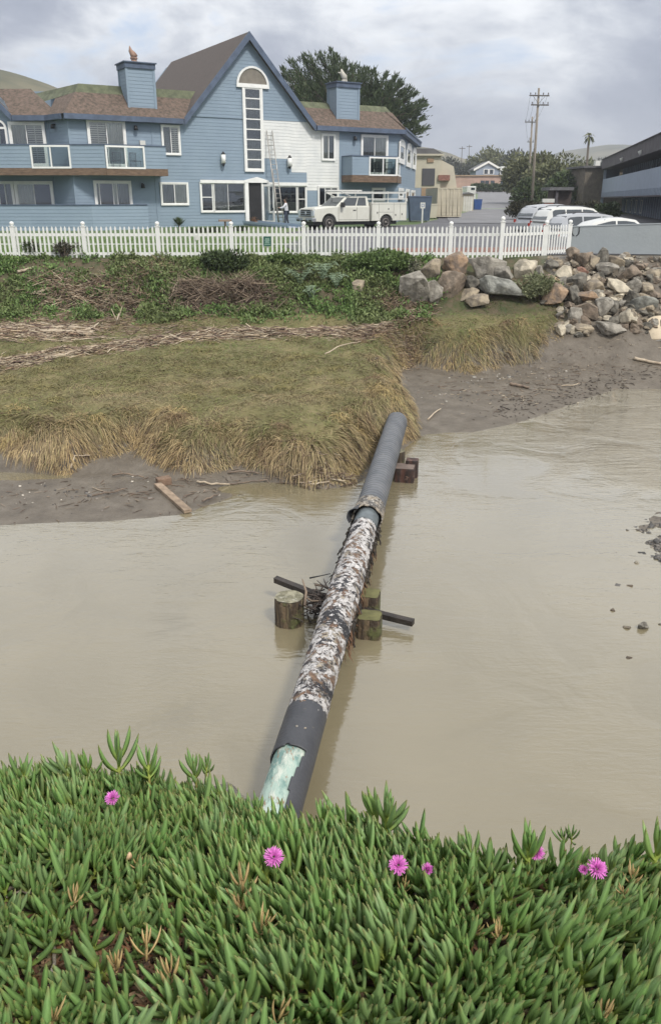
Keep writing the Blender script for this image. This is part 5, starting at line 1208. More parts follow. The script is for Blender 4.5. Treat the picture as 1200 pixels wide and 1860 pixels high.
# bare greyish trees on the skyline behind
for i, (px, Y, h, w_, lb) in enumerate(((775, 240, 9, 9, 'hazy grey tree behind the cream building'), (812, 260, 9, 10, 'hazy grey tree over the stair wing'), (842, 250, 8, 8, 'hazy grey tree behind the far poles'), (870, 262, 11, 8, 'dark hazy tree just left above the gabled house roof'), (893, 270, 13, 8, 'dark hazy tree behind the gabled house ridge'), (925, 255, 12, 9, 'hazy tree at the right gable of the far house'), (1075, 235, 8, 7, 'hazy treetop beneath the palm'), (1050, 210, 8, 6, 'dark flat-topped tree beyond the broad trees'))):
    bush('hazy_tree', at_g(px, Y), (w_ * .7, 5, h), 3200, .9, G_grey if i not in (3, 4, 7) else G_oliv, lb, 'tree', 60 + i, 'far trees on the skyline', 16, trunk=.3)
# palm
def build_palm():
    Y = 190; top = ony(1069, 247, Y); base = Vector((top.x, Y, gz(Y))); r = thing('palm_tree', base, 'thin tall palm with small ragged head against the far hill', 'tree')
    g = MB(); g.tube([base, base.lerp(top, .5) + Vector((.15, 0, 0)), top], [.34, .26, .22], 8); mk(g, 'trunk', M_bark, r)
    rng = np.random.default_rng(3); g = MB()
    for k in range(34):
        a = rng.uniform(0, 2 * PI); el = rng.uniform(-1.2, 1.1); L = rng.uniform(1.2, 1.8)
        d = Vector((math.cos(a) * math.cos(el), math.sin(a) * math.cos(el), math.sin(el))); s_ = d.cross(Vector((0, 0, 1))).normalized() * .22
        p1 = top + d * L * .6; p2 = top + d * L + Vector((0, 0, -.5)); g.quad(top, p1 + s_, p2, p1 - s_)
    mk(g, 'crown', G_oliv, r, recalc=False)
build_palm()
# planting bed before the lobby
def strappy(px, py, Y, h, n, label, m, seed, cat='plant', group=None, w=.03):
    rng = np.random.default_rng(seed); z = gz(Y); p = ony(px, py, Y); c = Vector((p.x, Y, z)); r = thing('garden_plant', c, label, cat, group)
    g = MB(); g.tube([c, c + Vector((0, 0, h * .4))], [.05, .04], 6); mk(g, 'stem', M_bark, r); g = MB()
    for k in range(n):
        a = rng.uniform(0, 2 * PI); el = rng.uniform(.1, 1.4); d = Vector((math.cos(a) * math.cos(el), math.sin(a) * math.cos(el), math.sin(el))); s_ = d.cross(Vector((0, 0, 1))).normalized() * w
        p0 = c + Vector((0, 0, h * .35)); p1 = p0 + d * h * .4; p2 = p0 + d * h * .62 + Vector((0, 0, -.06)); g.quad(p0, p1 + s_, p2, p1 - s_)
    mk(g, 'foliage', m, r, recalc=False)
strappy(325, 405, 50.5, 1.0, 90, 'spiky rosette plant against the inn wall left of the lobby', G_bush, 5)
fb = [(345, 49.8), (362, 50.2), (378, 50.6), (392, 51), (428, 52), (440, 52.4)]
for i, (px, Y) in enumerate(fb):
    bush('bedding_shrub', (ony(px, 400, Y).x, Y, gz(Y)), (.42, .3, .30), 700, .09, G_bush, ['small low shrub in the bed below the lobby window, next to the spiky plant', 'second low shrub from the spiky plant below the lobby window', 'low shrub left of the little notice stand', 'low shrub touching the little notice stand', 'low shrub right of the little notice stand', 'last low shrub of the bed beside the front door'][i], 'shrub', 80 + i, 'low shrubs below the lobby window', 7)
def land_hit(px, py, lo=5.5, hi=34):
    """where a sight line meets the built land"""
    d = ray(px, py); ys = np.arange(lo, hi, .04); t = ys / d.y; z = CZ + d.z * t; x = d.x * t
    h = land(x, ys); k = np.argmax(z <= h)
    if not (z <= h).any(): k = len(ys) - 1
    return Vector((x[k], ys[k], float(h[k])))
# mulch strip and kerb behind the fence
M_mulch = mat('red_mulch', (.21, .115, .09), .95, .4, 3, bump=.6, bscale=20)
def flat_sheet(name, pts, z, m, kind='structure'):
    g = MB(); g.quad(*[(x, y, z) for x, y in pts]); tag(mk(g, name, m), kind=kind)
flat_sheet('mulch_bed', [(2.6, 29.5), (9.6, 31.6), (10.5, 34.2), (2.2, 33.4)], 3.245, M_mulch)
g = MB(); F = Frame((4.9, 28.75), math.atan2(1.9, 2.75), 0); g.box(F, -.3, 3.5, -.18, .16, 2.7, 3.16); tag(mk(g, 'fence_kerb', M_conc, orig=(4.9, 28.75, 2.9)), 'low pale concrete kerb under the angled end of the picket fence', 'kerb')

# ---------------------------------------------------------------- boulders
def rock_mat(name, c, c2): return mat(name, c, .92, .3, 3.4, bump=1.0, bscale=9, col2=c2, detail=12, thr=(.42, .58))
RM = {'tan': rock_mat('rock_tan', (.36, .30, .215), (.19, .16, .125)), 'grey': rock_mat('rock_grey', (.33, .305, .26), (.17, .155, .13)), 'dark': rock_mat('rock_dark', (.19, .175, .145), (.08, .074, .062)),
      'brown': rock_mat('rock_brown', (.26, .205, .155), (.13, .105, .08)), 'orange': rock_mat('rock_orange', (.37, .255, .165), (.20, .155, .12)), 'pale': rock_mat('rock_pale', (.55, .49, .38), (.36, .32, .25)), 'blue': rock_mat('rock_blue', (.26, .26, .23), (.13, .13, .115)), 'red': rock_mat('rock_red', (.34, .19, .14), (.22, .13, .10))}
def rock_mesh(seed, box=.5, rough=.05, bev=.05):
    rr = random.Random(seed); b = bmesh.new()
    for i in range(15):
        v = Vector((rr.gauss(0, 1), rr.gauss(0, 1), rr.gauss(0, 1))).normalized()
        m = max(abs(v.x), abs(v.y), abs(v.z)); v = v.lerp(v / m, box) * rr.uniform(.82, 1.0); b.verts.new(v * .5)
    r_ = bmesh.ops.convex_hull(b, input=b.verts); 
    dead = [v for v in b.verts if not v.link_faces]
    if dead: bmesh.ops.delete(b, geom=dead, context='VERTS')
    bmesh.ops.dissolve_limit(b, angle_limit=.22, verts=b.verts, edges=b.edges)
    bmesh.ops.bevel(b, geom=list(b.edges), offset=bev, segments=2, affect='EDGES', profile=.55, clamp_overlap=True)
    bmesh.ops.triangulate(b, faces=b.faces)
    bmesh.ops.subdivide_edges(b, edges=[e for e in b.edges if e.calc_length() > .16], cuts=1)
    for v in b.verts: v.co += v.co.normalized() * (mn.noise(v.co * 5 + Vector((seed, 0, 0))) * rough)
    bmesh.ops.recalc_face_normals(b, faces=b.faces)
    return b
ROCK_CACHE = {}
def place_rock(px, py, w, h, col, label, seed, tilt=0, sink=.12, group='boulders of the bank below the fence', depth=.8, box=.5):
    c = land_hit(px, min(py + h * .42, 640)); s_ = px_size(c.y, c.z); W_ = w * s_ * 1.08; H_ = h * s_ * 1.12
    b = rock_mesh(seed, box)
    M = Matrix.Rotation(math.radians(tilt), 4, 'Y') @ Matrix.Diagonal((W_ * 1.06, max(W_ * depth, H_), H_ * 1.12, 1)) @ Matrix.Rotation(seed * 1.7, 4, 'Z')
    b.transform(M); me = bpy.data.meshes.new('boulder'); b.to_mesh(me); b.free()
    for p in me.polygons: p.use_smooth = False
    me.materials.append(RM[col]); o = bpy.data.objects.new('boulder', me); COL.objects.link(o)
    o.location = (c.x, c.y + W_ * .12, c.z + H_ * (.5 - sink)); tag(o, label, 'boulder', group)
    return o
ROCKS = [(780, 494, 40, 38, 'tan', 'square tan boulder under the fence beside the weeds', 0), (828, 482, 44, 40, 'orange', 'pointed orange-brown boulder right under the fence', 0), (886, 488, 60, 46, 'grey', 'big domed grey boulder against the foot of the fence', 0),
 (916, 503, 34, 34, 'grey', 'grey block wedged beside the wide beige slab', 0), (953, 493, 48, 38, 'pale', 'wide beige slab under the angled end of the fence', 0), (755, 527, 56, 56, 'grey', 'large rounded pale grey boulder at the edge of the grass', 0), (789, 532, 32, 38, 'grey', 'narrow grey boulder leaning on the large pale grey one', 0),
 (823, 520, 58, 44, 'brown', 'broad brown-grey boulder below the pointed orange one', 0), (863, 518, 34, 30, 'dark', 'dark grey rock under the domed boulder', 0), (851, 537, 38, 20, 'tan', 'flat light tan rock lying aslant on the grass edge', -14), (869, 548, 44, 22, 'tan', 'low tan-grey rock half sunk in the grass', 0),
 (911, 529, 84, 32, 'blue', 'long blue-grey slab sloping down to the grass', 20), (893, 511, 34, 14, 'dark', 'thin dark rock above the long blue-grey slab', 8), (978, 500, 18, 28, 'grey', 'small upright grey rock beneath the fence corner post', 0),
 (1038, 463, 26, 24, 'brown', 'brown rock at the top where fence and wall meet', 0), (1056, 470, 34, 32, 'brown', 'rounded brown boulder against the grey wall', 0), (1073, 478, 26, 26, 'tan', 'round tan rock in front of the grey wall', 0), (1089, 472, 30, 34, 'dark', 'dark grey-green boulder against the grey wall', 0), (1114, 481, 40, 24, 'tan', 'long tan rock right of the dark boulder at the wall', 12),
 (1002, 484, 32, 22, 'dark', 'dark flat rock below the kerb of the fence', 0), (1024, 496, 34, 22, 'pale', 'beige flat-topped rock below the fence end', 10), (1003, 509, 30, 28, 'orange', 'orange-brown split rock with dark left face', 0), (1020, 510, 20, 26, 'grey', 'slim grey rock leaning beside the split orange one', 25), (1046, 514, 42, 34, 'dark', 'pointed dark green-grey boulder in the middle of the bank', 0),
 (1056, 494, 22, 16, 'red', 'small brick-red rock above the pointed dark boulder', 0), (1108, 492, 48, 22, 'grey', 'low grey slab above the long beige slab', 6), (1140, 497, 44, 26, 'brown', 'square-ended dark brown block toward the top right', 0), (1080, 524, 42, 30, 'tan', 'beige faceted rock right of the pointed dark boulder', 0), (1126, 526, 66, 22, 'pale', 'long beige slab tilted down to the right', 28),
 (1150, 520, 36, 26, 'grey', 'weathered grey rock above the blue-grey boulder', 0), (1173, 528, 28, 30, 'tan', 'pointed tan rock at the upper right', 0), (1010, 537, 50, 40, 'orange', 'large orange-faced boulder at the end of the grass', 0), (1044, 538, 30, 36, 'dark', 'steep dark grey rock beside the orange-faced boulder', -10), (1066, 543, 40, 24, 'orange', 'flat rusty orange rock in the middle of the bank', 20),
 (1088, 541, 28, 14, 'pale', 'small flat pale blue-grey rock on top of others', 0), (1092, 560, 34, 36, 'grey', 'tall grey rock in the lower middle of the bank', 0), (1109, 561, 24, 30, 'dark', 'narrow dark rock next to the tall grey one', 0), (1124, 537, 16, 20, 'pale', 'small pale oblong rock standing on end', 30), (1064, 570, 46, 34, 'brown', 'ribbed brown-grey rock near the foot of the bank', 15),
 (1040, 577, 28, 28, 'grey', 'small grey rock at the foot of the ribbed one', 0), (1168, 553, 52, 32, 'blue', 'smooth blue-grey boulder above the cream disc', 0), (1134, 578, 22, 36, 'pale', 'upright pale wedge of rock near the cream disc', 0), (1017, 601, 18, 20, 'pale', 'small cream rock at the lower left foot of the bank', 0), (1029, 597, 16, 20, 'grey', 'small grey rock touching the cream rock at the foot', 0),
 (1058, 599, 40, 18, 'tan', 'flat tan rock at the foot of the bank on the mud', 8), (1108, 600, 62, 22, 'grey', 'broad flat grey slab sloping onto the mud', 14), (1116, 582, 34, 16, 'dark', 'dark wet rock behind the flat grey slab', 0), (1146, 545, 26, 30, 'dark', 'dark rock left of the blue-grey boulder', 0), (1190, 535, 30, 24, 'brown', 'brown rock at the far right above the disc', 0), (1186, 500, 34, 16, 'tan', 'flat tan rock at the far upper right', 0), (1162, 486, 26, 14, 'brown', 'low brown rock just below the grey wall', 0), (650, 524, 30, 26, 'tan', 'lone tan rock among the weeds left of the boulders', 0), (745, 545, 20, 12, 'brown', 'small brown stone at the foot of the large pale grey boulder', 0)]
for i, (px, py, w, h, col, lb, tl) in enumerate(ROCKS): place_rock(px, py, w, h, col, lb, 100 + i, tl)
fill = []
for i in range(14):
    b = rock_mesh(400 + i, .4, .05, .05); me = bpy.data.meshes.new('rubble_stone'); b.to_mesh(me); b.free(); me.materials.append(RM[('tan', 'grey', 'brown', 'pale', 'brown', 'tan', 'dark')[i % 7]]); fill.append(me)
n_ = 0
for i in range(306):
    px = R.uniform(985, 1215); py = R.uniform(466, 612)
    if px < 1010 and py > 560: continue
    c = land_hit(px, py)
    if c.z < .55 or c.y > 29.4: continue
    sz = R.uniform(.14, .48) * (1.0 if py > 480 else .8)
    o = bpy.data.objects.new('rubble_stone', fill[R.randrange(14)]); COL.objects.link(o); o.location = (c.x, c.y, c.z + sz * .1)
    o.scale = (sz * R.uniform(.8, 1.5), sz, sz * R.uniform(.5, .9)); o.rotation_euler = (R.uniform(-.5, .5), R.uniform(-.5, .5), R.uniform(0, 6)); tag(o, 'small broken rubble stone filling the gaps between the boulders', 'stone', 'rubble stones between the boulders'); n_ += 1
c = onz(405, 1446, 2.30); b = rock_mesh(77, .6); me = bpy.data.meshes.new('boulder'); b.to_mesh(me); b.free(); me.materials.append(RM['grey']); o = bpy.data.objects.new('boulder', me); COL.objects.link(o); o.location = c; o.scale = (.26, .2, .08); o.rotation_euler = (0, .25, .3); tag(o, 'flat grey rock just behind the ice plant left of the pipe', 'boulder')
# cream disc: end of a broad concrete drain
def build_disc():
    c = land_hit(1190, 612); r = thing('concrete_drain', c, 'cream round concrete drain end tilted among the boulders', 'drain')
    ax = Vector((-.35, -.55, .75)).normalized(); X = ax.orthogonal().normalized(); Y_ = ax.cross(X); cc = c + Vector((.1, .2, .22))
    g = MB(); g.rev(cc, [(.50, -.5), (.52, -.02), (.50, .0)], 36, (X, Y_, ax)); mk(g, 'pipe_wall', M_conc, r)
    g = MB(); g.rev(cc, [(.495, .001), (.48, .035), (.02, .04)], 36, (X, Y_, ax)); mk(g, 'lid', mat('cream_concrete', (.62, .52, .38), .85, .1, 3, bump=.2), r)
build_disc()

# ---------------------------------------------------------------- marsh turf and weeds
def blades(P, D, L, W_, droop, rng, segs=3):
    """curved grass blades: base P, lean direction D (unit-ish, with z), length, width; droop pulls tips down"""
    n = len(P); side = np.cross(D, [0, 0, 1.0]); side += rng.normal(0, .3, (n, 3)); side /= np.linalg.norm(side, axis=1)[:, None] + 1e-9
    rows = []; p = P.copy(); d = D.copy()
    for k in range(segs + 1):
        w = (W_ * (1 - (k / segs) ** 1.5) + .0006)[:, None] * .5
        rows += [p - side * w, p + side * w]
        d = d.copy(); d[:, 2] -= droop / segs * (1 + k * .5); dn = d / (np.linalg.norm(d, axis=1)[:, None] + 1e-9); p = p + dn * (L / segs)[:, None]
    V = np.stack(rows, 1); m = (segs + 1) * 2; V = V.reshape(-1, 3)
    base = np.arange(n)[:, None] * m; Fa = np.concatenate([base + np.array([2 * k, 2 * k + 1, 2 * k + 3, 2 * k + 2]) for k in range(segs)], 0)
    return V, Fa
def grad_dm(x, y, e=.12):
    f = lambda a, b: sdist(np.stack([a, b], 1), MARSH)
    gx = (f(x + e, y) - f(x - e, y)) / (2 * e); gy = (f(x, y + e) - f(x, y - e)) / (2 * e); l = np.hypot(gx, gy) + 1e-6
    return gx / l, gy / l
M_grass = attr_mat('marsh_grass_blades', .75, .2)
def build_marsh():
    rng = np.random.default_rng(12)
    n = 560000; x = rng.uniform(-12.5, 9.0, n); y = rng.uniform(12.8, 27.6, n)
    vis = (np.abs(x) < (y + 3) * .44 + .8); x, y = x[vis], y[vis]
    dm = sdist(np.stack([x, y], 1), MARSH)
    h, ds, _ = land(x, y, True)
    dens = np.where(dm < .9, 1.0, .40) * (dm > .02)
    dens = dens * np.where(y > 22, .6, 1.0) * (1 - sm(25.2, 26.4, y) * np.where(x > 2, .3, .75))
    keep = rng.uniform(0, 1, len(x)) < dens; x, y, dm, h = x[keep], y[keep], dm[keep], h[keep]
    n = len(x); gx, gy = grad_dm(x, y)
    ew = .35 + 1.5 * fbm(x, y, 1.1, 47) * .9; edge = 1 - sm(.05, 1.0, dm / ew); fringe = 1 - sm(.0, .55, dm)
    pa = fbm(x, y, .8, 40); pb = fbm(x, y, 2.6, 41)
    ang = fbm(x, y, .9, 44) * 12 + rng.normal(0, .7, n)
    D = np.stack([-gx * edge * 1.3 + np.cos(ang) * .75, -gy * edge * 1.3 + np.sin(ang) * .75, .55 - .35 * edge + rng.uniform(-.1, .35, n)], 1)
    D /= np.linalg.norm(D, axis=1)[:, None]
    L = rng.uniform(.09, .24, n) * (1 + .8 * edge * rng.uniform(.3, 1.6, n)) * (0.6 + .8 * pb); W_ = rng.uniform(.006, .013, n) * (1 + .3 * edge)
    P = np.stack([x, y, h - .01], 1)
    edge0 = edge
    # messy tussocks and matted tangles that break the combed look
    m = 640; tx = rng.uniform(-10, 7.5, m); ty = rng.uniform(13, 25.5, m); td = sdist(np.stack([tx, ty], 1), MARSH); ok = (td > .05) & ((td < 1.1) | (rng.uniform(0, 1, m) < .35)) & (np.abs(tx) < (ty + 3) * .44 + .8); tx, ty, td = tx[ok], ty[ok], td[ok]
    nb = 110; bx = np.repeat(tx, nb) + rng.normal(0, .13, len(tx) * nb); by = np.repeat(ty, nb) + rng.normal(0, .10, len(tx) * nb); bd = np.repeat(td, nb); tone = np.repeat(rng.uniform(0, 1, len(tx)), nb)
    bh = land(bx, by); ba = rng.uniform(0, 2 * PI, len(bx)); bl = rng.uniform(.12, .34, len(bx)); rr_ = np.hypot(bx - np.repeat(tx, nb), by - np.repeat(ty, nb))
    tgx, tgy = grad_dm(np.repeat(tx, nb), np.repeat(ty, nb)); ed = (1 - sm(.1, .9, bd))
    BD = np.stack([np.cos(ba) * .8 + (bx - np.repeat(tx, nb)) * 3 - tgx * ed * .7, np.sin(ba) * .8 + (by - np.repeat(ty, nb)) * 3 - tgy * ed * .7, rng.uniform(.2, 1.0, len(bx))], 1); BD /= np.linalg.norm(BD, axis=1)[:, None]
    BP = np.stack([bx, by, bh + .05 * np.exp(-(rr_ / .12) ** 2)], 1)
    P = np.concatenate([P, BP]); D = np.concatenate([D, BD]); L = np.concatenate([L, bl]); W_ = np.concatenate([W_, rng.uniform(.006, .012, len(bx))]); edge = np.concatenate([edge, .45 + ed * .4])
    V, Fa = blades(P, D, L, W_, .75 + .9 * edge, rng)
    straw = np.array([.37, .285, .165]); gold = np.array([.40, .295, .15]); olive = np.array([.175, .18, .07]); green = np.array([.125, .175, .05]); brown = np.array([.15, .105, .07]); dull = np.array([.285, .235, .135])
    f = np.clip(edge0 * .95 + (pb - .5) * .9 + rng.normal(0, .24, n) + .22 * sm(.5, -1.0, y - 22) * 0, 0, 1)[:, None]
    g_ = np.clip((pa - .46) * 3.5 + (pb - .5) * 1.2, 0, 1)[:, None]
    inner = (olive * (1 - g_) + dull * g_); up = sm(20.5, 23.5, y)[:, None]; inner = inner * (1 - up) + (green * (1 - g_) + olive * g_) * up
    mound2 = sm(1.2, 2.2, x)[:, None] * sm(17.5, 19, y)[:, None]
    inner = inner * (1 - mound2 * .7) + green * mound2 * .7
    c = inner * (1 - f) + (straw * (1 - g_) + gold * g_) * f
    dk = (rng.uniform(0, 1, n) < .14 + .22 * sm(.45, .7, fbm(x, y, 3.5, 48)))[:, None]; c = np.where(dk, brown * (.7 + .6 * rng.uniform(0, 1, (n, 1))), c)
    c = c * rng.uniform(.72, 1.25, (n, 1))
    tb = (tone * .8 + .2 * rng.uniform(0, 1, len(tone)))[:, None]; cb = np.where(tb < .33, np.array([.20, .135, .08]), np.where(tb < .66, np.array([.36, .27, .14]), np.array([.43, .33, .15]))) * rng.uniform(.55, 1.2, (len(tone), 1))
    mixg = (np.repeat(sm(.9, 1.6, td), nb)[:, None]); cb = cb * (1 - mixg * .6) + np.array([.17, .175, .07]) * mixg * .6
    tint = np.repeat(np.concatenate([c, cb]), 8, 0)
    o = link_np('marsh_grass', V, Fa, M_grass, None, tint); tag(o, kind='stuff')
build_marsh()
M_weed = attr_mat('weed_leaves', .6, .3)
def build_weeds():
    rng = np.random.default_rng(15)
    n = 34000; x = rng.uniform(-13.5, 7.5, n); y = rng.uniform(24.6, 29.15, n)
    d0 = fbm(x, y, .75, 50); d1 = fbm(x, y, 2.0, 51)
    keep = (fbm(x, y, .55, 58) < .80) & (sm(25.0, 26.0, y + (d0 - .5) * 2.0) * (.15 + 1.5 * sm(.38, .6, d0 * .6 + d1 * .4)) > rng.uniform(0, 1, n)) & (x < 3.2 + (d1 - .5) * 2)
    x, y, d0, d1 = x[keep], y[keep], d0[keep], d1[keep]; n = len(x); h = land(x, y)
    parts = []; tt = []; k = 4
    hh = rng.uniform(0, 1, n) * (.05 + .34 * sm(.42, .62, d1)) * np.where(y > 28.5, .6, 1)
    for j in range(k):
        P = np.stack([x + rng.normal(0, .05, n), y + rng.normal(0, .05, n), h + hh * rng.uniform(.3, 1, n)], 1)
        D = rng.normal(0, 1, (n, 3)); D[:, 2] = np.abs(D[:, 2]) * .8; D /= np.linalg.norm(D, axis=1)[:, None]
        parts.append(leaf_cloud(P, D, .105, rng, .2, 2.3, .3))
        g_ = np.array([.075, .15, .04]); g2 = np.array([.15, .22, .065]); g3 = np.array([.16, .165, .075]); m = rng.uniform(0, 1, (n, 1)); q_ = np.clip((d0 - .4) * 4, 0, 1)[:, None]
        c = (g_ * (1 - m) + g2 * m) * (1 - q_ * .6) + g3 * q_ * .6; tt.append(np.repeat(c * rng.uniform(.7, 1.25, (n, 1)), 4, 0))
    V, Fa = join(parts); tag(link_np('bank_weeds', V, Fa, M_weed, None, np.concatenate(tt)), kind='stuff')
    # mown lawn behind the fence keeps a short nap
    n = 26000; x = rng.uniform(-15, 0.5, n); y = 29.2 + rng.uniform(0, 1, n) ** 1.4 * 14; h = land(x, y)
    P = np.stack([x, y, h], 1); D = rng.normal(0, .45, (n, 3)); D[:, 2] = 1; D /= np.linalg.norm(D, axis=1)[:, None]
    V, Fa = blades(P, D, rng.uniform(.05, .10, n), rng.uniform(.01, .02, n), .2, rng, 2)
    c = np.array([.10, .17, .04]) * rng.uniform(.7, 1.4, (n, 1)); tag(link_np('lawn_grass', V, Fa, M_grass, None, np.repeat(c, 6, 0)), kind='stuff')
build_weeds()
def on_land(px, py, dz=0): c = land_hit(px, py); return c + Vector((0, 0, dz))
bush('bank_bush', on_land(410, 492), (.85, .6, .75), 3600, .10, G_bush, 'dense dark green bush just below the fence left of the green notice', 'bush', 90, None, 14)
bush('bank_bush', on_land(690, 492), (1.35, .8, .75), 5200, .10, foliage_mat('fresh_bush', (.05, .09, .02), (.13, .19, .06), .6, 1.2), 'wide bright green bush at the left end of the boulders', 'bush', 91, None, 16)
bush('bank_bush', on_land(525, 480), (.9, .5, .35), 2400, .09, foliage_mat('fresh_bush', (.05, .09, .02), (.13, .19, .06)), 'low grassy green bush spreading below the fence middle', 'bush', 92, None, 12)
bush('bank_bush', on_land(975, 545), (.85, .6, .85), 3600, .085, foliage_mat('sage_bush', (.12, .145, .07), (.24, .25, .14), .7, 1.5), 'pale sage-green bush in front of the boulders', 'bush', 93, None, 14)
bush('fence_shrub', on_land(62, 468), (.38, .25, .78), 750, .075, G_bush, 'thin straggly green shrub before the fence, nearest the left edge', 'shrub', 94, 'straggly shrubs before the fence', 9, sp=.9)
bush('fence_shrub', on_land(118, 470), (.62, .3, .68), 1000, .075, G_dark, 'sparse brownish twiggy shrub before the fence at the left', 'shrub', 95, 'straggly shrubs before the fence', 11, sp=.9)
bush('fence_shrub', on_land(752, 500), (.22, .2, .7), 500, .08, foliage_mat('grey_weed', (.16, .17, .11), (.28, .28, .2)), 'small grey-green weed stalk at the right edge of the bright bush', 'weed', 96, None, 6)
# silvery fern-like plants
M_fern = foliage_mat('fern_leaf', (.13, .19, .12), (.24, .31, .20), .6, 1.5)
def fern(px, py, L, label, seed, n=15):
    rng = np.random.default_rng(seed); c = on_land(px, py); r = thing('fern', c, label, 'plant', 'silvery ferns on the bank'); g = MB()
    for k in range(n):
        a = rng.uniform(0, 2 * PI); d = Vector((math.cos(a), math.sin(a), 0)); s_ = Vector((-d.y, d.x, 0)); l = L * rng.uniform(.7, 1.1); m = 9
        pts = [c + d * l * (i / m) * .8 + Vector((0, 0, l * (.75 * math.sin(min(i / m, 1) * 2.2)))) for i in range(m + 1)]
        for i in range(1, m):
            w = .10 * l / .6 * math.sin(PI * min(1, (i + .6) / m)) + .015
            for sg in (-1, 1):
                t = (pts[i + 1] - pts[i - 1]).normalized(); p = pts[i]; g.quad(p, p + s_ * sg * w * .5 + t * .02, p + s_ * sg * w + t * .05 - Vector((0, 0, .02)), p + s_ * sg * w * .5 - t * .02)
        for i in range(m): g.quad(pts[i] - s_ * .006, pts[i] + s_ * .006, pts[i + 1] + s_ * .004, pts[i + 1] - s_ * .004)
    mk(g, 'fronds', M_fern, r, recalc=False)
for i, (px, py, L, lb) in enumerate(((545, 520, .75, 'left large silvery fern right of the stick pile'), (585, 512, .8, 'largest silvery fern in the middle of the bank'), (610, 525, .6, 'right silvery fern nearest the tan rock'), (565, 545, .5, 'low silvery fern in front of the two large ones'))): fern(px, py, L, lb, 200 + i)

# ---------------------------------------------------------------- driftwood, reeds and brush
M_stick = attr_mat('dry_sticks', .85, .2)
def sticks_np(C, L, rad, rng, flat=.25, sides=3, yaw=None):
    """straight dry stalks as thin triangular prisms"""
    n = len(C); a = rng.uniform(0, 2 * PI, n) if yaw is None else yaw; el = rng.normal(0, flat, n)
    d = np.stack([np.cos(a) * np.cos(el), np.sin(a) * np.cos(el), np.sin(el)], 1); s1 = np.cross(d, [0, 0, 1.0]); s1 /= np.linalg.norm(s1, axis=1)[:, None] + 1e-9; s2 = np.cross(d, s1)
    rows = []
    bend = rng.normal(0, .06, (n, 1)) * s1 * L[:, None]
    for t, rr in ((-.5, .8), (0, 1.0), (.5, .45)):
        c = C + d * (L * t)[:, None] + (bend if t == 0 else 0)
        for k in range(sides): an = 2 * PI * k / sides; rows.append(c + (s1 * math.cos(an) + s2 * math.sin(an)) * (rad * rr)[:, None])
    V = np.stack(rows, 1).reshape(-1, 3); m = 3 * sides; base = np.arange(n)[:, None] * m; Fa = []
    for k in range(2):
        for j in range(sides): Fa.append(base + np.array([k * sides + j, k * sides + (j + 1) % sides, (k + 1) * sides + (j + 1) % sides, (k + 1) * sides + j]))
    return V, np.concatenate(Fa, 0), m
def stick_field(name, path, spread, n, Lr, rr, cols, seed, pile=0.0, flat=.2, along=False):
    """path in photo pixels; spread in metres"""
    rng = np.random.default_rng(seed); pts = [on_land(px, py) for px, py in path]
    A = np.array([(p.x, p.y) for p in pts]); seg = np.linalg.norm(np.diff(A, axis=0), axis=1); cum = np.concatenate([[0], np.cumsum(seg)])
    s_ = rng.uniform(0, cum[-1], n); k = np.clip(np.searchsorted(cum, s_) - 1, 0, len(seg) - 1); t = ((s_ - cum[k]) / seg[k])[:, None]
    c = A[k] * (1 - t) + A[k + 1] * t; off = rng.normal(0, 1, (n, 2)) * spread * (.5 + fbm(c[:, 0], c[:, 1], 1.2, seed)[:, None]); c = c + off
    up = rng.uniform(0, 1, n) * pile * np.exp(-(off ** 2).sum(1) / (2 * spread ** 2))
    z = land(c[:, 0], c[:, 1]) + .01 + up
    dv = (A[k + 1] - A[k]); yaw = np.arctan2(dv[:, 1], dv[:, 0]) + rng.normal(0, .7, n) if along else None
    L = rng.uniform(*Lr, n) * rng.choice([.6, 1, 1, 1.6], n); rad = rng.uniform(*rr, n)
    V, Fa, m = sticks_np(np.column_stack([c, z]), L, rad, rng, flat, 3, yaw)
    cc = np.array(cols)[rng.integers(0, len(cols), n)] * rng.uniform(.6, 1.25, (n, 1))
    tag(link_np(name, V, Fa, M_stick, None, np.repeat(cc, m, 0)), kind='stuff')
REED = [(.40, .31, .21), (.30, .22, .15), (.22, .15, .105), (.36, .30, .22), (.17, .12, .10)]
PALE = [(.50, .42, .31), (.42, .34, .25), (.30, .23, .17)]
DARKB = [(.12, .09, .07), (.18, .13, .10), (.26, .20, .15), (.30, .24, .18)]
stick_field('reed_wrack', [(-30, 672), (60, 655), (130, 640), (200, 632), (330, 617), (420, 610), (500, 606), (580, 604), (650, 606), (700, 596), (735, 578), (775, 556)], .27, 5600, (.14, .45), (.007, .018), REED + PALE[:1], 301, .14, .15, True)
stick_field('reed_wrack', [(640, 608), (690, 602), (730, 610), (750, 620)], .38, 1500, (.14, .4), (.005, .012), REED, 302, .12, .2)
stick_field('reed_wrack', [(-20, 603), (60, 606), (160, 606)], .38, 1100, (.2, .6), (.010, .026), PALE + REED, 303, .08, .12, True)
stick_field('reed_wrack', [(-20, 582), (100, 580), (220, 590), (340, 600)], .7, 2600, (.12, .35), (.005, .011), REED, 304, .04, .15)
stick_field('brush_pile', [(335, 546), (400, 550), (478, 546)], .34, 3000, (.3, .9), (.007, .016), DARKB + [(.32, .25, .18)], 305, .62, .45)
stick_field('brush_pile', [(85, 520), (140, 540), (230, 552)], .38, 1300, (.2, .7), (.007, .016), REED + PALE[:2], 306, .25, .35)
stick_field('brush_pile', [(180, 520), (245, 545), (220, 560)], .4, 1000, (.2, .6), (.007, .015), DARKB + REED, 307, .3, .4)
stick_field('brush_pile', [(690, 548), (740, 560)], .35, 700, (.2, .5), (.005, .012), REED, 308, .2, .35)
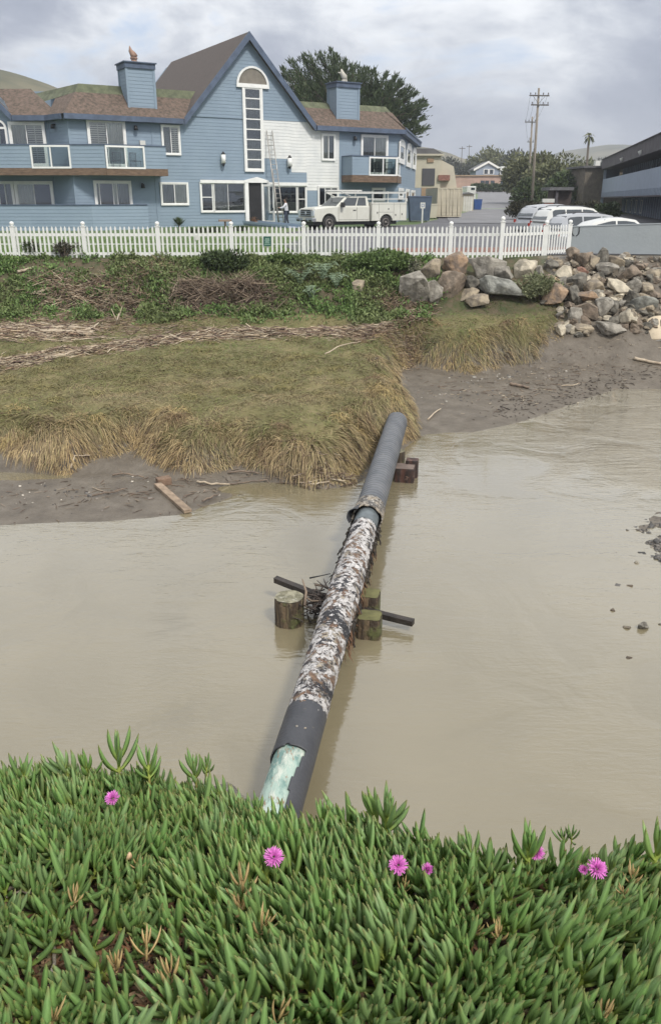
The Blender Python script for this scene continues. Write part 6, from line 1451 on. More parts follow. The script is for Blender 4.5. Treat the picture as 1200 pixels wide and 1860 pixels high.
stick_field('brush_pile', [(250, 500), (300, 495)], .4, 500, (.2, .5), (.007, .015), REED, 311, .25, .4)
stick_field('mud_litter', [(20, 900), (150, 905), (300, 900), (430, 880), (560, 884)], .45, 200, (.05, .24), (.004, .010), DARKB, 309, .01, .05)
stick_field('mud_litter', [(800, 700), (900, 720), (1000, 690), (1080, 650), (1180, 640)], .7, 500, (.05, .22), (.004, .010), DARKB + PALE[:1], 310, .01, .05)
stick_field('mud_litter', [(905, 752), (1000, 728), (1080, 704), (1190, 672)], .42, 380, (.03, .14), (.005, .013), [(.06, .05, .045), (.10, .085, .07)], 312, .01, .1)
stick_field('mud_litter', [(500, 878), (545, 884), (640, 876)], .16, 260, (.1, .35), (.006, .014), DARKB + PALE[:1], 313, .05, .15)
M_drift = mat('bleached_driftwood', (.52, .44, .33), .85, .3, 5, bump=.5, stretch=(1, 1, 1), col2=(.33, .26, .19))
M_drift2 = mat('wet_driftwood', (.24, .18, .13), .8, .35, 5, bump=.5, col2=(.13, .10, .08))
def log(pts, r0, r1, label, m=None, group=None, cat='driftwood', dz=.05, name='driftwood_branch', forks=()):
    P = [on_land(px, py, dz) for px, py in pts]; c = P[0]
    rr = [r0 + (r1 - r0) * i / (len(P) - 1) for i in range(len(P))]
    Q = []; RR = []
    for i in range(len(P) - 1):
        for k in range(4): t = k / 4; Q.append(P[i].lerp(P[i + 1], t) + Vector((0, 0, mn.noise(P[i] * 3 + Vector((k, 0, 0))) * .03))); RR.append(rr[i] + (rr[i + 1] - rr[i]) * t)
    Q.append(P[-1]); RR.append(rr[-1]); g = MB(); g.tube(Q, RR, 7)
    for (i, dx, dy, dz_, l) in forks: g.tube([P[i], P[i] + Vector((dx, dy, dz_)).normalized() * l], [rr[i] * .7, rr[i] * .25], 6)
    tag(mk(g, name, m or M_drift, orig=c), label, cat, group)
log([(55, 540), (95, 527), (140, 515)], .055, .03, 'long pale bleached branch slanting across the weeds at the left')
log([(33, 499), (48, 493), (62, 488)], .05, .03, 'short pale branch high in the weeds at the left')
log([(-5, 488), (12, 484), (38, 480)], .04, .03, 'grey stick half buried in weeds near the left edge')
log([(-20, 600), (60, 606), (110, 605), (170, 609)], .07, .05, 'long beige log lying flat on the upper marsh at the left')
log([(95, 598), (130, 598), (165, 600)], .045, .03, 'thin log just above the long beige log')
log([(82, 656), (118, 648), (155, 638)], .055, .03, 'pale log in the reed line at the left')
log([(150, 606), (168, 600), (180, 590)], .04, .02, 'short forked stick at the end of the long beige log')
log([(214, 592), (217, 575)], .035, .02, 'upright pale split stake standing in the upper marsh', dz=.1, forks=((0, .4, 0, 1, .5), (0, -.35, 0, 1, .42)))
log([(358, 880), (385, 884), (418, 888)], .022, .016, 'pale curved stick lying on the mud left of the pipe')
log([(418, 888), (450, 882), (485, 880), (492, 888)], .016, .008, 'thin bent twig on the mud pointing to the water', M_drift2)
log([(205, 868), (225, 866), (262, 872)], .02, .012, 'dark forked twig on the mud left of the plank', M_drift2, forks=((1, -.4, .5, .1, .25),))
log([(168, 905), (200, 900), (232, 892)], .018, .010, 'thin twig on the mud far left of the plank', M_drift2)
log([(368, 916), (385, 908), (398, 902)], .02, .012, 'short dark stick by the water line right of the plank', M_drift2)
log([(414, 862), (450, 862), (470, 866)], .02, .014, 'dark stick close under the grass fringe', M_drift2)
log([(130, 858), (138, 840), (165, 836)], .018, .012, 'pale hooked stick beside the tidal puddle', dz=.08)
log([(545, 888), (575, 884), (598, 880)], .02, .014, 'pale straight stick at the water edge near the pipe')
log([(1018, 704), (1040, 702), (1052, 700)], .02, .014, 'white stick on the mud flat right of the pipe end')
log([(1150, 655), (1175, 660), (1200, 664)], .05, .04, 'grey driftwood piece on the mud near the drain', M_drift)
log([(925, 700), (945, 704), (960, 708)], .05, .03, 'dark clod-like driftwood on the mud flat', M_drift2)
log([(590, 655), (620, 640), (655, 632)], .02, .01, 'pale straw-coloured stalk arching over the grass above the pipe', dz=.18)
log([(776, 765), (790, 752), (800, 745)], .02, .012, 'thin pale root sticking out of the mud by the pipe end', dz=.04)
# plank and brick on the mud
def build_plank():
    a = on_land(287, 886, .05); b = on_land(342, 934, .05); d = b - a; F = Frame((a.x, a.y), math.atan2(d.y, d.x), 0); L = math.hypot(d.x, d.y)
    g = MB(); z = max(a.z, b.z); g.add([F.w(0, -.07, a.z - .03), F.w(L, -.07, b.z - .03), F.w(L, .07, b.z - .03), F.w(0, .07, a.z - .03), F.w(0, -.07, a.z + .03), F.w(L, -.07, b.z + .03), F.w(L, .07, b.z + .03), F.w(0, .07, a.z + .03)], [(0, 3, 2, 1), (4, 5, 6, 7), (0, 1, 5, 4), (1, 2, 6, 5), (2, 3, 7, 6), (3, 0, 4, 7)])
    tag(mk(g, 'plank', mat('old_plank', (.30, .225, .16), .85, .35, 6, bump=.5), bevel=.006, orig=a), 'weathered brown plank lying aslant on the mud by the water', 'plank')
    c = on_land(298, 880, .06); F = Frame((c.x, c.y), .5, c.z); g = MB(); g.box(F, -.13, .13, -.09, .09, -.08, .07); tag(mk(g, 'mud_block', mat('brown_block', (.22, .145, .10), .9, .3, 6, bump=.6), bevel=.02, orig=c), 'reddish brown block resting at the upper end of the plank', 'block')
build_plank()
# stones in the shallows
def pebbles(name, pts, n, spread, size, cols, seed, dz=0):
    rng = np.random.default_rng(seed); base = np.array([(-1, -1, -1), (1, -1, -1), (1, 1, -1), (-1, 1, -1), (-.6, -.6, .6), (.6, -.6, .6), (.6, .6, .6), (-.6, .6, .6)], float); fc = np.array([(0, 3, 2, 1), (4, 5, 6, 7), (0, 1, 5, 4), (1, 2, 6, 5), (2, 3, 7, 6), (3, 0, 4, 7)])
    P = np.array([tuple(onz(px, py, 0)) for px, py in pts]); k = rng.integers(0, len(P), n); c = P[k] + rng.normal(0, 1, (n, 3)) * [spread, spread * .8, 0]; c[:, 2] = np.maximum(land(c[:, 0], c[:, 1]), -.02) + dz
    s_ = size * rng.lognormal(0, .5, n); V = base[None] * (1 + rng.normal(0, .18, (n, 8, 3))) * s_[:, None, None] * np.array([1, .8, .5]); a = rng.uniform(0, 6.3, n); ca, sa = np.cos(a)[:, None], np.sin(a)[:, None]
    V = np.stack([V[..., 0] * ca - V[..., 1] * sa, V[..., 0] * sa + V[..., 1] * ca, V[..., 2]], -1) + c[:, None]; Fa = (np.arange(n)[:, None, None] * 8 + fc[None]).reshape(-1, 4)
    cc = np.array(cols)[rng.integers(0, len(cols), n)] * rng.uniform(.6, 1.2, (n, 1)); tag(link_np(name, V.reshape(-1, 3), Fa, attr_mat('pebble_stone', .5, .5), None, np.repeat(cc, 8, 0)), kind='stuff')
PB = [(.075, .07, .065), (.12, .11, .10), (.19, .165, .14), (.05, .045, .04)]
pebbles('gravel', [(1190, 990), (1180, 1010), (1200, 1020), (1195, 1040), (1185, 985), (1205, 1000), (1210, 980), (1200, 960), (1175, 1015)], 1700, .30, .017, PB, 1)
pebbles('gravel', [(1150, 1020), (1165, 1050), (1140, 1065), (1180, 1070), (1190, 1110), (1160, 1100)], 240, .30, .016, PB, 2)
pebbles('gravel', [(860, 700), (960, 690), (1060, 660), (1140, 650), (800, 730)], 420, .6, .022, PB + [(.4, .38, .33)], 3)
pebbles('gravel', [(60, 900), (200, 900), (350, 900), (450, 880)], 140, .5, .016, PB + [(.55, .5, .42)], 4)
for px, py, s_, lb in ((1165, 1140, .085, 'rounded brown stone standing half out of the shallow water'), (1112, 1108, .05, 'small black stone above the water left of the rounded one'), (1137, 1140, .055, 'flat dark stone just left of the rounded brown stone'), (1143, 1064, .05, 'reddish dark stone in the shallows'), (1142, 1195, .045, 'pale submerged stone nearest the viewer at the right'), (1198, 1134, .035, 'small dark stone right of the rounded one'), (1154, 1022, .05, 'long dark stone by the gravel bar')):
    c = onz(px, py, 0); o = bpy.data.objects.new('creek_stone', fill[R.randrange(14)]); COL.objects.link(o); o.location = (c.x, c.y, .0); o.scale = (s_ * 2, s_ * 1.7, s_ * 2.0 if s_ > .06 else s_ * 1.1); o.rotation_euler = (.2, .1, R.uniform(0, 6)); tag(o, lb, 'stone', 'stones standing in the shallows')
# ---------------------------------------------------------------- the old pipe across the creek
M_teal = bpy.data.materials.new('verdigris_steel')
def mk_patch(m, base, layers, rough=.7, bump=.4, bsc=30):
    """layers: (colour, noise scale, threshold, softness, stretch)"""
    m.use_nodes = True; t = m.node_tree; b = t.nodes['Principled BSDF']; b.inputs['Roughness'].default_value = rough
    tc = N(t, 'ShaderNodeTexCoord'); c = None; hs = None
    for i, (col, sc, th, soft, st, off) in enumerate(layers):
        mp = N(t, 'ShaderNodeMapping'); mp.inputs['Scale'].default_value = st; mp.inputs['Location'].default_value = off; t.links.new(tc.outputs['Object'], mp.inputs[0])
        n = N(t, 'ShaderNodeTexNoise', in_={'Scale': sc, 'Detail': 7.0, 'Roughness': .62}); t.links.new(mp.outputs[0], n.inputs['Vector'])
        f = ramp(t, [(max(0, th - soft), 0), (min(1, th + soft), 1)], n.outputs[0]).outputs[0]
        c = mixc(t, f, base if c is None else c, col); hs = f if hs is None else mth(t, 'ADD', hs, f)
    t.links.new(c, b.inputs['Base Color'])
    n2 = N(t, 'ShaderNodeTexNoise', in_={'Scale': bsc, 'Detail': 6.0}); t.links.new(tc.outputs['Object'], n2.inputs['Vector'])
    bp = N(t, 'ShaderNodeBump', in_={'Strength': bump, 'Distance': .02}); t.links.new(mth(t, 'ADD', hs, n2.outputs[0]), bp.inputs['Height']); t.links.new(bp.outputs[0], b.inputs['Normal'])
    return m
S1 = (1, 1, 1)
mk_patch(M_teal, (.36, .47, .41), [((.16, .27, .245), 5, .57, .04, (1, .35, 1), (0, 0, 0)), ((.52, .56, .49), 9, .54, .05, (1, .4, 1), (3, 0, 0)), ((.30, .20, .13), 16, .63, .03, (1, .3, 1), (9, 0, 0))], .6)
M_wrap = mk_patch(bpy.data.materials.new('black_pipe_wrap'), (.038, .040, .047), [((.062, .064, .072), 3, .5, .2, S1, (0, 0, 0)), ((.17, .155, .13), 22, .70, .03, S1, (2, 0, 0))], .5, .25)
M_crust = mk_patch(bpy.data.materials.new('peeling_crusted_coat'), (.042, .042, .05), [((.22, .13, .08), 3.2, .54, .05, S1, (4, 0, 0)), ((.42, .36, .28), 5.0, .55, .04, S1, (1, 2, 0)), ((.62, .595, .58), 9, .475, .015, S1, (7, 1, 0)), ((.038, .038, .045), 2.6, .585, .02, S1, (0, 5, 3)), ((.70, .67, .66), 24, .60, .015, S1, (3, 3, 0)), ((.05, .045, .047), 26, .585, .015, S1, (0, 8, 0)), ((.25, .16, .105), 4.5, .60, .03, S1, (6, 8, 0))], .8, .9, 60)
M_band = mk_patch(bpy.data.materials.new('grey_banded_sleeve'), (.085, .092, .105), [((.135, .14, .15), 3, .5, .15, S1, (0, 0, 0)), ((.24, .22, .19), 18, .66, .03, S1, (2, 0, 0))], .42, .25)
M_bandd = mk_patch(bpy.data.materials.new('dirty_sleeve_end'), (.10, .095, .09), [((.34, .29, .23), 7, .48, .05, S1, (0, 0, 0)), ((.55, .52, .47), 24, .56, .03, S1, (2, 0, 0)), ((.05, .04, .035), 14, .60, .03, S1, (5, 0, 0))], .75, .7)
PA = onz(492, 1510, .38); PB_ = onz(716.5, 779, .56)
AX = (PB_ - PA).normalized(); PL = (PB_ - PA).length
def t_at(py):
    lo, hi = 0.0, PL
    for _ in range(40):
        m = (lo + hi) / 2
        if proj(PA + AX * m)[1] > py: lo = m
        else: hi = m
    return lo
SX = AX.cross(Vector((0, 0, 1))).normalized(); SZ = SX.cross(AX).normalized()      # SX to the right
def pipe_pt(t, a, r): return PA + AX * t + SX * (math.cos(a) * r) + SZ * (math.sin(a) * r)
def pipe_skin(t0, t1, rf, name, m, root, dt=.03, seg=40, a0=0, a1=2 * PI, cap=True, keep=None, thick=None):
    n = max(2, int((t1 - t0) / dt)); full = abs(a1 - a0 - 2 * PI) < 1e-6; b = MB(); cols = seg if full else seg + 1
    for i in range(n + 1):
        t = t0 + (t1 - t0) * i / n
        for j in range(cols):
            a = a0 + (a1 - a0) * j / seg; b.v.append(tuple(pipe_pt(t, a, rf(t, a))))
    for i in range(n):
        for j in range(seg):
            j2 = (j + 1) % seg if full else j + 1
            if keep and not keep(t0 + (t1 - t0) * (i + .5) / n, a0 + (a1 - a0) * (j + .5) / seg): continue
            b.f.append((i * cols + j, i * cols + j2, (i + 1) * cols + j2, (i + 1) * cols + j)); b.sm.append(True)
    if cap and full and not keep:
        b.f.append(tuple(range(cols))); b.sm.append(False); b.f.append(tuple(n * cols + j for j in range(cols))[::-1]); b.sm.append(False)
    o = mk(b, name, m, root, recalc=(keep is None))
    if thick:
        md = o.modifiers.new('shell', 'SOLIDIFY'); md.thickness = thick; md.offset = 0
    return o
def build_pipe():
    root = thing('creek_pipe', PA, 'long old pipeline crossing the muddy creek, black wrapped with peeling white crust', 'pipe')
    T = t_at; tw0, tw1 = T(1384), T(1318); tc1 = T(962); tg = T(944); tsl = T(925)
    nz = lambda t, a, s_, k=0: mn.noise(Vector((math.cos(a) * .25 * s_, math.sin(a) * .25 * s_, t * s_ + k)))
    pipe_skin(-.9, PL + .6, lambda t, a: .172, 'inner_pipe', M_teal, root, .25, 36)
    # wrap: intact ring plus a strip that survives on the right flank of the bare end
    o = pipe_skin(-.9, tw1 + .15, lambda t, a: .190 + .002 * nz(t, a, 5), 'black_wrap', M_wrap, root, .022, 60, cap=False,
              keep=lambda t, a: t > tw0 + .03 * nz(t, a, 4, 3) or not (1.02 + .10 * nz(t, a, 3, 7) + .13 * math.sin(t * 5) < (a % (2 * PI)) < 3.9), thick=.012)
    pipe_skin(tc1 - .1, tsl, lambda t, a: .178, 'exposed_collar', mat('grey_steel', (.12, .14, .15), .5, .3, 6), root, .05, 36)
    # crusted coat: thicker, lumpy
    def rc(t, a):
        v = nz(t, a, 9); w = nz(t, a, 26, 5); e = min(1, max(0, (t - tw1) / .25))
        return .186 + .010 * e + .012 * max(0, v) + .008 * max(0, w) + .012 * math.sin(t * 1.7 + 1) * .5
    pipe_skin(tw1 - .06, tc1, rc, 'crusted_coat', M_crust, root, .02, 84)
    # banded far sleeve, spiral overlaps
    def rb(t, a):
        ph = ((t / .115) + a / (2 * PI)) % 1.0; return .216 + .009 * (1 - ph) + .002 * nz(t, a, 3)
    pipe_skin(tsl, PL + .55, rb, 'banded_sleeve', M_band, root, .012, 48)
    pipe_skin(tg, tsl + .02, lambda t, a: .222 + .016 * nz(t, a, 7) + .01 * nz(t, a, 20), 'ragged_sleeve_end', M_bandd, root, .015, 64, cap=False, keep=lambda t, a: t > tg + .10 * max(0, nz(t, a, 6, 2) + .1), thick=.02)
    # torn flap curled open to the left
    b = MB(); n = 14
    for i in range(n):
        for k in range(5):
            t = tg - .02 + k * .05; a = 2.1 + i * .09; r = .225 + .09 * (1 - k / 4) * math.sin(i / (n - 1) * PI * .8 + .3) + .01 * nz(t, a, 20); b.v.append(tuple(pipe_pt(t - .08 * (1 - k / 4), a, r)))
    for i in range(n - 1):
        for k in range(4): b.f.append((i * 5 + k, i * 5 + k + 1, (i + 1) * 5 + k + 1, (i + 1) * 5 + k)); b.sm.append(True)
    o = mk(b, 'torn_flap', M_wrap, root, recalc=False); md = o.modifiers.new('shell', 'SOLIDIFY'); md.thickness = .012
    # hanging shreds of wrap and weed on both flanks
    rg = random.Random(5); b = MB()
    for k in range(150):
        left = rg.random() < .5
        t = rg.uniform(T(1060), tg) ** 1.0 if left else rg.uniform(T(1150), tg); a = (PI + rg.uniform(-.5, .35)) if left else rg.uniform(-.7, .3)
        p = pipe_pt(t, a, .2); sg = -1 if left else 1; L = rg.uniform(.05, .26); pts = [p]
        for q_ in range(5): pts.append(pts[-1] + SX * sg * rg.uniform(-.016, .022) + AX * rg.uniform(-.03, .03) + Vector((0, 0, -L / 5)))
        b.tube(pts, [.016, .022, .018, .013, .012, .007], 5, cap=False, flat=.45)
    tag(mk(b, 'hanging_shreds', mat('wet_weed', (.045, .035, .025), .6, .4, 8, col2=(.02, .016, .014)), root), kind='stuff')
    b = MB()
    for k in range(90):
        t = rg.uniform(T(1160), T(980)); p = pipe_pt(t, rg.uniform(-.9, -.1), .2); pts = [p]
        for q_ in range(4): pts.append(pts[-1] + SX * rg.uniform(-.02, .03) + AX * rg.uniform(-.04, .04) + Vector((0, 0, -rg.uniform(.02, .07))))
        b.tube(pts, [.008, .007, .006, .004, .002], 4, cap=False)
    tag(mk(b, 'trailing_roots', mat('rusty_roots', (.22, .12, .07), .8, .4, 8), root), kind='stuff')
    for a_ in (1.2, 1.6):
        b = MB(); p = pipe_pt(T(1352), a_, .196); b.rev(p, [(.012, 0), (.012, .006), (.004, .008)], 8, (AX, SX, (p - (PA + AX * T(1352))).normalized())); mk(b, 'rivet', M_bandd, root)
build_pipe()

M_pile = mk_patch(bpy.data.materials.new('wet_timber_pile'), (.16, .115, .07), [((.055, .04, .028), 5, .5, .06, (2.5, 2.5, .35), (0, 0, 0)), ((.25, .20, .12), 8, .60, .05, (2.5, 2.5, .3), (3, 0, 0)), ((.12, .13, .05), 3, .6, .05, S1, (6, 0, 0))], .8, .8, 25)
M_ptop = mk_patch(bpy.data.materials.new('pile_end_grain'), (.30, .28, .20), [((.15, .14, .09), 6, .52, .05, S1, (0, 0, 0)), ((.42, .40, .32), 12, .6, .05, S1, (2, 0, 0))], .85, .7, 30)
def pile(px, pyb, w, h, label, seed, name='timber_pile', m=None, sq=False, mt=None, group='sawn timber piles under the pipe'):
    c = onz(px, pyb, 0); r = w * px_size(c.y, 0) / 2; c.y += r * .9; rg = random.Random(seed); root = thing(name, (c.x, c.y, 0), label, 'timber pile', group)
    b = MB(); seg = 28; rr = [r * (1 + rg.uniform(-.035, .035)) * (1 if not sq else 1.0 / max(abs(math.cos(2 * PI * j / seg + .2)), abs(math.sin(2 * PI * j / seg + .2)), .74) * .93) for j in range(seg)]
    zs = [-.7, 0, h * .3, h * .6, h * .92, h]
    for z in zs:
        for j in range(seg):
            a = 2 * PI * j / seg; q_ = rr[j] * (1 + .03 * mn.noise(Vector((a * 3, z * 4, seed)))) * (.965 if z == h else 1); b.v.append((c.x + q_ * math.cos(a), c.y + q_ * math.sin(a), z + (rg.uniform(-.006, .006) if z > 0 else 0)))
    for i in range(len(zs) - 1):
        for j in range(seg): b.f.append((i * seg + j, i * seg + (j + 1) % seg, (i + 1) * seg + (j + 1) % seg, (i + 1) * seg + j)); b.sm.append(True)
    mk(b, 'trunk', m or M_pile, root)
    b = MB(); b.add([(c.x + rr[j] * .965 * math.cos(2 * PI * j / seg), c.y + rr[j] * .965 * math.sin(2 * PI * j / seg), h + .004) for j in range(seg)] + [(c.x, c.y, h + .012)], [(j, (j + 1) % seg, seg) for j in range(seg)]); mk(b, 'cut_top', mt or M_ptop, root)
    return root
pile(525, 1142, 54, .36, 'round sawn timber pile standing in the creek left of the pipe', 1)
pile(672, 1163, 44, .27, 'square-cut timber pile end right of the pipe, nearer the viewer', 2, sq=True, mt=mat('mossy_end', (.13, .125, .05), .9, .3, 9))
pile(670, 1124, 42, .30, 'second timber pile right of the pipe, behind the nearer one', 3, sq=True, mt=mat('mossy_end', (.13, .125, .05), .9, .3, 9))
M_rust = mk_patch(bpy.data.materials.new('red_brown_timber'), (.085, .04, .03), [((.03, .02, .018), 5, .5, .06, (2, 2, .5), (0, 0, 0)), ((.20, .12, .09), 9, .62, .04, S1, (3, 0, 0))], .6, .6, 25)
pile(736, 877, 38, .27, 'red-brown squared timber block under the far part of the pipe', 4, 'timber_block', M_rust, True, mat('block_top', (.17, .13, .11), .9, .3, 9), group='squared blocks beneath the far pipe')
pile(748, 868, 24, .33, 'taller red-brown block end just behind the near block by the far pipe', 6, 'timber_block', M_rust, True, M_rust, group='squared blocks beneath the far pipe')
pile(722, 858, 26, .40, 'rounded grey timber stub touching the far part of the pipe', 5, 'timber_block', None, False, group='squared blocks beneath the far pipe')
def beam():
    a = onz(500, 1052, .30); b_ = onz(750, 1131, .12); M_wet = mat('black_wet_timber', (.05, .04, .034), .55, .4, 6, bump=.6, col2=(.022, .018, .016))
    d = (b_ - a); F_ = d.normalized(); s_ = F_.cross(Vector((0, 0, 1))).normalized() * .045; u_ = Vector((0, 0, .035))
    g = MB(); n = 10; ring = []
    for i in range(n + 1):
        p = a.lerp(b_, i / n) + Vector((0, 0, -.05 * math.sin(i / n * PI))) ; w = 1 + .12 * mn.noise(p * 4); ring += [p - s_ * w - u_, p + s_ * w - u_, p + s_ * w + u_, p - s_ * w + u_]
    g.add(ring, [(i * 4 + k, i * 4 + (k + 1) % 4, i * 4 + 4 + (k + 1) % 4, i * 4 + 4 + k) for i in range(n) for k in range(4)] + [(3, 2, 1, 0), (n * 4, n * 4 + 1, n * 4 + 2, n * 4 + 3)])
    tag(mk(g, 'cross_beam', M_wet, orig=a), 'black wet timber beam lying crosswise beneath the pipe', 'beam')
    # snagged driftwood left of the pipe between pile and beam
    rg = random.Random(9); c0 = onz(578, 1095, .22); g = MB()
    for k in range(70):
        c = c0 + Vector((rg.gauss(-.02, .12), rg.gauss(.05, .20), rg.uniform(-.2, .12))); an = rg.gauss(2.6, .8); el = rg.gauss(.1, .35); L = rg.uniform(.12, .38)
        dd = Vector((math.cos(an) * math.cos(el), math.sin(an) * math.cos(el), math.sin(el))) * L; g.tube([c - dd * .5, c + Vector((rg.gauss(0, .01),) * 3), c + dd * .5], [rg.uniform(.006, .014), .009, .004], 5, cap=False)
    tag(mk(g, 'snagged_sticks', mat('snag_dark', (.07, .052, .042), .75, .5, 9, col2=(.025, .02, .018))), kind='stuff')
    for (pts, r0, lb) in (([(553, 1100, .30), (556, 1075, .40), (549, 1052, .50)], .02, 'upright forked stick caught between the round pile and the pipe'), ([(545, 1078, .34), (566, 1092, .32), (600, 1090, .28)], .014, 'curved root caught above the round pile'), ([(562, 1050, .30), (600, 1042, .33)], .012, 'thin black splinter sticking out left of the pipe'), ([(572, 1062, .3), (604, 1068, .3)], .016, 'short black spike poking from the snag beside the pipe')):
        P = [onz(*p) for p in pts]; g = MB(); g.tube(P, [r0, r0 * .8, r0 * .4][:len(P)] if len(P) == 3 else [r0, r0 * .4], 6); tag(mk(g, 'snagged_branch', M_drift2 if r0 > .013 else M_black, orig=P[0]), lb, 'driftwood')
beam()

# ---------------------------------------------------------------- ladder, painter and things by the front door
M_alu = mat('aluminium', (.42, .40, .37), .4, .2, 6, metal=.5)
def build_ladder():
    F = HM; u0 = F.U(511, 395, 1.7); z0 = gz(55) - ZB; u1 = F.U(489, 237, .14); z1 = F.Z(489, 237, .14); hw = .21
    A = F.w(u0, 1.7, z0); B_ = F.w(u1, .14, z1); r = thing('extension_ladder', A, 'aluminium extension ladder leaning on the primed siding beside the tall window', 'ladder')
    b = MB()
    for s_ in (-1, 1): b.tube([A + F.u * hw * s_, B_ + F.u * hw * s_], .032, 6)
    mk(b, 'rail', M_alu, r); L = (B_ - A).length; n = int(L / .3)
    b = MB(); m = A.lerp(B_, .45)
    for s_ in (-1, 1): b.tube([A.lerp(B_, .02) + F.u * hw * .84 * s_ + F.v * .06, A.lerp(B_, .6) + F.u * hw * .84 * s_ + F.v * .06], .028, 6)
    mk(b, 'fly_rail', M_alu, r)
    for i in range(1, n): b = MB(); p = A.lerp(B_, i / n); b.cyl(p - F.u * hw, p + F.u * hw, .018, 6); mk(b, 'rung', M_alu, r)
build_ladder()
def skin_obj(name, nodes, edges, m, root, sub=2, M=None):
    """nodes {key: ((x,y,z), radius)} in the figure's own metres"""
    ks = list(nodes); me = bpy.data.meshes.new(name); me.from_pydata([nodes[k][0] for k in ks], [(ks.index(a), ks.index(b)) for a, b in edges], []); o = bpy.data.objects.new(name, me); COL.objects.link(o)
    o.modifiers.new('skin', 'SKIN'); sv = me.skin_vertices
    if not sv: me.skin_vertices if False else None
    lay = me.skin_vertices[0] if len(me.skin_vertices) else None
    if lay is None:
        bpy.context.view_layer.objects.active = o; bpy.ops.mesh.customdata_skin_add(); lay = me.skin_vertices[0]
    for i, k in enumerate(ks):
        r_ = nodes[k][1]; lay.data[i].radius = r_ if hasattr(r_, '__len__') else (r_, r_); lay.data[i].use_root = (i == 0)
    s_ = o.modifiers.new('sub', 'SUBSURF'); s_.levels = sub; s_.render_levels = sub; me.materials.append(m); o.parent = root
    return o
def build_person():
    F = HM; v = 2.55; u = F.U(520, 380, v); z = gz(55.5) - ZB + .02; P0 = F.w(u, v, z)
    root = thing('person', P0, 'person in white long-sleeved shirt and dark trousers holding the foot of the ladder', 'person')
    root.rotation_euler = (0, 0, F.a + .95)            # figure's +y looks at the wall and ladder
    skin = mat('skin', (.34, .20, .14), .6, .1, 8); shirt = mat('white_shirt', (.66, .66, .70), .85, .1, 5); jean = mat('dark_jeans', (.045, .055, .085), .9, .25, 8); hair = mat('dark_hair', (.03, .025, .02), .8, .3, 20)
    n = {'pel': ((0, 0, .95), (.15, .11)), 'wa': ((0, .01, 1.10), (.135, .10)), 'ch': ((0, .03, 1.30), (.165, .11)), 'nk': ((0, .04, 1.47), .055), 'hd0': ((0, .06, 1.56), .075), 'hd1': ((0, .065, 1.66), (.088, .10)), 'hd2': ((0, .055, 1.73), (.06, .07)), 'nose': ((0, .165, 1.63), .014)}
    e = [('pel', 'wa'), ('wa', 'ch'), ('ch', 'nk'), ('nk', 'hd0'), ('hd0', 'hd1'), ('hd1', 'hd2'), ('hd1', 'nose')]
    for s_, tag_ in ((-1, 'l'), (1, 'r')):
        n.update({tag_ + 'sh': ((.17 * s_, .02, 1.41), .06), tag_ + 'el': ((.25 * s_, .16, 1.20), .043), tag_ + 'wr': ((.20 * s_, .40, 1.16), .03), tag_ + 'ha': ((.18 * s_, .47, 1.18), (.035, .022)),
                  tag_ + 'hip': ((.09 * s_, 0, .90), .085), tag_ + 'kn': ((.12 * s_, .05 * -s_ + .02, .50), .057), tag_ + 'an': ((.13 * s_, -.09 * s_ - .02, .09), .038), tag_ + 'to': ((.14 * s_, -.09 * s_ + .14, .03), .032)})
        e += [('ch', tag_ + 'sh'), (tag_ + 'sh', tag_ + 'el'), (tag_ + 'el', tag_ + 'wr'), (tag_ + 'wr', tag_ + 'ha'), ('pel', tag_ + 'hip'), (tag_ + 'hip', tag_ + 'kn'), (tag_ + 'kn', tag_ + 'an'), (tag_ + 'an', tag_ + 'to')]
        for k in range(4):
            fx = .18 * s_ + (k - 1.5) * .014; n[tag_ + 'f%d' % k] = ((fx, .525, 1.19 - .002 * k), .008); n[tag_ + 'g%d' % k] = ((fx, .545, 1.155), .007); e += [(tag_ + 'ha', tag_ + 'f%d' % k), (tag_ + 'f%d' % k, tag_ + 'g%d' % k)]
        n[tag_ + 'th'] = ((.18 * s_ - .035 * s_, .50, 1.21), .009); e.append((tag_ + 'ha', tag_ + 'th'))
        n[tag_ + 'ear'] = ((.092 * s_, .06, 1.64), .014); e.append(('hd1', tag_ + 'ear'))
    skin_obj('body', n, e, skin, root)
    g = lambda k, f=1.22, d=.0: (n[k][0], tuple(x * f + d for x in n[k][1]) if hasattr(n[k][1], '__len__') else n[k][1] * f + d)
    sh = {k: g(k, 1.2, .012) for k in ('wa', 'ch', 'lsh', 'rsh', 'lel', 'rel', 'lwr', 'rwr')}; sh['hem'] = ((0, 0, .92), (.19, .145)); sh['col'] = ((0, .035, 1.44), .08)
    skin_obj('shirt', {k: sh[k] for k in ('wa', 'hem', 'ch', 'col', 'lsh', 'rsh', 'lel', 'rel', 'lwr', 'rwr')}, [('wa', 'hem'), ('wa', 'ch'), ('ch', 'col'), ('ch', 'lsh'), ('ch', 'rsh'), ('lsh', 'lel'), ('rsh', 'rel'), ('lel', 'lwr'), ('rel', 'rwr')], shirt, root)
    tr = {k: g(k, 1.15, .014) for k in ('pel', 'lhip', 'rhip', 'lkn', 'rkn', 'lan', 'ran')}
    skin_obj('trousers', tr, [('pel', 'lhip'), ('pel', 'rhip'), ('lhip', 'lkn'), ('rhip', 'rkn'), ('lkn', 'lan'), ('rkn', 'ran')], jean, root)
    skin_obj('hair', {'a': ((0, .03, 1.70), (.095, .10)), 'b': ((0, .0, 1.64), (.088, .07)), 'c': ((0, .05, 1.75), (.06, .07))}, [('a', 'b'), ('a', 'c')], hair, root)
    for s_ in (-1, 1): skin_obj('shoe', {'a': ((.13 * s_, -.09 * s_ - .03, .05), .05), 'b': ((.14 * s_, -.09 * s_ + .15, .035), (.045, .035))}, [('a', 'b')], M_black, root)
build_person()
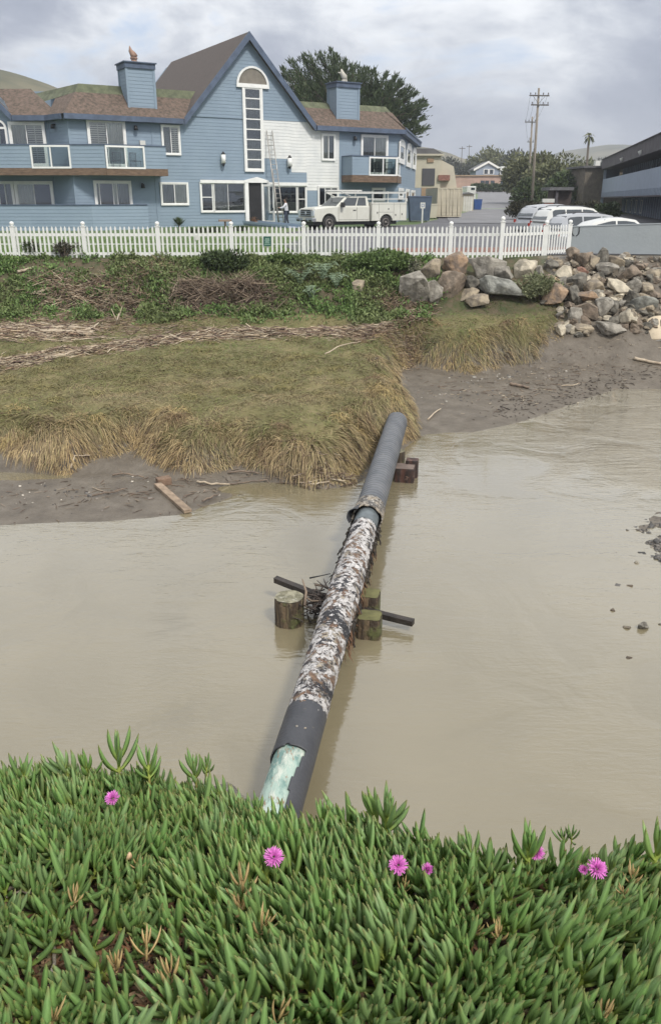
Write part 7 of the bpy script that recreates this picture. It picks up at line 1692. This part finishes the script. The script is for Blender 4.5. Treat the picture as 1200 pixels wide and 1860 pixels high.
# pad, ramp, pot, notice stand
def on_front(px, py, v): u, z = HM.px(px, py, v); return HM.w(u, v, z)
M_pad = mat('pinkish_concrete', (.40, .33, .31), .9, .15, 1.5, bump=.3)
F = HM; zg = gz(55) - ZB
g = MB(); g.box(F, F.U(505, 400, 2), F.U(560, 400, 2), .6, 4.2, zg - .1, zg + .035); tag(mk(g, 'entrance_pad', M_pad), kind='structure')
def ramp_():
    a = F.w(F.U(468, 400, .3), .35, zg + .22); b = F.w(F.U(548, 412, 4.4), 4.6, zg + .02); d = (b - a); w = Vector((d.y, -d.x, 0)).normalized() * .65
    r = thing('entrance_ramp', a, 'blue-grey timber ramp sloping down from the front door', 'ramp'); g = MB(); g.prism([a, a + w * 2, b + w * 2, b], (0, 0, -.12)); mk(g, 'deck', M_bluegrey, r)
    for k in (0, 2): g = MB(); g.prism([a + w * k, a + w * (k + .12), b + w * (k + .12), b + w * k], (0, 0, .16)); mk(g, 'side_board', M_blue, r)
ramp_()
p = on_front(462, 403, .9); p.z = ZB + zg + .0; r = thing('flower_pot', p, 'small pink flower pot with reddish plant beside the front door', 'pot'); g = MB(); g.rev(p, [(.14, 0), (.21, .26), (.23, .27), (.23, .31), (.18, .30)], 14); mk(g, 'pot', mat('pink_pot', (.50, .30, .25), .8, .1, 5), r)
rng_ = np.random.default_rng(8); P_ = np.array(p) + rng_.normal(0, .1, (160, 3)) * [1, 1, .8] + [0, 0, .42]; V_, F_ = leaf_cloud(P_, rng_.normal(0, 1, (160, 3)), .1, rng_); link_np('foliage', V_, F_, foliage_mat('red_leaf', (.12, .05, .03), (.20, .12, .05)), r)
p = ony(409, 405, 51.0); p.z = gz(51); r = thing('notice_stand', p, 'small brown notice board on a short post in the bed before the lobby', 'sign'); Fn = Frame((p.x, p.y), .3, p.z); g = MB(); g.box(Fn, -.05, .05, -.05, .05, -.1, .58); mk(g, 'post', M_bark, r); g = MB(); g.box(Fn, -.38, .38, -.12, .10, .581, .70); mk(g, 'board', mat('brown_board', (.26, .19, .15), .8, .2, 5), r, bevel=.01)
# chairs glimpsed on the balconies
def chair(fr, u, v, z, ang, label):
    c = fr.w(u, v, z); Fq = Frame((c.x, c.y), ang, c.z); r = thing('balcony_chair', c, label, 'chair', 'metal chairs on the balconies')
    for a in (-.22, .22):
        for b_ in (-.22, .2): g = MB(); g.cyl(Fq.w(a, b_, 0), Fq.w(a, b_, .44), .015, 6); mk(g, 'leg', M_black, r)
    g = MB(); g.box(Fq, -.25, .25, -.24, .24, .44, .47); mk(g, 'seat', M_black, r)
    g = MB(); trim_rect(g, Fq, -.25, .25, .5, .95, .03, -.25, -.22)
    for k in range(4): g.box(Fq, -.15 + k * .1 - .008, -.15 + k * .1 + .008, -.245, -.225, .53, .92)
    g.box(Fq, -.25, -.22, -.25, -.22, .47, .5); g.box(Fq, .22, .25, -.25, -.22, .47, .5); mk(g, 'backrest', M_black, r)
zf_ = HM.Z(245, 306, 1.4) 
chair(HM, HM.U(247, 290, .8), .75, zf_ - .02, HM.a + .4, 'black metal chair behind the glass of the main upper balcony'); chair(HM, HM.U(212, 290, .8), .7, zf_ - .02, HM.a - .5, 'second black chair on the main upper balcony, by the sliding door')
zf2 = HM.Z(660, 318, 1.35); chair(HM, HM.U(688, 300, .7), .7, zf2 - .02, HM.a + .2, 'black chair seen through the glass of the small right balcony'); chair(HM, HM.U(707, 300, .7), .7, zf2 - .02, HM.a - .3, 'second black chair at the corner of the small right balcony')
# ---------------------------------------------------------------- ice plant on the near bank
M_ice = attr_mat('ice_plant_leaf', .42, .45)
def succ_leaf(base, dirv, L, w, rng, curve=.25, c0=(.26, .33, .07), c1=(.085, .17, .05), c2=(.11, .21, .075), segs=6):
    """three-sided fleshy leaf: returns verts, quads, colours"""
    d = np.array(dirv, float); d /= np.linalg.norm(d); up = np.array([0, 0, 1.0])
    s_ = np.cross(d, up); s_ = s_ / (np.linalg.norm(s_) + 1e-9) if np.linalg.norm(s_) > .05 else np.array([1.0, 0, 0]); nrm = np.cross(s_, d)
    V = []; C = []; prof = [.55, .82, .97, 1.0, .92, .66, .16]; p = np.array(base, float)
    for k in range(segs + 1):
        t = k / segs; c = p + d * L * t + nrm * (-(curve) * L * (t - t * t) * 1.0) + up * curve * L * .35 * t * t
        r = w * prof[k]
        V += [c + s_ * r * .62 + nrm * r * .42, c - s_ * r * .62 + nrm * r * .42, c - nrm * r * .78]
        col = np.array(c0) * (1 - min(1, t * 2.4)) + np.array(c1) * min(1, t * 2.4); col = col * (1 - t * .35) + np.array(c2) * t * .35
        if t > .97: col = col * .6 + np.array([.30, .13, .07]) * .4
        C += [col, col, col * np.array([1.12, 1.08, 1.0])]
    Fq = []
    for k in range(segs):
        for j in range(3): Fq.append((k * 3 + j, k * 3 + (j + 1) % 3, (k + 1) * 3 + (j + 1) % 3, (k + 1) * 3 + j))
    return V, Fq, C
def make_shoot(seed, n_pairs=4, wither=False, S=1.0, young=False):
    rg = np.random.default_rng(seed); leaves = []; H = .050 * S
    hue = rg.uniform(0, 1); c1 = np.array([.142, .262, .066]) * (1 - hue) + np.array([.190, .285, .12]) * hue; c2 = c1 * 1.2 + .012; c0 = np.array([.36, .43, .10])
    if young: c1 = np.array([.18, .29, .09]); c2 = np.array([.22, .33, .11])
    if wither: c1 = np.array([.46, .33, .16]); c2 = np.array([.55, .42, .22]); c0 = np.array([.35, .24, .12])
    a0 = rg.uniform(0, PI)
    for k in range(n_pairs):
        a = a0 + k * PI / 2 + rg.normal(0, .18); el = [.92, 1.12, 1.28, 1.42, 1.5][k] + rg.normal(0, .09)
        L = S * ([.074, .084, .077, .058, .036][k]) * rg.uniform(.85, 1.15); w = S * .0090 * ([1.0, 1.05, .95, .8, .6][k]) * rg.uniform(.9, 1.1)
        if wither: L *= .7; w *= .6
        for s_ in (0, PI):
            aa = a + s_; e = el + rg.normal(0, .06); d = (math.cos(aa) * math.cos(e), math.sin(aa) * math.cos(e), math.sin(e))
            cv = np.clip(.30 - .05 * k + rg.normal(0, .04), .02, .5)
            tone = rg.uniform(.86, 1.14); leaves.append(succ_leaf((math.cos(aa) * .002, math.sin(aa) * .002, H * (.15 + .28 * k)), d, L, w, rg, cv, c0 * tone, c1 * tone, c2 * tone))
    # stem
    V = []; C = []; Fq = []
    for k in range(4):
        z = -.05 * S + (H + .05 * S) * k / 3
        for j in range(4): a = PI / 2 * j; V.append((math.cos(a) * .0042 * S, math.sin(a) * .0042 * S, z)); C.append(np.array([.26, .17, .08]) if k < 2 else c0)
    for k in range(3):
        for j in range(4): Fq.append((k * 4 + j, k * 4 + (j + 1) % 4, (k + 1) * 4 + (j + 1) % 4, (k + 1) * 4 + j))
    return leaves, (V, Fq, C)
def pack(parts):
    V = []; Fq = []; C = []; k = 0
    for v, f, c in parts: V += list(v); Fq += [tuple(i + k for i in q_) for q_ in f]; C += list(c); k += len(v)
    return np.array(V, float), np.array(Fq), np.array(C, float)
NV = 18
SHOOTS = [make_shoot(700 + i, 5 if i % 3 else 4, S=[1.26, 1.42, 1.12][i % 3], young=(i % 7 == 6)) for i in range(NV)]
PACKED = [pack(l + [s_]) for l, s_ in SHOOTS]
def surf(x, y): return land(x, y)
ice = thing('ice_plant', (0, 1.6, 3.2), 'dense mat of fleshy green ice plant covering the near bank, with magenta flowers', 'ground cover')
def build_ice():
    rng = np.random.default_rng(33); sp = .048
    gx, gy = np.meshgrid(np.arange(-1.9, 1.95, sp), np.arange(.72, 2.75, sp)); x = gx.ravel() + rng.normal(0, sp * .36, gx.size); y = gy.ravel() + rng.normal(0, sp * .36, gx.size)
    ne = np.interp(x, NE[:, 0], NE[:, 1]) + (fbm(x, y, 5, 71) - .5) * .14
    ok = (y < ne + .22) & (np.abs(x) < .30 + y * .58); x, y = x[ok], y[ok]; ne = ne[ok]
    # thinner, littered hollow on the left and a few small gaps
    hol = np.exp(-(((x + .46) / .17) ** 2 + ((y - 1.37) / .20) ** 2)) + .9 * np.exp(-(((x + .30) / .12) ** 2 + ((y - 1.20) / .13) ** 2)) + .5 * np.exp(-(((x + .64) / .12) ** 2 + ((y - 1.62) / .10) ** 2)) + .45 * np.exp(-(((x - .62) / .10) ** 2 + ((y - 1.35) / .07) ** 2))
    patch = sm(.56, .70, fbm(x, y, 4.5, 72)) * .35
    keep = rng.uniform(0, 1, len(x)) > np.clip(hol * .68 + patch, 0, .95); x, y, ne, hol = x[keep], y[keep], ne[keep], hol[keep]
    z = surf(x, y); mound = (fbm(x, y, 3.0, 73) - .5) * .09
    z = z + .012 + mound + rng.uniform(-.012, .02, len(x)) - .02 * (hol > .3)
    # fringe shoots stand taller against the water
    fr_ = np.exp(-((ne - y) / .10) ** 2); z = z + fr_ * rng.uniform(0, .035, len(x)) * (rng.uniform(0, 1, len(x)) < .35)
    n = len(x); kind = rng.integers(0, NV, n); yaw = rng.uniform(0, 2 * PI, n)
    tf = fbm(x, y, 2.6, 75) * 9; tl = .14 + rng.uniform(0, .36, n)
    ax = np.cos(tf) * tl; ay = np.sin(tf) * tl - .06
    sc = rng.uniform(.82, 1.15, n) * (1 - .10 * fr_)
    Z = np.stack([ax, ay, np.ones(n)], 1); Z /= np.linalg.norm(Z, axis=1)[:, None]; X0 = np.stack([np.cos(yaw), np.sin(yaw), 0 * yaw], 1); Yv = np.cross(Z, X0); Yv /= np.linalg.norm(Yv, axis=1)[:, None]; Xv = np.cross(Yv, Z)
    Rm = np.stack([Xv, Yv, Z], 2) * sc[:, None, None]; T = np.stack([x, y, z], 1)
    # nearest and largest in view become parts
    d = np.sqrt(x ** 2 + y ** 2 + (z - CZ) ** 2); infr = np.abs(x) < (y * _c + 1.5 * _s) * .40; pyv = np.array([proj(t)[1] for t in T]); infr &= pyv < 1870
    order = np.argsort(np.where(infr, d, 99)); near = order[:300]; leafy = set(order[:33].tolist()); nearset = set(near.tolist())
    me_cache = []
    off = np.array(ice['_o'])
    for (V, Fq, C) in PACKED: me_cache.append(mesh_np('shoot', V, Fq, M_ice, C, smooth=True))
    leaf_me = [[mesh_np('leaf', np.array(l[0]), np.array(l[1]), M_ice, np.array(l[2]), smooth=True) for l in S_[0]] for S_ in SHOOTS]
    stem_me = [mesh_np('stem', np.array(S_[1][0]), np.array(S_[1][1]), M_ice, np.array(S_[1][2]), smooth=True) for S_ in SHOOTS]
    for i in near:
        M = Matrix.Translation(Vector(T[i] - off)) @ Matrix([list(Rm[i][0]), list(Rm[i][1]), list(Rm[i][2])]).to_4x4(); k = int(kind[i])
        if i in leafy:
            o = bpy.data.objects.new('shoot', stem_me[k]); COL.objects.link(o); o.parent = ice; o.matrix_local = M
            for lm in leaf_me[k]: c = bpy.data.objects.new('leaf', lm); COL.objects.link(c); c.parent = o
        else:
            o = bpy.data.objects.new('shoot', me_cache[k]); COL.objects.link(o); o.parent = ice; o.matrix_local = M
    Vs = []; Fs = []; Cs = []; k0 = 0
    rest = np.array([i for i in range(n) if i not in nearset])
    for k in range(NV):
        idx = rest[kind[rest] == k]
        V, Fq, C = PACKED[k]; W_ = np.einsum('nij,vj->nvi', Rm[idx], V) + T[idx][:, None, :]
        Vs.append(W_.reshape(-1, 3)); Fs.append((np.arange(len(idx))[:, None, None] * len(V) + Fq[None]).reshape(-1, 4) + k0); k0 += len(idx) * len(V)
        tn = rng.uniform(.82, 1.18, (len(idx), 1, 1)) * (1 + .10 * (rng.uniform(-1, 1, (len(idx), 1, 1)) * np.array([1, .2, .5]))); Cs.append((C[None] * tn).reshape(-1, 3))
    tag(link_np('shoots', np.concatenate(Vs), np.concatenate(Fs), M_ice, ice, np.concatenate(Cs), True), kind='stuff')
    print('ICE shoots', n, 'quads', sum(len(f) for f in Fs))
    # dead leaves and old runners beneath
    m = 9500; lx = rng.uniform(-1.4, 1.4, m); ly = rng.uniform(.75, 2.5, m); lx[:4500] = rng.normal(-.40, .22, 4500); ly[:4500] = rng.normal(1.35, .22, 4500); e = np.interp(lx, NE[:, 0], NE[:, 1]); k_ = ly < e; lx, ly = lx[k_], ly[k_]; m = len(lx); lzv = surf(lx, ly) + rng.uniform(0, .028, m)
    P = np.stack([lx, ly, lzv], 1); a = rng.uniform(0, 6.3, m); D = np.stack([np.cos(a), np.sin(a), rng.normal(.15, .3, m)], 1)
    V, Fa = blades(P, D, rng.uniform(.02, .06, m), rng.uniform(.006, .013, m), .5, rng)
    cols = np.array([(.16, .075, .04), (.10, .055, .035), (.25, .16, .10), (.06, .04, .03), (.18, .10, .06), (.13, .12, .06)]); c = cols[rng.integers(0, 6, m)] * rng.uniform(.6, 1.3, (m, 1))
    tag(link_np('dead_leaves', V, Fa, attr_mat('leaf_litter', .8, .2), ice, np.repeat(c, 8, 0)), kind='stuff')
build_ice()
def near_surf(px, py, dz=.07):
    d = ray(px, py)
    for k in range(400):
        t = .9 + k * .01; p = CAMP + d * t
        if p.z <= lz(p.x, p.y) + dz: return p
    return p
# bare woody runner in the hollow
def runner(pts, r, label=None):
    P = [near_surf(px, py, .05) for px, py in pts]; g = MB(); Q = []
    for a, b in zip(P, P[1:]):
        for k in range(4): Q.append(a.lerp(b, k / 4) + Vector((R.uniform(-.003, .003), R.uniform(-.003, .003), R.uniform(-.003, .003))))
    Q.append(P[-1]); g.tube(Q, [r * (1 - .4 * i / len(Q)) for i in range(len(Q))], 7); mk(g, 'woody_runner', mat('grey_runner', (.36, .31, .26), .85, .4, 30, bump=.4, col2=(.16, .13, .10)), ice)
runner([(-30, 1622), (30, 1612), (60, 1622), (80, 1650)], .006); runner([(80, 1650), (92, 1690), (100, 1740), (92, 1790)], .006); runner([(10, 1630), (45, 1618)], .004)
# magenta flowers
M_petal = attr_mat('magenta_petal', .5, .3)
def flower_mesh(seed, closed=0.0):
    rg = np.random.default_rng(seed); parts = []
    for ringi, (nn, el, L, rr) in enumerate(((44, .22, .0225, .006), (40, .55, .0215, .005), (34, .88, .019, .004), (26, 1.2, .015, .003))):
        for k in range(nn):
            a = 2 * PI * k / nn + rg.normal(0, .08); e = el + closed + rg.normal(0, .10); d = np.array([math.cos(a) * math.cos(e), math.sin(a) * math.cos(e), math.sin(e)]); s_ = np.array([-math.sin(a), math.cos(a), 0]) * .0013; l = L * rg.uniform(.85, 1.1); b = np.array([math.cos(a) * rr, math.sin(a) * rr, .002 * ringi])
            V = [b - s_ * .5, b + s_ * .5, b + d * l * .6 + s_, b + d * l + s_ * .5, b + d * l - s_ * .5, b + d * l * .6 - s_]; c = np.array([.72, .20, .60]) * rg.uniform(.8, 1.15); c1 = c * .75 + np.array([.75, .3, .7]) * .25
            parts.append((V, [(0, 1, 2, 5), (5, 2, 3, 4)], [c * .8, c * .8, c, c1, c1, c]))
    return pack(parts)
def base_mesh():
    V = []; Fq = []; C = []
    for k, (r, z) in enumerate(((.003, -.045), (.0035, -.022), (.008, -.010), (.009, 0), (.006, .004))):
        for j in range(8): a = 2 * PI * j / 8; V.append((r * math.cos(a), r * math.sin(a), z)); C.append((.16, .22, .07))
    for k in range(4):
        for j in range(8): Fq.append((k * 8 + j, k * 8 + (j + 1) % 8, (k + 1) * 8 + (j + 1) % 8, (k + 1) * 8 + j))
    parts = [(V, Fq, C)]
    for k in range(5): a = 2 * PI * k / 5; parts.append(succ_leaf((math.cos(a) * .006, math.sin(a) * .006, -.008), (math.cos(a), math.sin(a), .35), .026, .0028, None, .1, (.2, .26, .09), (.18, .24, .09), (.3, .28, .14)))
    return pack(parts)
BMesh = mesh_np('calyx', *base_mesh()[:2], M_ice, base_mesh()[2], True)
FL_ = [(205, 1450, .95, -.3, 0, .8), (497, 1557, 1.05, .1, 0, 1.0), (723, 1572, 1.0, -.1, 0, 1.0), (775, 1580, .72, .2, .45, .8), (973, 1550, .92, 0, .25, .8), (1083, 1578, 1.05, .15, 0, .9), (1060, 1580, .6, -.5, .6, 1.1)]
for i, (px, py, s_, lean, cl, tilt) in enumerate(FL_):
    p = near_surf(px, py, .15); V, Fq, C = flower_mesh(900 + i, cl); me = mesh_np('flower', V, Fq, M_petal, C)
    o = bpy.data.objects.new('flower', me); COL.objects.link(o); o.parent = ice; off = Vector(ice['_o'])
    o.matrix_local = Matrix.Translation(p - off) @ Matrix.Rotation(lean, 4, 'Y') @ Matrix.Rotation(tilt * .55, 4, 'X') @ Matrix.Scale(s_ * .92, 4)
    c = bpy.data.objects.new('calyx', BMesh); COL.objects.link(c); c.parent = o
    g = MB(); g.tube([p, p + Vector((0, .005, -.06)), p + Vector((.0, .01, -.13))], [.003, .0035, .004], 6); mk(g, 'flower_stalk', mat('stalk_green', (.14, .2, .06), .6, .2, 20), ice)
# withered shoots, dry capsules and one pale fallen leaf
wm = [mesh_np('withered_shoot', *pack(make_shoot(50 + k, 4, True)[0])[:2], M_ice, pack(make_shoot(50 + k, 4, True)[0])[2], True) for k in range(3)]
for i, (px, py, s_) in enumerate(((442, 1625, 1.25), (437, 1650, 1.0), (470, 1690, .9), (250, 1570, .6), (733, 1612, .6), (1148, 1598, .75), (1135, 1620, .6), (905, 1700, .8), (860, 1690, .6), (130, 1640, .8), (210, 1760, .9), (265, 1740, .9), (310, 1790, 1.0), (500, 1850, .8), (95, 1850, .8), (1090, 1850, .8))):
    p = near_surf(px, py, .10 if i != 3 else .12); o = bpy.data.objects.new('withered_shoot', wm[i % 3]); COL.objects.link(o); o.parent = ice
    o.matrix_local = Matrix.Translation(p - Vector(ice['_o']) + Vector((0, 0, -.02))) @ Matrix.Rotation(R.uniform(0, 6), 4, 'Z') @ Matrix.Rotation(R.uniform(-.4, .4), 4, 'X') @ Matrix.Scale(s_, 4)
p = near_surf(230, 1556, .12); V, Fq, C = [np.array(a) for a in succ_leaf((0, 0, 0), (.35, 0, 1), .032, .012, None, .1, (.55, .36, .22), (.62, .43, .28), (.6, .42, .26))]; o = bpy.data.objects.new('dry_leaf', mesh_np('dry_leaf', V, Fq, M_ice, C, True)); COL.objects.link(o); o.parent = ice; o.location = p - Vector(ice['_o']) - Vector((0, 0, .015))
# taller shoots standing against the water
for i, (px, py, s_) in enumerate(((215, 1392, 1.25), (130, 1410, 1.0), (160, 1402, 1.0), (355, 1408, .9), (375, 1400, .85), (40, 1412, 1.0), (690, 1492, 1.05), (700, 1500, 1.0), (1025, 1530, 1.0), (1038, 1522, .9), (960, 1560, .9), (860, 1552, .8), (590, 1500, .8), (1190, 1560, 1.0), (470, 1470, .7), (270, 1402, .9))):
    p = near_surf(px, py, .14); V, Fq, C = PACKED[i % NV]; me = mesh_np('shoot', V, Fq, M_ice, C, smooth=True); o = bpy.data.objects.new('tall_shoot', me); COL.objects.link(o); o.parent = ice
    o.matrix_local = Matrix.Translation(p - Vector(ice['_o']) + Vector((0, 0, -.035))) @ Matrix.Rotation(R.uniform(0, 6), 4, 'Z') @ Matrix.Rotation(R.uniform(-.3, .3), 4, 'X') @ Matrix.Scale(s_, 4)
    g = MB(); q_ = p + Vector((0, 0, -.05)); g.tube([q_, q_ - Vector((0, .01, .12))], [.005, .006], 6); mk(g, 'shoot_stem', mat('stalk_green', (.14, .2, .06), .6, .2, 20), ice)
# ---------------------------------------------------------------- sea air
def build_haze():
    g = MB(); g.box(ID, -3100, 3100, -320, 3700, -2.4, 135); m = bpy.data.materials.new('haze'); m.use_nodes = True; t = m.node_tree; t.nodes.remove(t.nodes['Principled BSDF'])
    v = N(t, 'ShaderNodeVolumePrincipled'); v.inputs['Color'].default_value = (.88, .92, 1.0, 1); v.inputs['Density'].default_value = .00055; v.inputs['Anisotropy'].default_value = .2
    t.links.new(v.outputs[0], t.nodes['Material Output'].inputs['Volume']); tag(mk(g, 'haze', m), kind='stuff')
build_haze()
